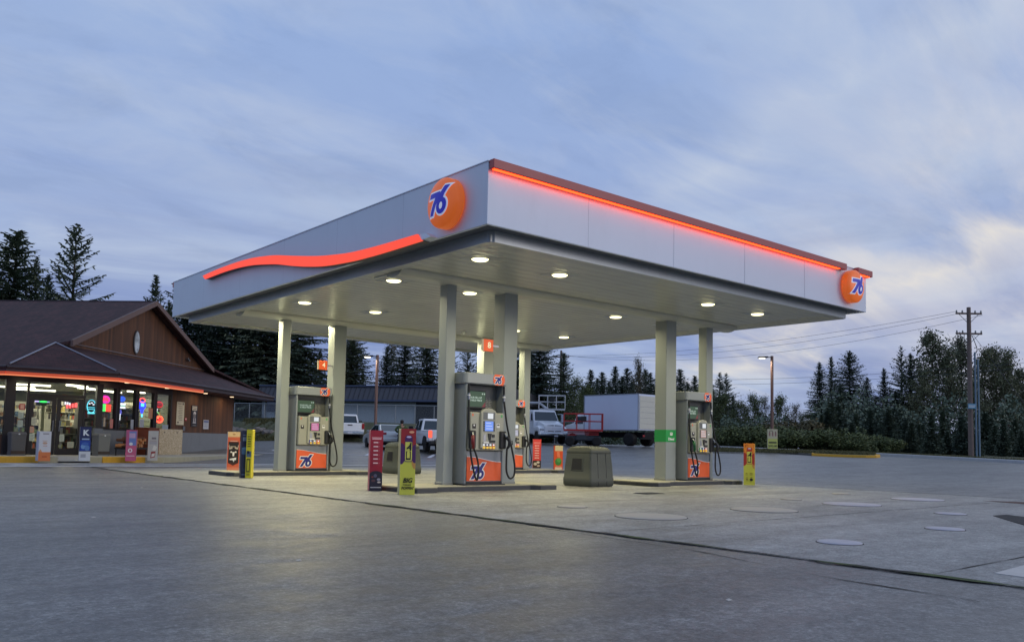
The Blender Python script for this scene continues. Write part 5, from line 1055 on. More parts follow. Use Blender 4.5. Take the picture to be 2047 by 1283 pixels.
def pickup(px, d, head, lab, lit, crew):
    x, y = xy(px, d); t = thing('pickup_truck', lab, 'pickup truck', (x, y, gz(x, y)+.02), math.pi/2-head, 'pickup trucks parked beyond the pumps')
    # local x forward, y left ; rear at x=-2.9
    b = MB(); b.prism([(-2.9, .62), (-2.9, 1.22), (-.75, 1.22), (-.75, 1.18), (1.25, 1.18), (2.75, 1.10), (2.95, .95), (2.95, .55), (2.55, .5), (2.4, .85), (1.6, .85), (1.45, .45), (-1.25, .45), (-1.4, .85), (-2.25, .85), (-2.4, .55)], -.98, .98, 'y'); b.build('body', M_vw, t, bevel=.06, seg=2)
    u = MB(); u.box(-2.7, 2.7, -.85, .85, .35, .95); u.build('chassis', M_shad, t)
    c0, c1 = (-.8, 1.3) if crew else (-.1, 1.3)
    c = MB(); c.hexa([(c0, -.93, 1.18), (c1, -.93, 1.18), (c1, .93, 1.18), (c0, .93, 1.18)], [(c0+.15, -.76, 1.90), (c1-.75, -.76, 1.90), (c1-.75, .76, 1.90), (c0+.15, .76, 1.90)]); cb = c.build('cab', M_vw, t, bevel=.07, seg=2)
    g = MB(); f = lambda k: (lerp(c0, c0+.15, k))
    g.hexa([(f(.12)-.012, -.78, 1.27), (f(.12)-.012, .78, 1.27), (f(.12)+.02, .78, 1.27), (f(.12)+.02, -.78, 1.27)], [(f(.82)-.012, -.68, 1.78), (f(.82)-.012, .68, 1.78), (f(.82)+.02, .68, 1.78), (f(.82)+.02, -.68, 1.78)]); g.build('rear_window', M_glz, cb)
    for sg in (-1, 1):
        for xa, xb in (((c0+.12, (c0+c1)/2-.22), ((c0+c1)/2-.12, c1-.35)) if crew else ((c0+.3, c1-.35),)):
            g = MB(); g.hexa([(xa, sg*.935, 1.24), (xb, sg*.935, 1.24), (xb, sg*.88, 1.24), (xa, sg*.88, 1.24)], [(xa+.12, sg*.80, 1.80), (min(xb, c1-.8), sg*.80, 1.80), (min(xb, c1-.8), sg*.74, 1.80), (xa+.12, sg*.74, 1.80)]); g.build('side_window', M_glz, cb)
        m = MB(); m.box(c1-.35, c1-.22, min(sg*1.0, sg*1.25), max(sg*1.0, sg*1.25), 1.2, 1.48); m.build('mirror', M_dark, t, bevel=.02)
        l = MB(); l.box(-2.93, -2.80, min(sg*.80, sg*.985), max(sg*.80, sg*.985), .80, 1.20); l.build('tail_light', M_redon if lit else M_redl, t, bevel=.02)
        wheel(t, -1.83, sg*.83, .40, .27); wheel(t, 2.0, sg*.83, .40, .27)
        a = MB(); a.prism([(-1.83+.47*math.cos(q), .45+.47*math.sin(q)) for q in [math.pi*i/10 for i in range(11)]], min(sg*.80, sg*.992), max(sg*.80, sg*.992), 'y'); a.build('wheel_arch', M_shad, t)
        h = MB(); h.box(.5, .62, sg*.985-.02, sg*.985+.02, 1.02, 1.06); h.build('door_handle', M_dark, t)
    g = MB(); g.box(-2.93, -2.89, -.78, .78, .66, 1.20); tg = g.build('tailgate', M_vw, t, bevel=.015); g = MB(); g.box(-2.945, -2.93, -.16, .16, 1.04, 1.11); g.build('handle', M_dark, tg)
    g = MB(); g.box(-3.08, -2.86, -.95, .95, .44, .62); bp = g.build('bumper', M_chr if not lit else M_dark, t, bevel=.03); g = MB(); g.box(-3.09, -3.08, -.16, .16, .47, .60); g.build('number_plate', M_plate, bp)
    return t
pickup(691, 61, R_(24), 'white pickup truck farther left, seen from behind, its tail lights off', False, False)
pickup(866, 49.5, R_(21), 'white crew cab pickup truck with a lit red tail light', True, True)
def sedan(px, d, head):
    x, y = xy(px, d); t = thing('sedan_car', 'silver sedan parked between the two white pickups', 'car', (x, y, gz(x, y)+.02), math.pi/2-head)
    b = MB(); b.prism([(-2.35, .45), (-2.38, .75), (-2.25, 1.00), (-1.75, 1.04), (-.6, .98), (1.2, .95), (2.1, .80), (2.35, .62), (2.35, .35), (1.95, .3), (1.8, .62), (1.1, .62), (.95, .28), (-1.0, .28), (-1.15, .62), (-1.85, .62), (-2.0, .34)], -.89, .89, 'y'); b.build('body', M_vs, t, bevel=.09, seg=2)
    c = MB(); c.hexa([(-1.85, -.84, .98), (1.15, -.84, .96), (1.15, .84, .96), (-1.85, .84, .98)], [(-.85, -.62, 1.44), (.25, -.62, 1.45), (.25, .62, 1.45), (-.85, .62, 1.44)]); cb = c.build('cabin', M_vs, t, bevel=.06, seg=2)
    f = lambda k: (lerp(-1.85, -.85, k), lerp(.98, 1.44, k))
    (xa, za), (xb, zb) = f(.14), f(.88); g = MB(); g.hexa([(xa-.012, -.72, za+.012), (xa-.012, .72, za+.012), (xa+.02, .72, za-.02), (xa+.02, -.72, za-.02)], [(xb-.012, -.58, zb+.012), (xb-.012, .58, zb+.012), (xb+.02, .58, zb-.02), (xb+.02, -.58, zb-.02)]); g.build('rear_window', M_glz, cb)
    for sg in (-1, 1):
        for x0, x1, x2, x3 in ((-1.45, -.55, -.72, -.5), (-.45, .75, -.42, .15)):
            g = MB(); g.hexa([(x0, sg*.845, 1.0), (x1, sg*.845, 1.0), (x1, sg*.8, 1.0), (x0, sg*.8, 1.0)], [(x2, sg*.665, 1.38), (x3, sg*.665, 1.38), (x3, sg*.62, 1.38), (x2, sg*.62, 1.38)]); g.build('side_window', M_glz, cb)
        l = MB(); l.box(-2.37, -2.1, min(sg*.58, sg*.895), max(sg*.58, sg*.895), .80, .95); l.build('tail_light', M_redl, t, bevel=.02)
        wheel(t, -1.5, sg*.76, .32, .22); wheel(t, 1.45, sg*.76, .32, .22)
        m = MB(); m.box(.55, .7, min(sg*.88, sg*1.03), max(sg*.88, sg*1.03), .98, 1.1); m.build('mirror', M_vs, t, bevel=.02)
    g = MB(); g.box(-2.395, -2.375, -.17, .17, .74, .86); g.build('number_plate', M_plate, t); g = MB(); g.box(-2.44, -2.2, -.86, .86, .42, .66); g.build('bumper', M_vs, t, bevel=.05)
    u = MB(); u.box(-2.1, 2.1, -.75, .75, .2, .6); u.build('chassis', M_shad, t)
sedan(771, 51.5, R_(17))
# conventional cab truck with flatbed
x, y = xy(1080, 65); t = thing('cab_truck', 'white long nosed truck with a chrome grille facing the camera', 'truck', (x, y, gz(x, y)+.02), math.pi/2-R_(40+180-20))
b = MB(); b.prism([(1.2, .75), (1.2, 1.75), (1.6, 1.74), (2.6, 1.50), (2.72, 1.3), (2.72, .75)], -.80, .80, 'y'); b.build('bonnet', M_vw, t, bevel=.12, seg=3)
for sg in (-1, 1):
    f = MB(); f.prism([(1.15, .75), (1.2, 1.1), (1.45, 1.33), (2.1, 1.36), (2.55, 1.15), (2.7, .85), (2.7, .62), (2.35, .62), (2.2, .95), (1.6, .95), (1.4, .62)], min(sg*.74, sg*1.15), max(sg*.74, sg*1.15), 'y'); f.build('fender', M_vw, t, bevel=.10, seg=2)
    h = MB(); h.box(2.45, 2.66, min(sg*.80, sg*1.10), max(sg*.80, sg*1.10), .98, 1.16); h.build('headlight', M_head, t, bevel=.04)
    wheel(t, 1.9, sg*.95, .50, .28); wheel(t, -3.2, sg*.95, .50, .5)
    m = MB(); m.box(.95, 1.1, min(sg*1.25, sg*1.42), max(sg*1.25, sg*1.42), 1.65, 2.3); m.tube([(.9, sg*1.02, 2.3), (1.02, sg*1.33, 2.3)], .02); m.tube([(.9, sg*1.02, 1.7), (1.02, sg*1.33, 1.7)], .02); m.build('mirror', M_chr, t)
c = MB(); c.hexa([(-.5, -1.05, .75), (1.2, -1.05, .75), (1.2, 1.05, .75), (-.5, 1.05, .75)], [(-.5, -1.05, 1.72), (1.2, -1.05, 1.72), (1.2, 1.05, 1.72), (-.5, 1.05, 1.72)]); c.build('cab', M_vw, t, bevel=.05)
c = MB(); c.hexa([(-.5, -1.04, 1.7), (1.18, -1.04, 1.7), (1.18, 1.04, 1.7), (-.5, 1.04, 1.7)], [(-.48, -.92, 2.62), (.70, -.90, 2.58), (.70, .90, 2.58), (-.48, .92, 2.62)]); cb = c.build('cab_roof', M_vw, t, bevel=.09, seg=2)
g = MB(); g.hexa([(1.165, -.93, 1.78), (1.165, .93, 1.78), (1.12, .93, 1.78), (1.12, -.93, 1.78)], [(.80, -.82, 2.44), (.80, .82, 2.44), (.75, .82, 2.44), (.75, -.82, 2.44)]); g.build('windscreen', M_glz, cb)
for sg in (-1, 1):
    g = MB(); g.hexa([(-.1, sg*1.045, 1.78), (.95, sg*1.045, 1.78), (.95, sg*1.0, 1.78), (-.1, sg*1.0, 1.78)], [(-.1, sg*.965, 2.38), (.62, sg*.965, 2.38), (.62, sg*.92, 2.38), (-.1, sg*.92, 2.38)]); g.build('side_window', M_glz, cb)
g = MB()
for sg in (-1, 1): g.hexa([(2.725, sg*.04, .92), (2.725, sg*.52, .95), (2.68, sg*.52, .95), (2.68, sg*.04, .92)], [(2.68, sg*.04, 1.42), (2.68, sg*.58, 1.38), (2.6, sg*.58, 1.38), (2.6, sg*.04, 1.42)])
g.build('grille', pm('grille_dark', s(40, 40, 46), .5, .0, var=.2, nsc=30), t)
g = MB(); g.tube(smooth([(2.55, -1.12, .72), (2.88, -.8, .74), (2.95, 0, .76), (2.88, .8, .74), (2.55, 1.12, .72)], 4), .13, 8); bp = g.build('bumper', M_chr, t)
g = MB(); g.tube(smooth([(2.72, -.9, .62), (2.96, 0, .60), (2.72, .9, .62)], 4), .06, 6); g.build('lower_intake', M_dark, bp); g = MB(); g.box(3.06, 3.08, -.15, .15, .55, .67); g.build('number_plate', M_plate, bp)
g = MB(); g.box(-5.2, 2.5, -.5, .5, .5, .85); g.build('chassis', M_shad, t); g = MB(); g.box(-5.3, -.7, -1.15, 1.15, 1.0, 1.12); g.build('flatbed', M_colw, t)
# aerial platforms
def basket(name, lab, L, Wd, H, z0, mat, loc, rz, legs, r=.03, grp='aerial work platforms'):
    t = thing(name, lab, 'work platform', loc, rz, grp)
    f = MB(); f.box(-L/2, L/2, -Wd/2, Wd/2, z0, z0+.14); f.build('deck', mat, t, bevel=.01)
    b = MB(); 
    for x, y in ((-L/2, -Wd/2), (-L/6, -Wd/2), (L/6, -Wd/2), (L/2, -Wd/2), (L/2, Wd/2), (L/6, Wd/2), (-L/6, Wd/2), (-L/2, Wd/2), (L/2, 0), (-L/2, 0)): b.tube([(x, y, z0+.14), (x, y, z0+H)], r, 6)
    for z in (z0+.14+(H-.14)*.52, z0+H):
        P = [(-L/2, -Wd/2, z), (L/2, -Wd/2, z), (L/2, Wd/2, z), (-L/2, Wd/2, z)]
        for i in range(4): b.tube([P[i], P[(i+1) % 4]], r, 6)
    b.build('guard_rail', mat, t)
    c = MB(); c.box(-.2, .2, -Wd/2-.16, -Wd/2-.02, z0+.7, z0+1.05); c.build('control_box', M_dark, t, bevel=.02)
    return t
M_lw = pm('lift_white', s(190, 192, 196), .4, var=.06); M_lr = pm('lift_red', s(178, 44, 42), .45, var=.1, dirt=.2); M_lg = pm('lift_dark', s(48, 54, 60), .6, var=.2)
x, y = xy(1102, 71); zb = gz(x, y)+.02; t = basket('boom_lift', 'white boom lift basket raised behind the white truck', 2.2, .95, 1.25, 2.75, M_lw, (x, y, zb), -R_(44), None, .035)
b = MB(); b.tube([(-.2, 0, 2.75), (-1.1, .8, 3.4), (-2.6, 1.0, 3.4)], .11, 8); b.tube([(-2.6, 1.0, 3.4), (-3.6, 1.6, 1.4)], .14, 8); b.build('boom_arm', M_lw, t)
b = MB(); b.box(-4.6, -2.4, .8, 2.6, .5, 1.4); b.build('turntable', M_lw, t, bevel=.05)
for x_, y_ in ((-4.4, .7), (-2.6, .7), (-4.4, 2.7), (-2.6, 2.7)): wheel(t, x_, y_, .42, .3)
b = MB(); b.box(-4.5, -2.5, .75, 2.65, .35, .5); b.build('base_frame', M_lg, t)
x, y = xy(1165, 60.5); zb = gz(x, y)+.02; t = basket('scissor_lift', 'red scissor lift with its platform down beside the white box truck', 2.75, 1.3, 1.25, 1.05, M_lr, (x, y, zb), -R_(42), None, .028)
b = MB(); b.box(-1.25, 1.25, -.55, .55, .38, .72); b.build('chassis', M_lg, t, bevel=.03)
for sg in (-1, 1):
    for x_ in (-.95, .95):
        wh = wheel(t, x_, sg*.6, .33, .26)
b = MB()
for k in range(3):
    z = .74+k*.1
    for sg in (-1, 1): b.hexa([(-1.1, sg*.4-.03, z), (1.1, sg*.4-.03, z+.05), (1.1, sg*.4+.03, z+.05), (-1.1, sg*.4+.03, z)], [(-1.1, sg*.4-.03, z+.05), (1.1, sg*.4-.03, z+.1), (1.1, sg*.4+.03, z+.1), (-1.1, sg*.4+.03, z+.05)])
b.build('scissor_arms', M_lr, t)
b = MB(); b.box(-.5, .2, -.70, -.58, .42, .8); b.build('battery_box', M_lg, t, bevel=.02)
# box truck
x, y = xy(1240, 62); hd_ = R_(40-41); t = thing('box_truck', 'long white box truck parked behind the red lift', 'truck', (x, y, gz(x, y)+.02), math.pi/2-hd_)
b = MB(); b.box(-2.7, 2.55, -1.22, 1.22, 1.12, 3.68); bx_ = b.build('cargo_box', pm('cargo_white', s(212, 220, 236), .35, var=.03, nsc=.6, dirt=.06), t, bevel=.03)
e = MB()
for x_ in (-2.71, 2.52): e.box(x_-.04, x_+.04, 1.19, 1.235, 1.1, 3.70); e.box(x_-.04, x_+.04, -1.235, -1.19, 1.1, 3.70)
for z in (1.10, 3.64): e.box(-2.75, 2.56, 1.195, 1.23, z, z+.07)
e.build('edge_trim', pm('alu_trim', s(150, 156, 165), .4, .5, var=.1), bx_)
g = MB()
for k in range(6): g.box(-2.735, -2.702, -1.08, 1.08, 1.22+k*.39, 1.22+k*.39+.375)
g.build('roller_door', pm('roller_white', s(205, 204, 190), .5, var=.05), bx_)
b = MB(); b.box(-2.7, 4.4, -.5, .5, .62, 1.0); b.box(-2.95, -2.7, -1.15, 1.15, .5, .62); b.build('chassis', M_shad, t)
b = MB(); b.prism([(2.7, .7), (2.7, 2.35), (3.5, 2.3), (3.85, 1.68), (4.7, 1.5), (4.85, 1.2), (4.85, .7)], -1.0, 1.0, 'y'); cb = b.build('cab', M_vw, t, bevel=.08, seg=2)
for sg in (-1, 1):
    g = MB(); g.hexa([(2.85, sg*1.0, 1.6), (3.7, sg*1.0, 1.6), (3.7, sg*1.01, 1.6), (2.85, sg*1.01, 1.6)], [(2.85, sg*1.0, 2.15), (3.45, sg*1.0, 2.15), (3.45, sg*1.01, 2.15), (2.85, sg*1.01, 2.15)]); g.build('side_window', M_glz, cb)
    wheel(t, -1.75, sg*.93, .48, .5); wheel(t, 3.95, sg*.9, .46, .28)
    g = MB(); g.box(-3.07, -3.02, sg*1.0-.1, sg*1.0+.1, .66, .8); g.build('tail_light', M_redl, t)

# ================================================================== person at the pickup
def person():
    x, y = xy(801, 48.6); z = gz(x, y)+.02
    t = thing('person', 'person in an olive green jacket leaning at the lit pickup, seen from behind', 'person', (x, y, z), R_(40)*-1+R_(-10))
    def skin(name, joints, edges, mats, root=0, par=t):
        me = bpy.data.meshes.new(name); me.from_pydata([j[0] for j in joints], edges, []); me.materials.append(mats)
        o = link(name, me, par); sk_ = o.modifiers.new('skin', 'SKIN'); sk_.use_smooth_shade = True
        for i, j in enumerate(joints): r = j[1]; me.skin_vertices[0].data[i].radius = r if isinstance(r, tuple) else (r, r); me.skin_vertices[0].data[i].use_root = i == root
        m = o.modifiers.new('sub', 'SUBSURF'); m.levels = 2; m.render_levels = 2; return o
    skn = pm('skin', s(176, 128, 104), .5, var=.05)
    # body: pelvis, spine, neck, head, arms, legs (facing +y, away from camera)
    J = [((0, 0, .95), (.15, .10)), ((0, .03, 1.15), (.14, .09)), ((0, .08, 1.38), (.16, .10)), ((0, .12, 1.50), .055), ((0, .15, 1.58), .06), ((0, .17, 1.66), .095), ((0, .17, 1.74), .07),
         ((-.19, .09, 1.42), .055), ((-.36, .02, 1.22), .042), ((-.20, .18, 1.06), .030), ((.19, .10, 1.42), .055), ((.30, .28, 1.26), .042), ((.26, .50, 1.30), .030),
         ((-.10, 0, .88), .10), ((-.12, .02, .50), .062), ((-.13, -.03, .09), .042), ((-.14, .12, .035), .035), ((.10, 0, .88), .10), ((.14, .06, .50), .062), ((.16, .0, .09), .042), ((.17, .15, .035), .035)]
    E_ = [(0, 1), (1, 2), (2, 3), (3, 4), (4, 5), (5, 6), (2, 7), (7, 8), (8, 9), (2, 10), (10, 11), (11, 12), (0, 13), (13, 14), (14, 15), (15, 16), (0, 17), (17, 18), (18, 19), (19, 20)]
    skin('body', J, E_, skn)
    for sg, wr in ((-1, Vector((-.20, .18, 1.06))), (1, Vector((.26, .50, 1.30)))):
        jj = [(tuple(wr), .028), (tuple(wr+Vector((.03*-sg, .07, -.01))), .032)]; ee = [(0, 1)]; b0 = wr+Vector((.03*-sg, .07, -.01))
        for k in range(4):
            o_ = b0+Vector(((k-1.5)*.019, .03, 0)); jj.append((tuple(o_), .0095)); jj.append((tuple(o_+Vector((0, .035+.006*(k % 3), -.015))), .0085)); jj.append((tuple(o_+Vector((0, .05+.006*(k % 3), -.035))), .008)); n_ = len(jj); ee += [(1, n_-3), (n_-3, n_-2), (n_-2, n_-1)]
        o_ = b0+Vector((.035*sg, -.01, 0)); jj.append((tuple(o_), .011)); jj.append((tuple(o_+Vector((.015*sg, .035, -.015))), .0095)); ee += [(1, len(jj)-2), (len(jj)-2, len(jj)-1)]
        skin('hand', jj, ee, skn)
    jk = [((0, -.005, .84), (.20, .15)), ((0, .03, 1.12), (.185, .135)), ((0, .075, 1.38), (.20, .13)), ((0, .10, 1.50), (.085, .08)), ((-.20, .09, 1.42), .085), ((-.36, .02, 1.22), .070), ((-.22, .165, 1.08), .055), ((.20, .10, 1.42), .085), ((.30, .28, 1.26), .070), ((.265, .47, 1.295), .052)]
    skin('jacket', jk, [(0, 1), (1, 2), (2, 3), (2, 4), (4, 5), (5, 6), (2, 7), (7, 8), (8, 9)], pm('olive_jacket', s(72, 92, 50), .8, var=.15, nsc=8))
    tr = [((0, 0, .90), (.155, .12)), ((-.10, 0, .86), .115), ((-.12, .02, .50), .08), ((-.13, -.03, .12), .07), ((.10, 0, .86), .115), ((.14, .06, .50), .08), ((.16, .0, .12), .07)]
    skin('trousers', tr, [(0, 1), (1, 2), (2, 3), (0, 4), (4, 5), (5, 6)], pm('dark_trousers', s(38, 42, 52), .8, var=.1))
    h = MB(); h.lathe([(.02, .125), (.07, .11), (.104, .06), (.108, 0), (.10, -.05), (.085, -.09)], 18, M=Matrix.Translation((0, .155, 1.69))); h.build('hair', pm('dark_hair', s(44, 34, 30), .8, var=.2, nsc=20), t)
    f = MB(); f.prism([(-.012, 1.66), (.012, 1.66), (.0, 1.70)], .25, .285, 'y'); f.box(-.045, -.02, .245, .256, 1.70, 1.712, 1); f.box(.02, .045, .245, .256, 1.70, 1.712, 1); f.box(-.025, .025, .245, .256, 1.625, 1.635, 1); f.build('face', [skn, M_dark], t)
person()

# ================================================================== long building, bank, fence
bk = [xy(380, 61), xy(700, 63.5), xy(905, 60), xy(1000, 61)]
bank = MB(); V = []; random.seed(6)
P = [xy(p, 58.5-.0*p) for p in range(380, 985, 8)]
rows = [(0, -.1), (.5, .22), (1.1, .62), (1.9, 1.02), (2.7, 1.36), (3.6, 1.50), (22, 1.50)]
for i, p in enumerate(P):
    for d_, z in rows: x = p[0]+_f0.x*d_; y = p[1]+_f0.y*d_; V.append((x, y, gz(p[0], p[1])+z+(random.uniform(-.10, .10) if .1 < z < 1.4 else 0)))
k = len(rows); bank.add(V, [(i*k+j, (i+1)*k+j, (i+1)*k+j+1, i*k+j+1) for i in range(len(P)-1) for j in range(k-1)], 0, True)
struct(bank.build('grassy_bank', M_grass))
M_rock = pm('bank_rock', s(120, 112, 104), .9, var=.3, nsc=4, bump=.5)
random.seed(9)
for i in range(34):
    p = xy(random.uniform(462, 552) if i < 26 else random.uniform(860, 905), 59.6+random.uniform(0, 1.3)); zz = gz(*p)+.35+random.uniform(0, .65); r = random.uniform(.16, .42)
    me = bpy.data.meshes.new('rock'); bm = bmesh.new(); bmesh.ops.create_icosphere(bm, subdivisions=2, radius=r)
    for v in bm.verts: v.co *= 1+.35*noise.noise(v.co*4+Vector((i, 0, 0))); v.co.z *= .6
    bm.to_mesh(me); bm.free(); me.materials.append(M_rock); tag(link('rock', me, loc=(p[0], p[1], zz)), 'grey rock set in the grassy bank', 'rock', 'rocks in the bank below the wire fence')
# building
ox, oy = xy(518, 80); ex, ey = xy(1010, 75); ax = Vector((ex-ox, ey-oy, 0)); Lb = ax.length; ang = math.atan2(ax.y, ax.x); zb = 2.4
t = thing('long_building', 'long low grey building with a blue ribbed mansard roof behind the parked cars', 'building', (ox, oy, zb), ang)
b = MB(); b.box(0, Lb, .6, 14, -.6, 3.0); b.build('wall', pm('building_wall', s(182, 192, 196), .8, var=.06, nsc=.6, dirt=.1), t)
M_mans = pm('mansard_blue', s(70, 70, 76), .55, .0, var=.06, nsc=1)
r = MB(); r.prism([(-.35, 2.35), (.55, 3.62), (14, 3.62), (14, 2.35)], -.4, Lb+.4, 'x'); r.build('mansard_roof', M_mans, t)
rb = MB(); k = 0; x = -.2
while x < Lb+.3:
    rb.hexa([(x, -.40, 2.35), (x+.05, -.40, 2.35), (x+.05, -.33, 2.35), (x, -.33, 2.35)], [(x, .50, 3.62), (x+.05, .50, 3.62), (x+.05, .57, 3.62), (x, .57, 3.62)]); x += .48
rr_ = rb.build('roof_ribs', pm('mansard_rib', s(50, 51, 56), .55, .0, var=.06), t); rr_['kind'] = 'stuff'
e = MB(); e.box(-.45, Lb+.45, .42, .7, 3.62, 3.76); e.build('roof_edge', pm('roof_edge', s(74, 84, 108), .5), t); e = MB(); e.box(-.45, Lb+.45, -.45, -.3, 2.22, 2.40); e.build('eave_gutter', pm('roof_edge', s(74, 84, 108)), t)
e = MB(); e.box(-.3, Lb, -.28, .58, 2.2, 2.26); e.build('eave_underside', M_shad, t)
for x in (.4, 2.0, 3.6): 
    w_ = MB(); w_.box(x, x+1.1, .52, .598, 1.2, 2.3); w_.build('window', M_glz, t)
for x in (.0, 1.6, 3.3, 5.2):
    w_ = MB(); w_.box(x, x+.28, .3, .59, -.5, 2.2); w_.build('pilaster', pm('pilaster', s(150, 160, 164), .7), t)
w_ = MB(); w_.box(15.3, 18.6, .50, .598, -.4, 2.2); w_.build('dark_doorway', pm('dark_doorway', s(38, 44, 52), .5), t)
# chain link fence
def mesh_mat():
    m = bpy.data.materials.new('chain_link'); m.use_nodes = True; nt = m.node_tree; nt.nodes.clear(); o = nt.nodes.new('ShaderNodeOutputMaterial'); mx = nt.nodes.new('ShaderNodeMixShader'); t_ = nt.nodes.new('ShaderNodeBsdfTransparent'); d = nt.nodes.new('ShaderNodeBsdfPrincipled'); d.inputs['Base Color'].default_value = (.2, .22, .23, 1)
    tc = nt.nodes.new('ShaderNodeTexCoord'); mp = mapping(nt, tc.outputs['Object'], rot=(0, R_(45), 0)); sp = nt.nodes.new('ShaderNodeSeparateXYZ'); nt.links.new(mp, sp.inputs[0])
    f = [mth(nt, 'LESS_THAN', mth(nt, 'FRACT', mth(nt, 'MULTIPLY', sp.outputs[i], 14.)), .09) for i in (0, 2)]
    nt.links.new(mth(nt, 'MAXIMUM', f[0], f[1]), mx.inputs[0]); nt.links.new(t_.outputs[0], mx.inputs[1]); nt.links.new(d.outputs[0], mx.inputs[2]); nt.links.new(mx.outputs[0], o.inputs[0]); return m
M_link = mesh_mat(); M_galv = pm('galvanised', s(140, 148, 152), .45, .6, var=.1)
def fence(pA, pB, z0, h, n, lab):
    A_ = Vector((*pA, 0)); B_ = Vector((*pB, 0)); L = (B_-A_).length; t = thing('wire_fence', lab, 'fence', (A_.x, A_.y, z0), math.atan2(B_.y-A_.y, B_.x-A_.x))
    m = MB(); m.box(0, L, -.004, .004, .03, h-.03); m.build('mesh_panel', M_link, t)
    r_ = MB(); r_.tube([(0, 0, h), (L, 0, h)], .03, 8); r_.build('top_rail', M_galv, t)
    for i in range(n+1): p = MB(); p.tube([(L*i/n, 0.02, -.3), (L*i/n, 0.02, h+.03)], .035, 8); p.build('post', M_galv, t)
fence(xy(466, 62.8), xy(556, 62.6), 2.02, 1.60, 3, 'wire mesh fence on the rocky bank beside the shop')
fence(xy(560, 62.6), xy(905, 61.6), 2.08, 1.58, 9, 'long wire mesh fence behind the parked cars')
fence(xy(1108, 70), xy(1180, 69), 1.0, 1.9, 4, 'wire mesh fence seen between the trucks')

# ================================================================== poles, lamps, wires, signs
M_pole = pm('pole_timber', s(122, 106, 98), .85, var=.25, nsc=3, bump=.3); M_grp = pm('pole_grey', s(150, 140, 130), .5, .3, var=.1)
def lamp_post(px, d, topy, lab, sgn, armpx):
    x, y = xy(px, d); z = gz(x, y); zt = pt(px, topy, d).z; t = thing('lamp_post', lab, 'lamp post', (x, y, z), 0, 'tall lot lamp posts')
    h = zt-z; b = MB(); b.box(-.075, .075, -.075, .075, .3, h); b.build('pole', pm('lamp_pole', s(112, 84, 74), .5, .2, var=.1), t, bevel=.01); b = MB(); b.lathe([(.25, 0), (.25, .6), (.2, .62)], 18); b.build('footing', M_curb, t)
    r_ = _r0*sgn; M_ = Matrix(((r_.x, -r_.y, 0, 0), (r_.y, r_.x, 0, 0), (0, 0, 1, h-.1), (0, 0, 0, 1)))
    a = MB(); a.tube([(0, 0, 0), (.35, 0, .02)], .03); a.build('arm', M_dark, t, M=M_); a = MB(); a.hexa([(.3, -.14, -.03), (.95, -.16, -.05), (.95, .16, -.05), (.3, .14, -.03)], [(.3, -.12, .07), (.9, -.10, .05), (.9, .10, .05), (.3, .12, .07)]); hd = a.build('lamp_head', M_dark, t, M=M_)
    l = MB(); l.box(.5, .85, -.10, .10, -.09, -.05); l.build('lens', em('lot_lamp', (1, .90, .66), 6), hd)
    ld = bpy.data.lights.new('lot_lamp', 'AREA'); ld.size = .3; ld.energy = 60; ld.color = (1, .9, .7); lo = bpy.data.objects.new('lot_lamp', ld); COL.objects.link(lo); lo.location = Vector((x, y, zt-.3))+r_*.7
lamp_post(1543.5, 57, 710, 'lot lamp post on the grass median at the right, lit', -1, 0)
lamp_post(749.5, 56, 708, 'lot lamp post behind the silver sedan, lit', -1, 0)
def utility(px, d, topy, lab, arms, r=.16, extra=False, arm_dir=None, aw=.92):
    x, y = xy(px, d); z = gz(x, y); zt = pt(px, topy, d).z; h = zt-z; t = thing('utility_pole', lab, 'utility pole', (x, y, z), 0, 'timber utility poles')
    b = MB(); b.tube([(0, 0, -.2), (0, 0, h)], r, 12, r1=r*.72); b.build('pole', M_pole, t)
    u = (arm_dir or _r0).normalized()
    for az in arms:
        a = MB(); p0 = -u*aw; p1 = u*aw; n_ = Vector((-u.y, u.x, 0))*.06
        q = [p0-n_, p1-n_, p1+n_, p0+n_]; a.hexa([(v.x, v.y, h-az-.06) for v in q], [(v.x, v.y, h-az+.06) for v in q]); ca = a.build('cross_arm', M_pole, t)
        br = MB()
        for sg in (-1, 1): br.tube([(0, 0, h-az-.75), tuple(u*sg*.7+Vector((0, 0, h-az-.05)))], .02, 6)
        br.build('brace', M_galv, ca)
        for k in (-.95, -.5, .5, .95): i_ = MB(); i_.lathe([(.05, 0), (.07, .05), (.04, .09), (.06, .13), (.02, .18)], 10, M=Matrix.Translation(u*k*aw+Vector((0, 0, h-az+.06)))); i_.build('insulator', M_colw, ca)
    return t, Vector((x, y, z)), h, u
tA, pA, hA, uA = utility(1941.5, 60, 611, 'tall utility pole at the right with two cross arms and grey conduits', (.45, 1.9), .19)
c = MB(); w0 = uA*.42
for k, (off, ht) in enumerate(((.30, 7.4), (.52, 6.9))):
    c = MB(); o_ = uA*off-_f0*.15; c.tube([(o_.x, o_.y, 0), (o_.x, o_.y, ht)], .065, 8); c.build('conduit', pm('conduit_grey', s(110, 134, 150), .5, var=.1), tA)
c = MB()
for k in range(3):
    a = uA*(-.85+.25*k); c.tube(smooth([(a.x, a.y, hA-1.85), (a.x*.95, a.y*.95, hA-2.9), (a.x*.5, a.y*.5, hA-3.5), (0, 0, hA-3.6)], 4), .022, 6)
c.tube(smooth([(uA.x*.2, uA.y*.2, hA-2.0), (uA.x*.55, uA.y*.55, hA-3.0), (uA.x*.4, uA.y*.4, 7.3)], 4), .025, 6); c.build('drop_cables', M_black, tA)
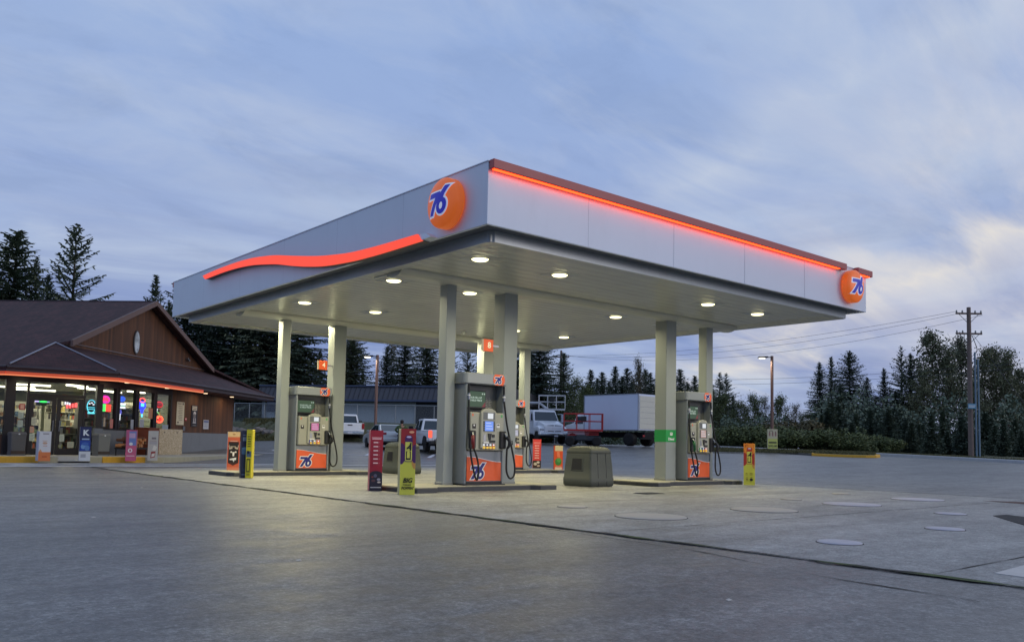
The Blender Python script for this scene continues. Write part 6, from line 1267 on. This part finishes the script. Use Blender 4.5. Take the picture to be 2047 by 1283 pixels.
sg_ = MB(); sg_.box(-.28, .28, -.02, .02, -.18, .18); sg_.box(-.24, .24, -.0225, -.0205, .02, .06, 1); sg_.box(-.24, .18, -.0225, -.0205, -.08, -.03, 1); o = sg_.build('street_sign', [pm('sign_blue', s(96, 150, 176), .5), M_white]); p = pt(1943, 811.5, 59.7); o.location = p; o.rotation_euler = (0, 0, -YAW); tag(o, 'small pale blue sign fixed on the right utility pole', 'sign')
tB, pB, hB, uB = utility(1119, 96, 699, 'utility pole with one cross arm behind the white truck', (.75,), .17)
tC, pC, hC, uC = utility(806, 95, 747, 'thin utility pole above the blue roofed building', (.7,), .12)
M_wire = pm('wire', s(62, 66, 78), .6, var=0)
def wire(a, b, sag, lab, r=.009, grp='overhead wires strung between poles'):
    a = Vector(a); b = Vector(b); m = MB(); m.tube([a.lerp(b, i/24)-Vector((0, 0, sag*4*(i/24)*(1-i/24))) for i in range(25)], r, 5); tag(m.build('overhead_wire', M_wire), lab, 'wire', grp)
for k, (o1, lab) in enumerate(((-.85, 'upper overhead wire running left from the tall right pole'), (-.55, 'middle overhead wire running left from the tall right pole'), (1.0, 'lowest of the wires running left from the top arm of the right pole'))):
    wire(pA+Vector((0, 0, hA-.3-.12*k))+uA*o1, pB+Vector((0, 0, hB-.6))+uB*o1*.9, .9+.35*k, lab, .012)
wire(pt(1119, 752, 96), pt(2180, 712, 66), 1.0, 'lower distant wire passing behind the right trees', .014); wire(pt(1119, 762, 96), pt(2180, 722, 66), 1.0, 'lowest distant wire passing behind the right trees', .014)
wire(pA+Vector((0, 0, hA-2.0))+uA*.3, (pt(2110, 890, 58)), 0, 'slanting guy wire right of the tall utility pole', .014)
wire(pt(-40, 652, 78), pC+Vector((0, 0, hC-.6)), .8, 'faint wire crossing in front of the dark firs at the left', .022); wire(pC+Vector((0, 0, hC-.6)), pt(1010, 775, 110), .5, 'faint wire crossing right from the thin pole', .016); wire(pC+Vector((0, 0, hC-.7)), pt(560, 830, 75), .6, 'service wire sloping down left from the thin pole', .016)
# roadside sign by the lamp post
p = xy(1544, 55.2); z = gz(*p); t = thing('roadside_sign', 'cream and yellow deal sign in front of the right lamp post', 'sign', (p[0], p[1], z+.02), -YAW+R_(3))
b = MB(); b.box(-.33, .33, -.05, .05, .22, 1.50); b.build('panel', fm(206, 196, 160), t, bevel=.01); b = MB(); b.lathe([(.3, 0), (.3, .14), (.12, .2)], 16); b.build('foot', M_dark, t)
g = MB(); rect(g, -.32, .32, .24, .88, -.0505, 0, .002); rect(g, -.22, .0, 1.38, 1.42, -.0505, 1, .002)
for x_ in (-.2, 0, .2): rect(g, x_-.05, x_+.05, 1.05, 1.3, -.0505, 2, .002); rect(g, x_-.02, x_+.02, 1.3, 1.36, -.0505, 1, .002)
face_text(g, 'Takis 2', .17, 0, .62, -.054, 1, .004) if False else rect(g, -.26, .26, .58, .68, -.053, 1, .002)
face_text(g, '2/$3.00', .19, 0, .40, -.054, 1, .006); g.build('print', [fm(206, 210, 110), fm(60, 56, 50), fm(160, 120, 110)], t)

# ================================================================== trees
def foliage(name, c0, c1, c2):
    m = bpy.data.materials.new(name); m.use_nodes = True; nt = m.node_tree; b = nt.nodes['Principled BSDF']; g = nt.nodes.new('ShaderNodeNewGeometry'); oi = nt.nodes.new('ShaderNodeObjectInfo')
    tc = nt.nodes.new('ShaderNodeTexCoord'); n = noisen(nt, tc.outputs['Object'], .7, 4, .6)
    f = mth(nt, 'ADD', mth(nt, 'MULTIPLY', g.outputs['Random Per Island'], .55), mth(nt, 'MULTIPLY', n, .5), True); c = ramp(nt, [(.15, c0), (.5, c1), (.95, c2)], f)
    c = mixc(nt, .35, c, ramp(nt, [(0, (.7, .8, .9)), (1, (1.3, 1.2, .9))], oi.outputs['Random']), 'MULTIPLY')
    nt.links.new(c, b.inputs['Base Color']); b.inputs['Roughness'].default_value = .7; b.inputs['Specular IOR Level'].default_value = .35; return m
M_fir = foliage('fir_needles', (.08, .11, .09), (.13, .17, .125), (.18, .22, .15)); M_decid = foliage('broad_leaves', (.085, .10, .06), (.13, .145, .08), (.18, .18, .10)); M_bush = foliage('bush_leaves', (.050, .070, .028), (.085, .110, .040), (.15, .165, .06)); M_autumn = foliage('dull_leaves', (.06, .055, .028), (.10, .085, .04), (.15, .12, .05))
M_trunk = pm('tree_bark', s(70, 60, 54), .95, var=.3, nsc=3, bump=.4)
def conifer(name, seed, H, R, taper=.85, z0=.06, dens=1., droop=.25, gap=.0, card=.42):
    rnd = random.Random(seed); V = []; F = []
    def cardq(p, d, L, w_, n):
        sd = d.cross(n).normalized()*w_; o = len(V); t = p+d*L
        V.extend([p-sd*.35, p+sd*.35, t*.45+p*.55+sd, t, t*.45+p*.55-sd]); F.append((o, o+1, o+2, o+3, o+4))
    z = H*z0; lean = Vector((rnd.uniform(-.01, .01), rnd.uniform(-.01, .01), 0)); sect = [rnd.uniform(.72, 1.18) for _ in range(9)]
    while z < H*.992:
        k = z/H; env = 1.22*R*(1-k)**(taper*.82)*(.6+.4*min(1, k/.12)); nb = max(4, int((6+6*(1-k))*dens))
        ph = rnd.random()*6.28
        for b in range(nb):
            if rnd.random() < gap*(1 if k < .8 else .3): continue
            a = ph+6.283*b/nb+rnd.uniform(-.3, .3); L = env*rnd.uniform(.55, 1.15)*sect[int(a*9/6.2832) % 9]; L = max(L, .22); zz = z+rnd.uniform(-.2, .2)
            dh = Vector((math.cos(a), math.sin(a), 0)); up = lerp(.10-droop, .75, max(0, k-.35)/.65)
            n = max(2, int(L/(card*.62))); p = lean*z+Vector((0, 0, zz)); st = L/n
            for i in range(n):
                t = i/n; sl_ = up-droop*math.sin(t*2.6)+.25*t*t; d = (dh+Vector((0, 0, sl_))).normalized(); q = p+d*st
                wmax = (1-t*.75)*L*.30+.06
                cardq(p, d, st*1.5, card*.24+.03, Vector((0, 0, 1)))
                for sg in (-1, 1):
                    if rnd.random() < .93:
                        sd = Vector((-dh.y, dh.x, 0))*sg; dd = (d*.75+sd*rnd.uniform(.5, 1.1)+Vector((0, 0, rnd.uniform(-.55, -.02)))).normalized()
                        cardq(p+d*rnd.uniform(0, st), dd, max(card*.9, wmax)*rnd.uniform(.7, 1.2), card*.27, (Vector((rnd.uniform(-.5, .5), rnd.uniform(-.5, .5), 1))).normalized())
                if rnd.random() < .55: cardq(p, (d*.4+Vector((rnd.uniform(-.3, .3), rnd.uniform(-.3, .3), -1))).normalized(), card*rnd.uniform(.6, 1.2), card*.2, Vector((dh.y, -dh.x, 0)))
                p = q
        z += H*.0148*rnd.uniform(.7, 1.35)*(1+.0*k)
    cardq(Vector((0, 0, H*.975))+lean*H, Vector((0, 0, 1)), H*.03, .05, Vector((0, 1, 0)))
    me = bpy.data.meshes.new(name+'_crown'); me.from_pydata(V, [], F); me.materials.append(M_fir)
    t = MB(); t.tube([tuple(lean*(H*i/8)+Vector((0, 0, H*i/8-.3))) for i in range(9)], .017*H*.75+.03, 8, r1=.02); return (me, t.mesh(name+'_trunk', M_trunk), H, 'conifer')
def leafy(name, seed, H, R, mat, n=4200, card=.30, up=.6, z0=.25, sparse=0., leafr=.9):
    rnd = random.Random(seed); V = []; F = []; tb = MB(); tips = []
    def grow(p, d, L, r, lv):
        q = p; pts = [p]
        for i in range(3): d = (d+Vector((rnd.uniform(-.22, .22), rnd.uniform(-.22, .22), rnd.uniform(-.05, .2)*up))).normalized(); q = q+d*L/3; pts.append(q)
        tb.tube(pts, r, 5, r1=r*.5, cap=False); tips.extend(pts[1:]) if lv >= 1 else None
        if lv < 3:
            for k in range(rnd.choice([3, 4, 4]) if lv else 3):
                a = rnd.random()*6.28; b = pts[rnd.choice([1, 2, 3])]; nd = (d*.8+Vector((math.cos(a)*.75, math.sin(a)*.75, up*.7*rnd.random()))).normalized(); grow(b, nd, L*rnd.uniform(.55, .75), r*.5, lv+1)
    st = H*z0; tb.tube([(0, 0, -.3), (0, 0, st)], .013*H+.04, 8, r1=.010*H+.03, cap=False)
    zt = st; top = Vector((0, 0, st)); pts = [top]
    for i in range(7): top = top+Vector((rnd.uniform(-.25, .25), rnd.uniform(-.25, .25), (H*.92-st)/7)); pts.append(top)
    tb.tube(pts, .010*H+.03, 7, r1=.03, cap=False)
    for i, b in enumerate(pts):
        k = i/7
        for j in range(4):
            a = rnd.random()*6.28; nd = Vector((math.cos(a), math.sin(a), up*1.1+.5*k)).normalized(); grow(b, nd, R*(1.0-.62*k)*rnd.uniform(.6, 1), .045*(1-k*.5), 1)
    tips = [t for t in tips if rnd.random() > sparse]
    for i in range(n):
        c = rnd.choice(tips); p = c+Vector([rnd.gauss(0, 1)*leafr*.38 for _ in range(3)]); d = Vector([rnd.gauss(0, 1) for _ in range(3)]).normalized(); e = d.cross(Vector([rnd.gauss(0, 1) for _ in range(3)])).normalized(); o = len(V); l = card*rnd.uniform(.5, 1.1)
        V.extend([p-d*l*.5, p+e*l*.32, p+d*l*.5, p-e*l*.32]); F.append((o, o+1, o+2, o+3))
    me = bpy.data.meshes.new(name+'_crown'); me.from_pydata(V, [], F); me.materials.append(mat); return (me, tb.mesh(name+'_trunk', M_trunk), H, 'leafy')
def bushm(name, seed, mat, n=2600, H=2.2, R=1.8, card=.2):
    rnd = random.Random(seed); V = []; F = []; cl = [(Vector((rnd.uniform(-R, R)*.75, rnd.uniform(-R, R)*.75, H*rnd.uniform(.2, .72))), rnd.uniform(.35, .75)) for _ in range(16)]
    for i in range(n):
        c, r = rnd.choice(cl); d = Vector([rnd.gauss(0, 1) for _ in range(3)]).normalized(); p = c+d*r*rnd.uniform(.55, 1.08); p.z = max(.02, p.z*1.0)
        a = Vector([rnd.gauss(0, 1) for _ in range(3)]).normalized(); e = a.cross(d).normalized(); o = len(V); l = card*rnd.uniform(.5, 1.2)
        V.extend([p-a*l*.5, p+e*l*.3, p+a*l*.5, p-e*l*.3]); F.append((o, o+1, o+2, o+3))
    me = bpy.data.meshes.new(name); me.from_pydata(V, [], F); me.materials.append(mat); return me
CON = [conifer('fir', 1, 22, 4.6, .80, .05, 1.05, .22), conifer('fir', 2, 22, 5.2, .72, .05, 1.1, .30), conifer('fir', 3, 20, 3.9, .85, .05, 1.0, .18, .06), conifer('fir', 4, 22, 5.6, .95, .06, .75, .10, .32, .36), conifer('fir', 5, 18, 3.3, .9, .04, 1.0, .2, .1), conifer('fir', 6, 24, 5.4, .6, .05, 1.15, .34, .04)]
OPEN = conifer('fir', 9, 18, 5.2, .80, .05, .62, .02, .36, .34)
LEA = [leafy('tree', 1, 14, 3.8, M_decid, 5200, .34, .8), leafy('tree', 2, 14, 3.2, M_decid, 4600, .32, 1.2), leafy('tree', 3, 9, 3.4, M_bush, 5200, .28, .5, .12), leafy('tree', 4, 12, 3.6, M_autumn, 2600, .28, .8, .2, .2)]
BU = [bushm('b', 1, M_bush), bushm('b', 2, M_bush), bushm('b', 3, M_autumn)]
SAP = [conifer('sapling', 21, 3, .95, .8, .02, .8, .1, 0, .22), conifer('sapling', 22, 3, .8, .9, .02, .8, .1, 0, .22)]
rt = random.Random(77)
def plant(kind, px, ytop, d, wf, lab, nm, cat, grp, jit=True):
    me, tr, H, _ = kind; tp = pt(px, ytop, d); x, y = tp.x, tp.y; z = gz(x, y); zt = tp.z; sc = (zt-z)/H
    t = thing(nm, lab, cat, (x, y, z-.05), rt.uniform(0, 6.28), grp)
    c = link('crown', me, t); r = link('trunk', tr, t)
    t.scale = (sc*wf, sc*wf, sc); return t
GB = 'tall firs behind the shop and the cars'; GR_ = 'firs on the horizon between the trucks and the right lamp post'; GF = 'tree belt at the right behind the road'
def L(i, n, g): return i
# left group behind shop and canopy: (px, ytop, depth, widthfactor, kind)
left = [(28, 458, 88, 1.35, 1, 'broad shaggy fir rising at the far left over the shop roof'), (-22, 505, 92, 1.2, 0, 'dark fir cut by the left edge of the photo'), (72, 512, 90, .8, 3, 'thin fir leaning out of the left clump above the shop roof'), (97, 545, 84, .75, 0, 'short dark fir between the two tallest ones over the shop'),
    (153, 450, 84, 1.0, -1, 'tall fir with long open branches standing alone over the shop ridge'), (120, 590, 90, .8, 2, 'low fir tip just above the shop ridge'), (312, 550, 82, .85, 4, 'slim fir standing just right of the shop gable peak'), (338, 600, 86, .8, 2, 'short fir touching the left corner of the canopy'),
    (375, 560, 90, 1.0, 1, 'wide dark fir behind the left canopy corner'), (415, 575, 95, 1.0, 5, 'dark fir hidden at the top by the canopy, right of its left corner'), (452, 540, 88, .95, 0, 'fir seen under the canopy left of the shop eave end'), (497, 560, 92, 1.1, 5, 'dense fir seen under the canopy above the shop eave end'), (540, 530, 86, 1.0, 1, 'tall fir seen just left of the first canopy column'), (598, 555, 90, 1.05, 5, 'full dark fir between the two left canopy columns'),
    (640, 700, 96, .8, 2, 'low fir in the gap by the number 4 sign'), (702, 652, 84, 1.15, 1, 'broad fir right of the number 4 column'), (725, 735, 90, .7, 2, 'low fir beside the left lot lamp'),
    (775, 690, 90, .85, 0, 'fir right of the left lot lamp'), (812, 668, 94, .95, 5, 'bulky fir above the thin utility pole'), (858, 660, 88, 1.0, 1, 'fir behind the left column of the front pump'), (900, 690, 92, .85, 3, 'sparse fir just left of the front pump'), (938, 672, 90, .8, 3, 'open topped fir above the front pump'), (985, 640, 94, 1.0, 0, 'fir hidden mostly by the front column'), (1030, 655, 96, .8, 5, 'fir showing as a sliver right of the front column'),
    (1082, 655, 90, .95, 1, 'large fir just right of the back column'), (1060, 700, 96, 1.0, 5, 'dark fir behind the boom lift'), (1128, 703, 86, .95, 0, 'pointed fir right of the wooden pole with a cross arm')]
for px, yt, d, wf, k, lab in left: plant(OPEN if k < 0 else CON[k], px, yt, d, wf*(1.4 if px > 340 else 1.1), lab, 'fir_tree', 'fir tree', GB)
mid = [(1163, 770, 0), (1180, 738, 2), (1193, 756, 4), (1206, 742, 0), (1219, 762, 2), (1231, 731, 2), (1243, 752, 4), (1253, 734, 0), (1266, 760, 2), (1276, 730, 3), (1289, 737, 2), (1301, 745, 4), (1318, 740, 0), (1340, 748, 2), (1361, 736, 0), (1374, 764, 2), (1388, 751, 4), (1402, 760, 0), (1437, 744, 3), (1452, 746, 3), (1424, 768, 0), (1466, 790, 2)]
ml_ = ['small fir right above the white box truck roof', 'slim twin like fir at the left of the far row', 'tiny fir in the far row', 'even tipped fir in the far row']
for i, (px, yt, k) in enumerate(mid):
    pos = ('just left of the box truck', 'above the left corner of the box truck')[i] if i < 2 else ('number %d from the left in the far row, above the box truck' % (i+1) if px < 1310 else ('beside the diesel column, number %d of the far row' % (i+1) if px < 1410 else 'between the right pump and the lamp post, number %d of the far row' % (i+1)))
    plant(CON[k], px, yt, 122+(i % 3)*6, 1.55, 'distant fir '+pos, 'fir_tree', 'fir tree', GR_)
right = [(1640, 722, 86, .85, 0, 'first fir on the left edge of the right tree belt'), (1662, 712, 90, .7, 2, 'slim fir second from the left edge of the right tree belt'), (1698, 700, 85, .95, 1, 'tall broad fir at the left of the right tree belt'), (1680, 765, 80, .9, 5, 'low dark fir in front of the tall left firs of the belt'), (1733, 752, 88, .8, 0, 'low fir right of the tall broad one'), (1766, 735, 86, .8, 2, 'pointed fir in the dip of the right tree belt'), (1750, 790, 82, 1.1, 5, 'short dark fir in the dip of the right tree belt'), (1803, 692, 88, .85, 3, 'open fir left of the leafy trees'), (1818, 705, 84, .75, 0, 'fir close beside the open one left of the leafy trees'), (1790, 780, 84, 1.0, 1, 'low dark fir under the open one'), (2046, 765, 92, 1.2, 5, 'dark fir at the right edge of the photo')]
for px, yt, d, wf, k, lab in right: plant(CON[k], px, yt, d, wf*1.35, lab, 'fir_tree', 'fir tree', GF)
lf = [(1862, 676, 84, .95, 0, 'tallest leafy tree left of the utility pole'), (1895, 700, 82, .85, 1, 'leafy tree between the tallest one and the utility pole'), (1925, 682, 86, .8, 1, 'upright leafy tree directly left of the utility pole'), (1968, 708, 84, .85, 0, 'leafy tree directly right of the utility pole'), (1992, 700, 86, .8, 1, 'loose leafy tree second right of the utility pole'), (2012, 706, 82, .75, 1, 'narrow leafy tree third right of the utility pole'), (2034, 745, 84, .9, 0, 'lower leafy tree by the right edge'), (1845, 745, 80, .9, 0, 'lower leafy tree at the left foot of the tallest one'), (1945, 765, 79, .9, 0, 'low leafy tree behind the utility pole')]
for px, yt, d, wf, k, lab in lf: plant(LEA[k], px, yt, d, wf*1.15, lab, 'leafy_tree', 'tree', GF)
lw = [(1172, 782, 76, .9, 2, 'round olive green tree between the white truck and the box truck'), (1150, 770, 80, .8, 2, 'small green tree right of the pole, above the red lift'), (700, 680, 98, .8, 3, 'bare twigged tree in the gap by the left lamp'), (1480, 812, 78, 1.1, 2, 'low bushy tree left of the right lamp post'), (1508, 800, 80, .9, 2, 'rounded bushy tree nearer the right lamp post'), (1530, 798, 84, .8, 3, 'thin twigged tree behind the right lamp head'), (1562, 802, 80, 1.0, 2, 'rounded bushy tree right of the lamp post'), (1590, 812, 78, 1.0, 3, 'dull yellow bushy tree right of the lamp post'), (1612, 832, 76, 1.1, 2, 'low bushy tree at the foot of the right firs'), (1440, 800, 84, 1.2, 2, 'dark bushy tree right of the diesel pump'), (1405, 790, 88, 1.2, 2, 'dark bushy tree behind the diesel pump'), (785, 690, 100, .6, 3, 'pale twigged tree above the left lamp'), (1280, 726, 118, .5, 3, 'thin bare tree standing in the far fir row')]
for px, yt, d, wf, k, lab in lw: plant(LEA[k], px, yt, d, wf, lab, 'leafy_tree', 'tree', 'small leafy trees at the lot edge')
# young trees in the nursery rows, each with its own height
for i in range(36):
    px = 1628+i*12.2+rt.uniform(-4, 4); d = 68+rt.uniform(-3, 8); x, y = xy(px, d); z = gz(x, y); k = SAP[i % 2]
    where = 'left of' if px < 1930 else 'right of'
    t = thing('young_fir', 'young fir %s the tall utility pole, number %d from the left in its row' % (where, i+1), 'young tree', (x, y, z-.05), rt.uniform(0, 6), 'young firs planted in front of the right tree belt')
    link('crown', k[0], t); link('trunk', k[1], t); sc = rt.uniform(.55, 1.25); t.scale = (sc, sc, sc)
# hedge shrubs in front of the trees and continuous scrub behind them
names = ['left end', 'second', 'third']
hs = [(1440, 66, 1.1, 0), (1468, 65, 1.15, 1), (1495, 66, 1.2, 0), (1522, 64.5, 1.1, 1), (1552, 64, 1.05, 0), (1580, 64, 1.1, 1), (1606, 63, 1.15, 0), (1630, 62, 1.1, 1), (1655, 62, 1.0, 0), (1682, 61, .85, 1), (1706, 61, .75, 0), (1590, 68, 1.5, 2), (1622, 68, 1.4, 2), (1655, 69, 1.3, 0), (1725, 66, .9, 1), (1748, 66, .95, 0), (1770, 66, .85, 1), (1120, 82, 1.5, 1), (1150, 82, 1.5, 0), (1180, 84, 1.4, 1)]
for i, (px, d, sc, k) in enumerate(hs):
    x, y = xy(px, d); lab = 'low green shrub behind the pale kerb, number %d counted from the diesel pump' % (i+1) if i < 11 else 'loose scrubby bush under the right trees, number %d of the back row' % (i-10)
    if px < 1300: lab = ('bush behind the red lift, left of the box truck', 'bush behind the red lift rail', 'bush touching the box truck front')[i-17]
    o = link('shrub', BU[k], loc=(x, y, gz(x, y)-.1), rz=rt.uniform(0, 6)); o.scale = (sc*1.2, sc*1.2, sc*.8); tag(o, lab, 'shrub', 'shrubs along the far kerb')
# dense undergrowth mass closing the foot of the woods
V = []; F = []; ru = random.Random(5)
for i in range(70000):
    t = ru.random(); px = lerp(-60, 2120, t); d = 74+ru.random()*16+(12 if px < 1150 else 0)+(22 if 1150 < px < 1440 else 0); x, y = xy(px, d); hh = (4.5 if px < 1150 else (3.0 if px < 1440 else (2.4 if px < 1620 else 4.8)))*(.55+.5*noise.noise(Vector((px*.02, d*.15, 0)))+.35)
    p = Vector((x, y, gz(x, y)+hh*ru.random()**.8)); a = Vector([ru.gauss(0, 1) for _ in range(3)]).normalized(); e = a.cross(Vector([ru.gauss(0, 1) for _ in range(3)])).normalized(); l = ru.uniform(.16, .36); o = len(V)
    V.extend([p-a*l*.5, p+e*l*.35, p+a*l*.5, p-e*l*.35]); F.append((o, o+1, o+2, o+3))
me = bpy.data.meshes.new('undergrowth'); me.from_pydata(V, [], F); me.materials.append(M_fir); o = link('undergrowth', me); o['kind'] = 'stuff'; o['label'] = 'dark tangled undergrowth at the foot of the woods'; o['category'] = 'undergrowth'
# rough grass tufts on the verge, the bank and along the median
V = []; F = []; ru = random.Random(15)
for i in range(26000):
    r_ = ru.random()
    if r_ < .35: px = ru.uniform(1350, 1750); d = lerp(51, 56, ru.random())+(1750-px)*.008; bz = .1; x, y = xy(px, d)
    elif r_ < .6: px = ru.uniform(455, 560); q = ru.random(); b0 = xy(px, 58.5); x = b0[0]+_f0.x*4.2*q; y = b0[1]+_f0.y*4.2*q; bz = 1.5*min(1, q*1.25)
    else: k = ru.random()*5.99; i0 = int(k); a, b = WL[min(i0, 6)], WL[min(i0+1, 7)]; f_ = k-i0; x = lerp(a[0], b[0], f_); y = lerp(a[1], b[1], f_); n_ = Vector((b[1]-a[1], -(b[0]-a[0]))).normalized(); w_ = ru.uniform(.5, 9); x -= n_.x*w_; y -= n_.y*w_; bz = .06 if w_ < 4.4 else -.03
    z = gz(x, y)+bz; h = ru.uniform(.05, .16); a = ru.random()*6.28; o = len(V); V.extend([(x-.05*math.cos(a), y-.05*math.sin(a), z), (x+.05*math.cos(a), y+.05*math.sin(a), z), (x+ru.uniform(-.05, .05), y+ru.uniform(-.05, .05), z+h)]); F.append((o, o+1, o+2))
me = bpy.data.meshes.new('grass'); me.from_pydata(V, [], F); me.materials.append(foliage('grass_blades', (.05, .055, .02), (.09, .09, .035), (.16, .14, .06))); o = link('grass', me); o['kind'] = 'stuff'; o['label'] = 'rough dry grass on the verge and bank'; o['category'] = 'grass'
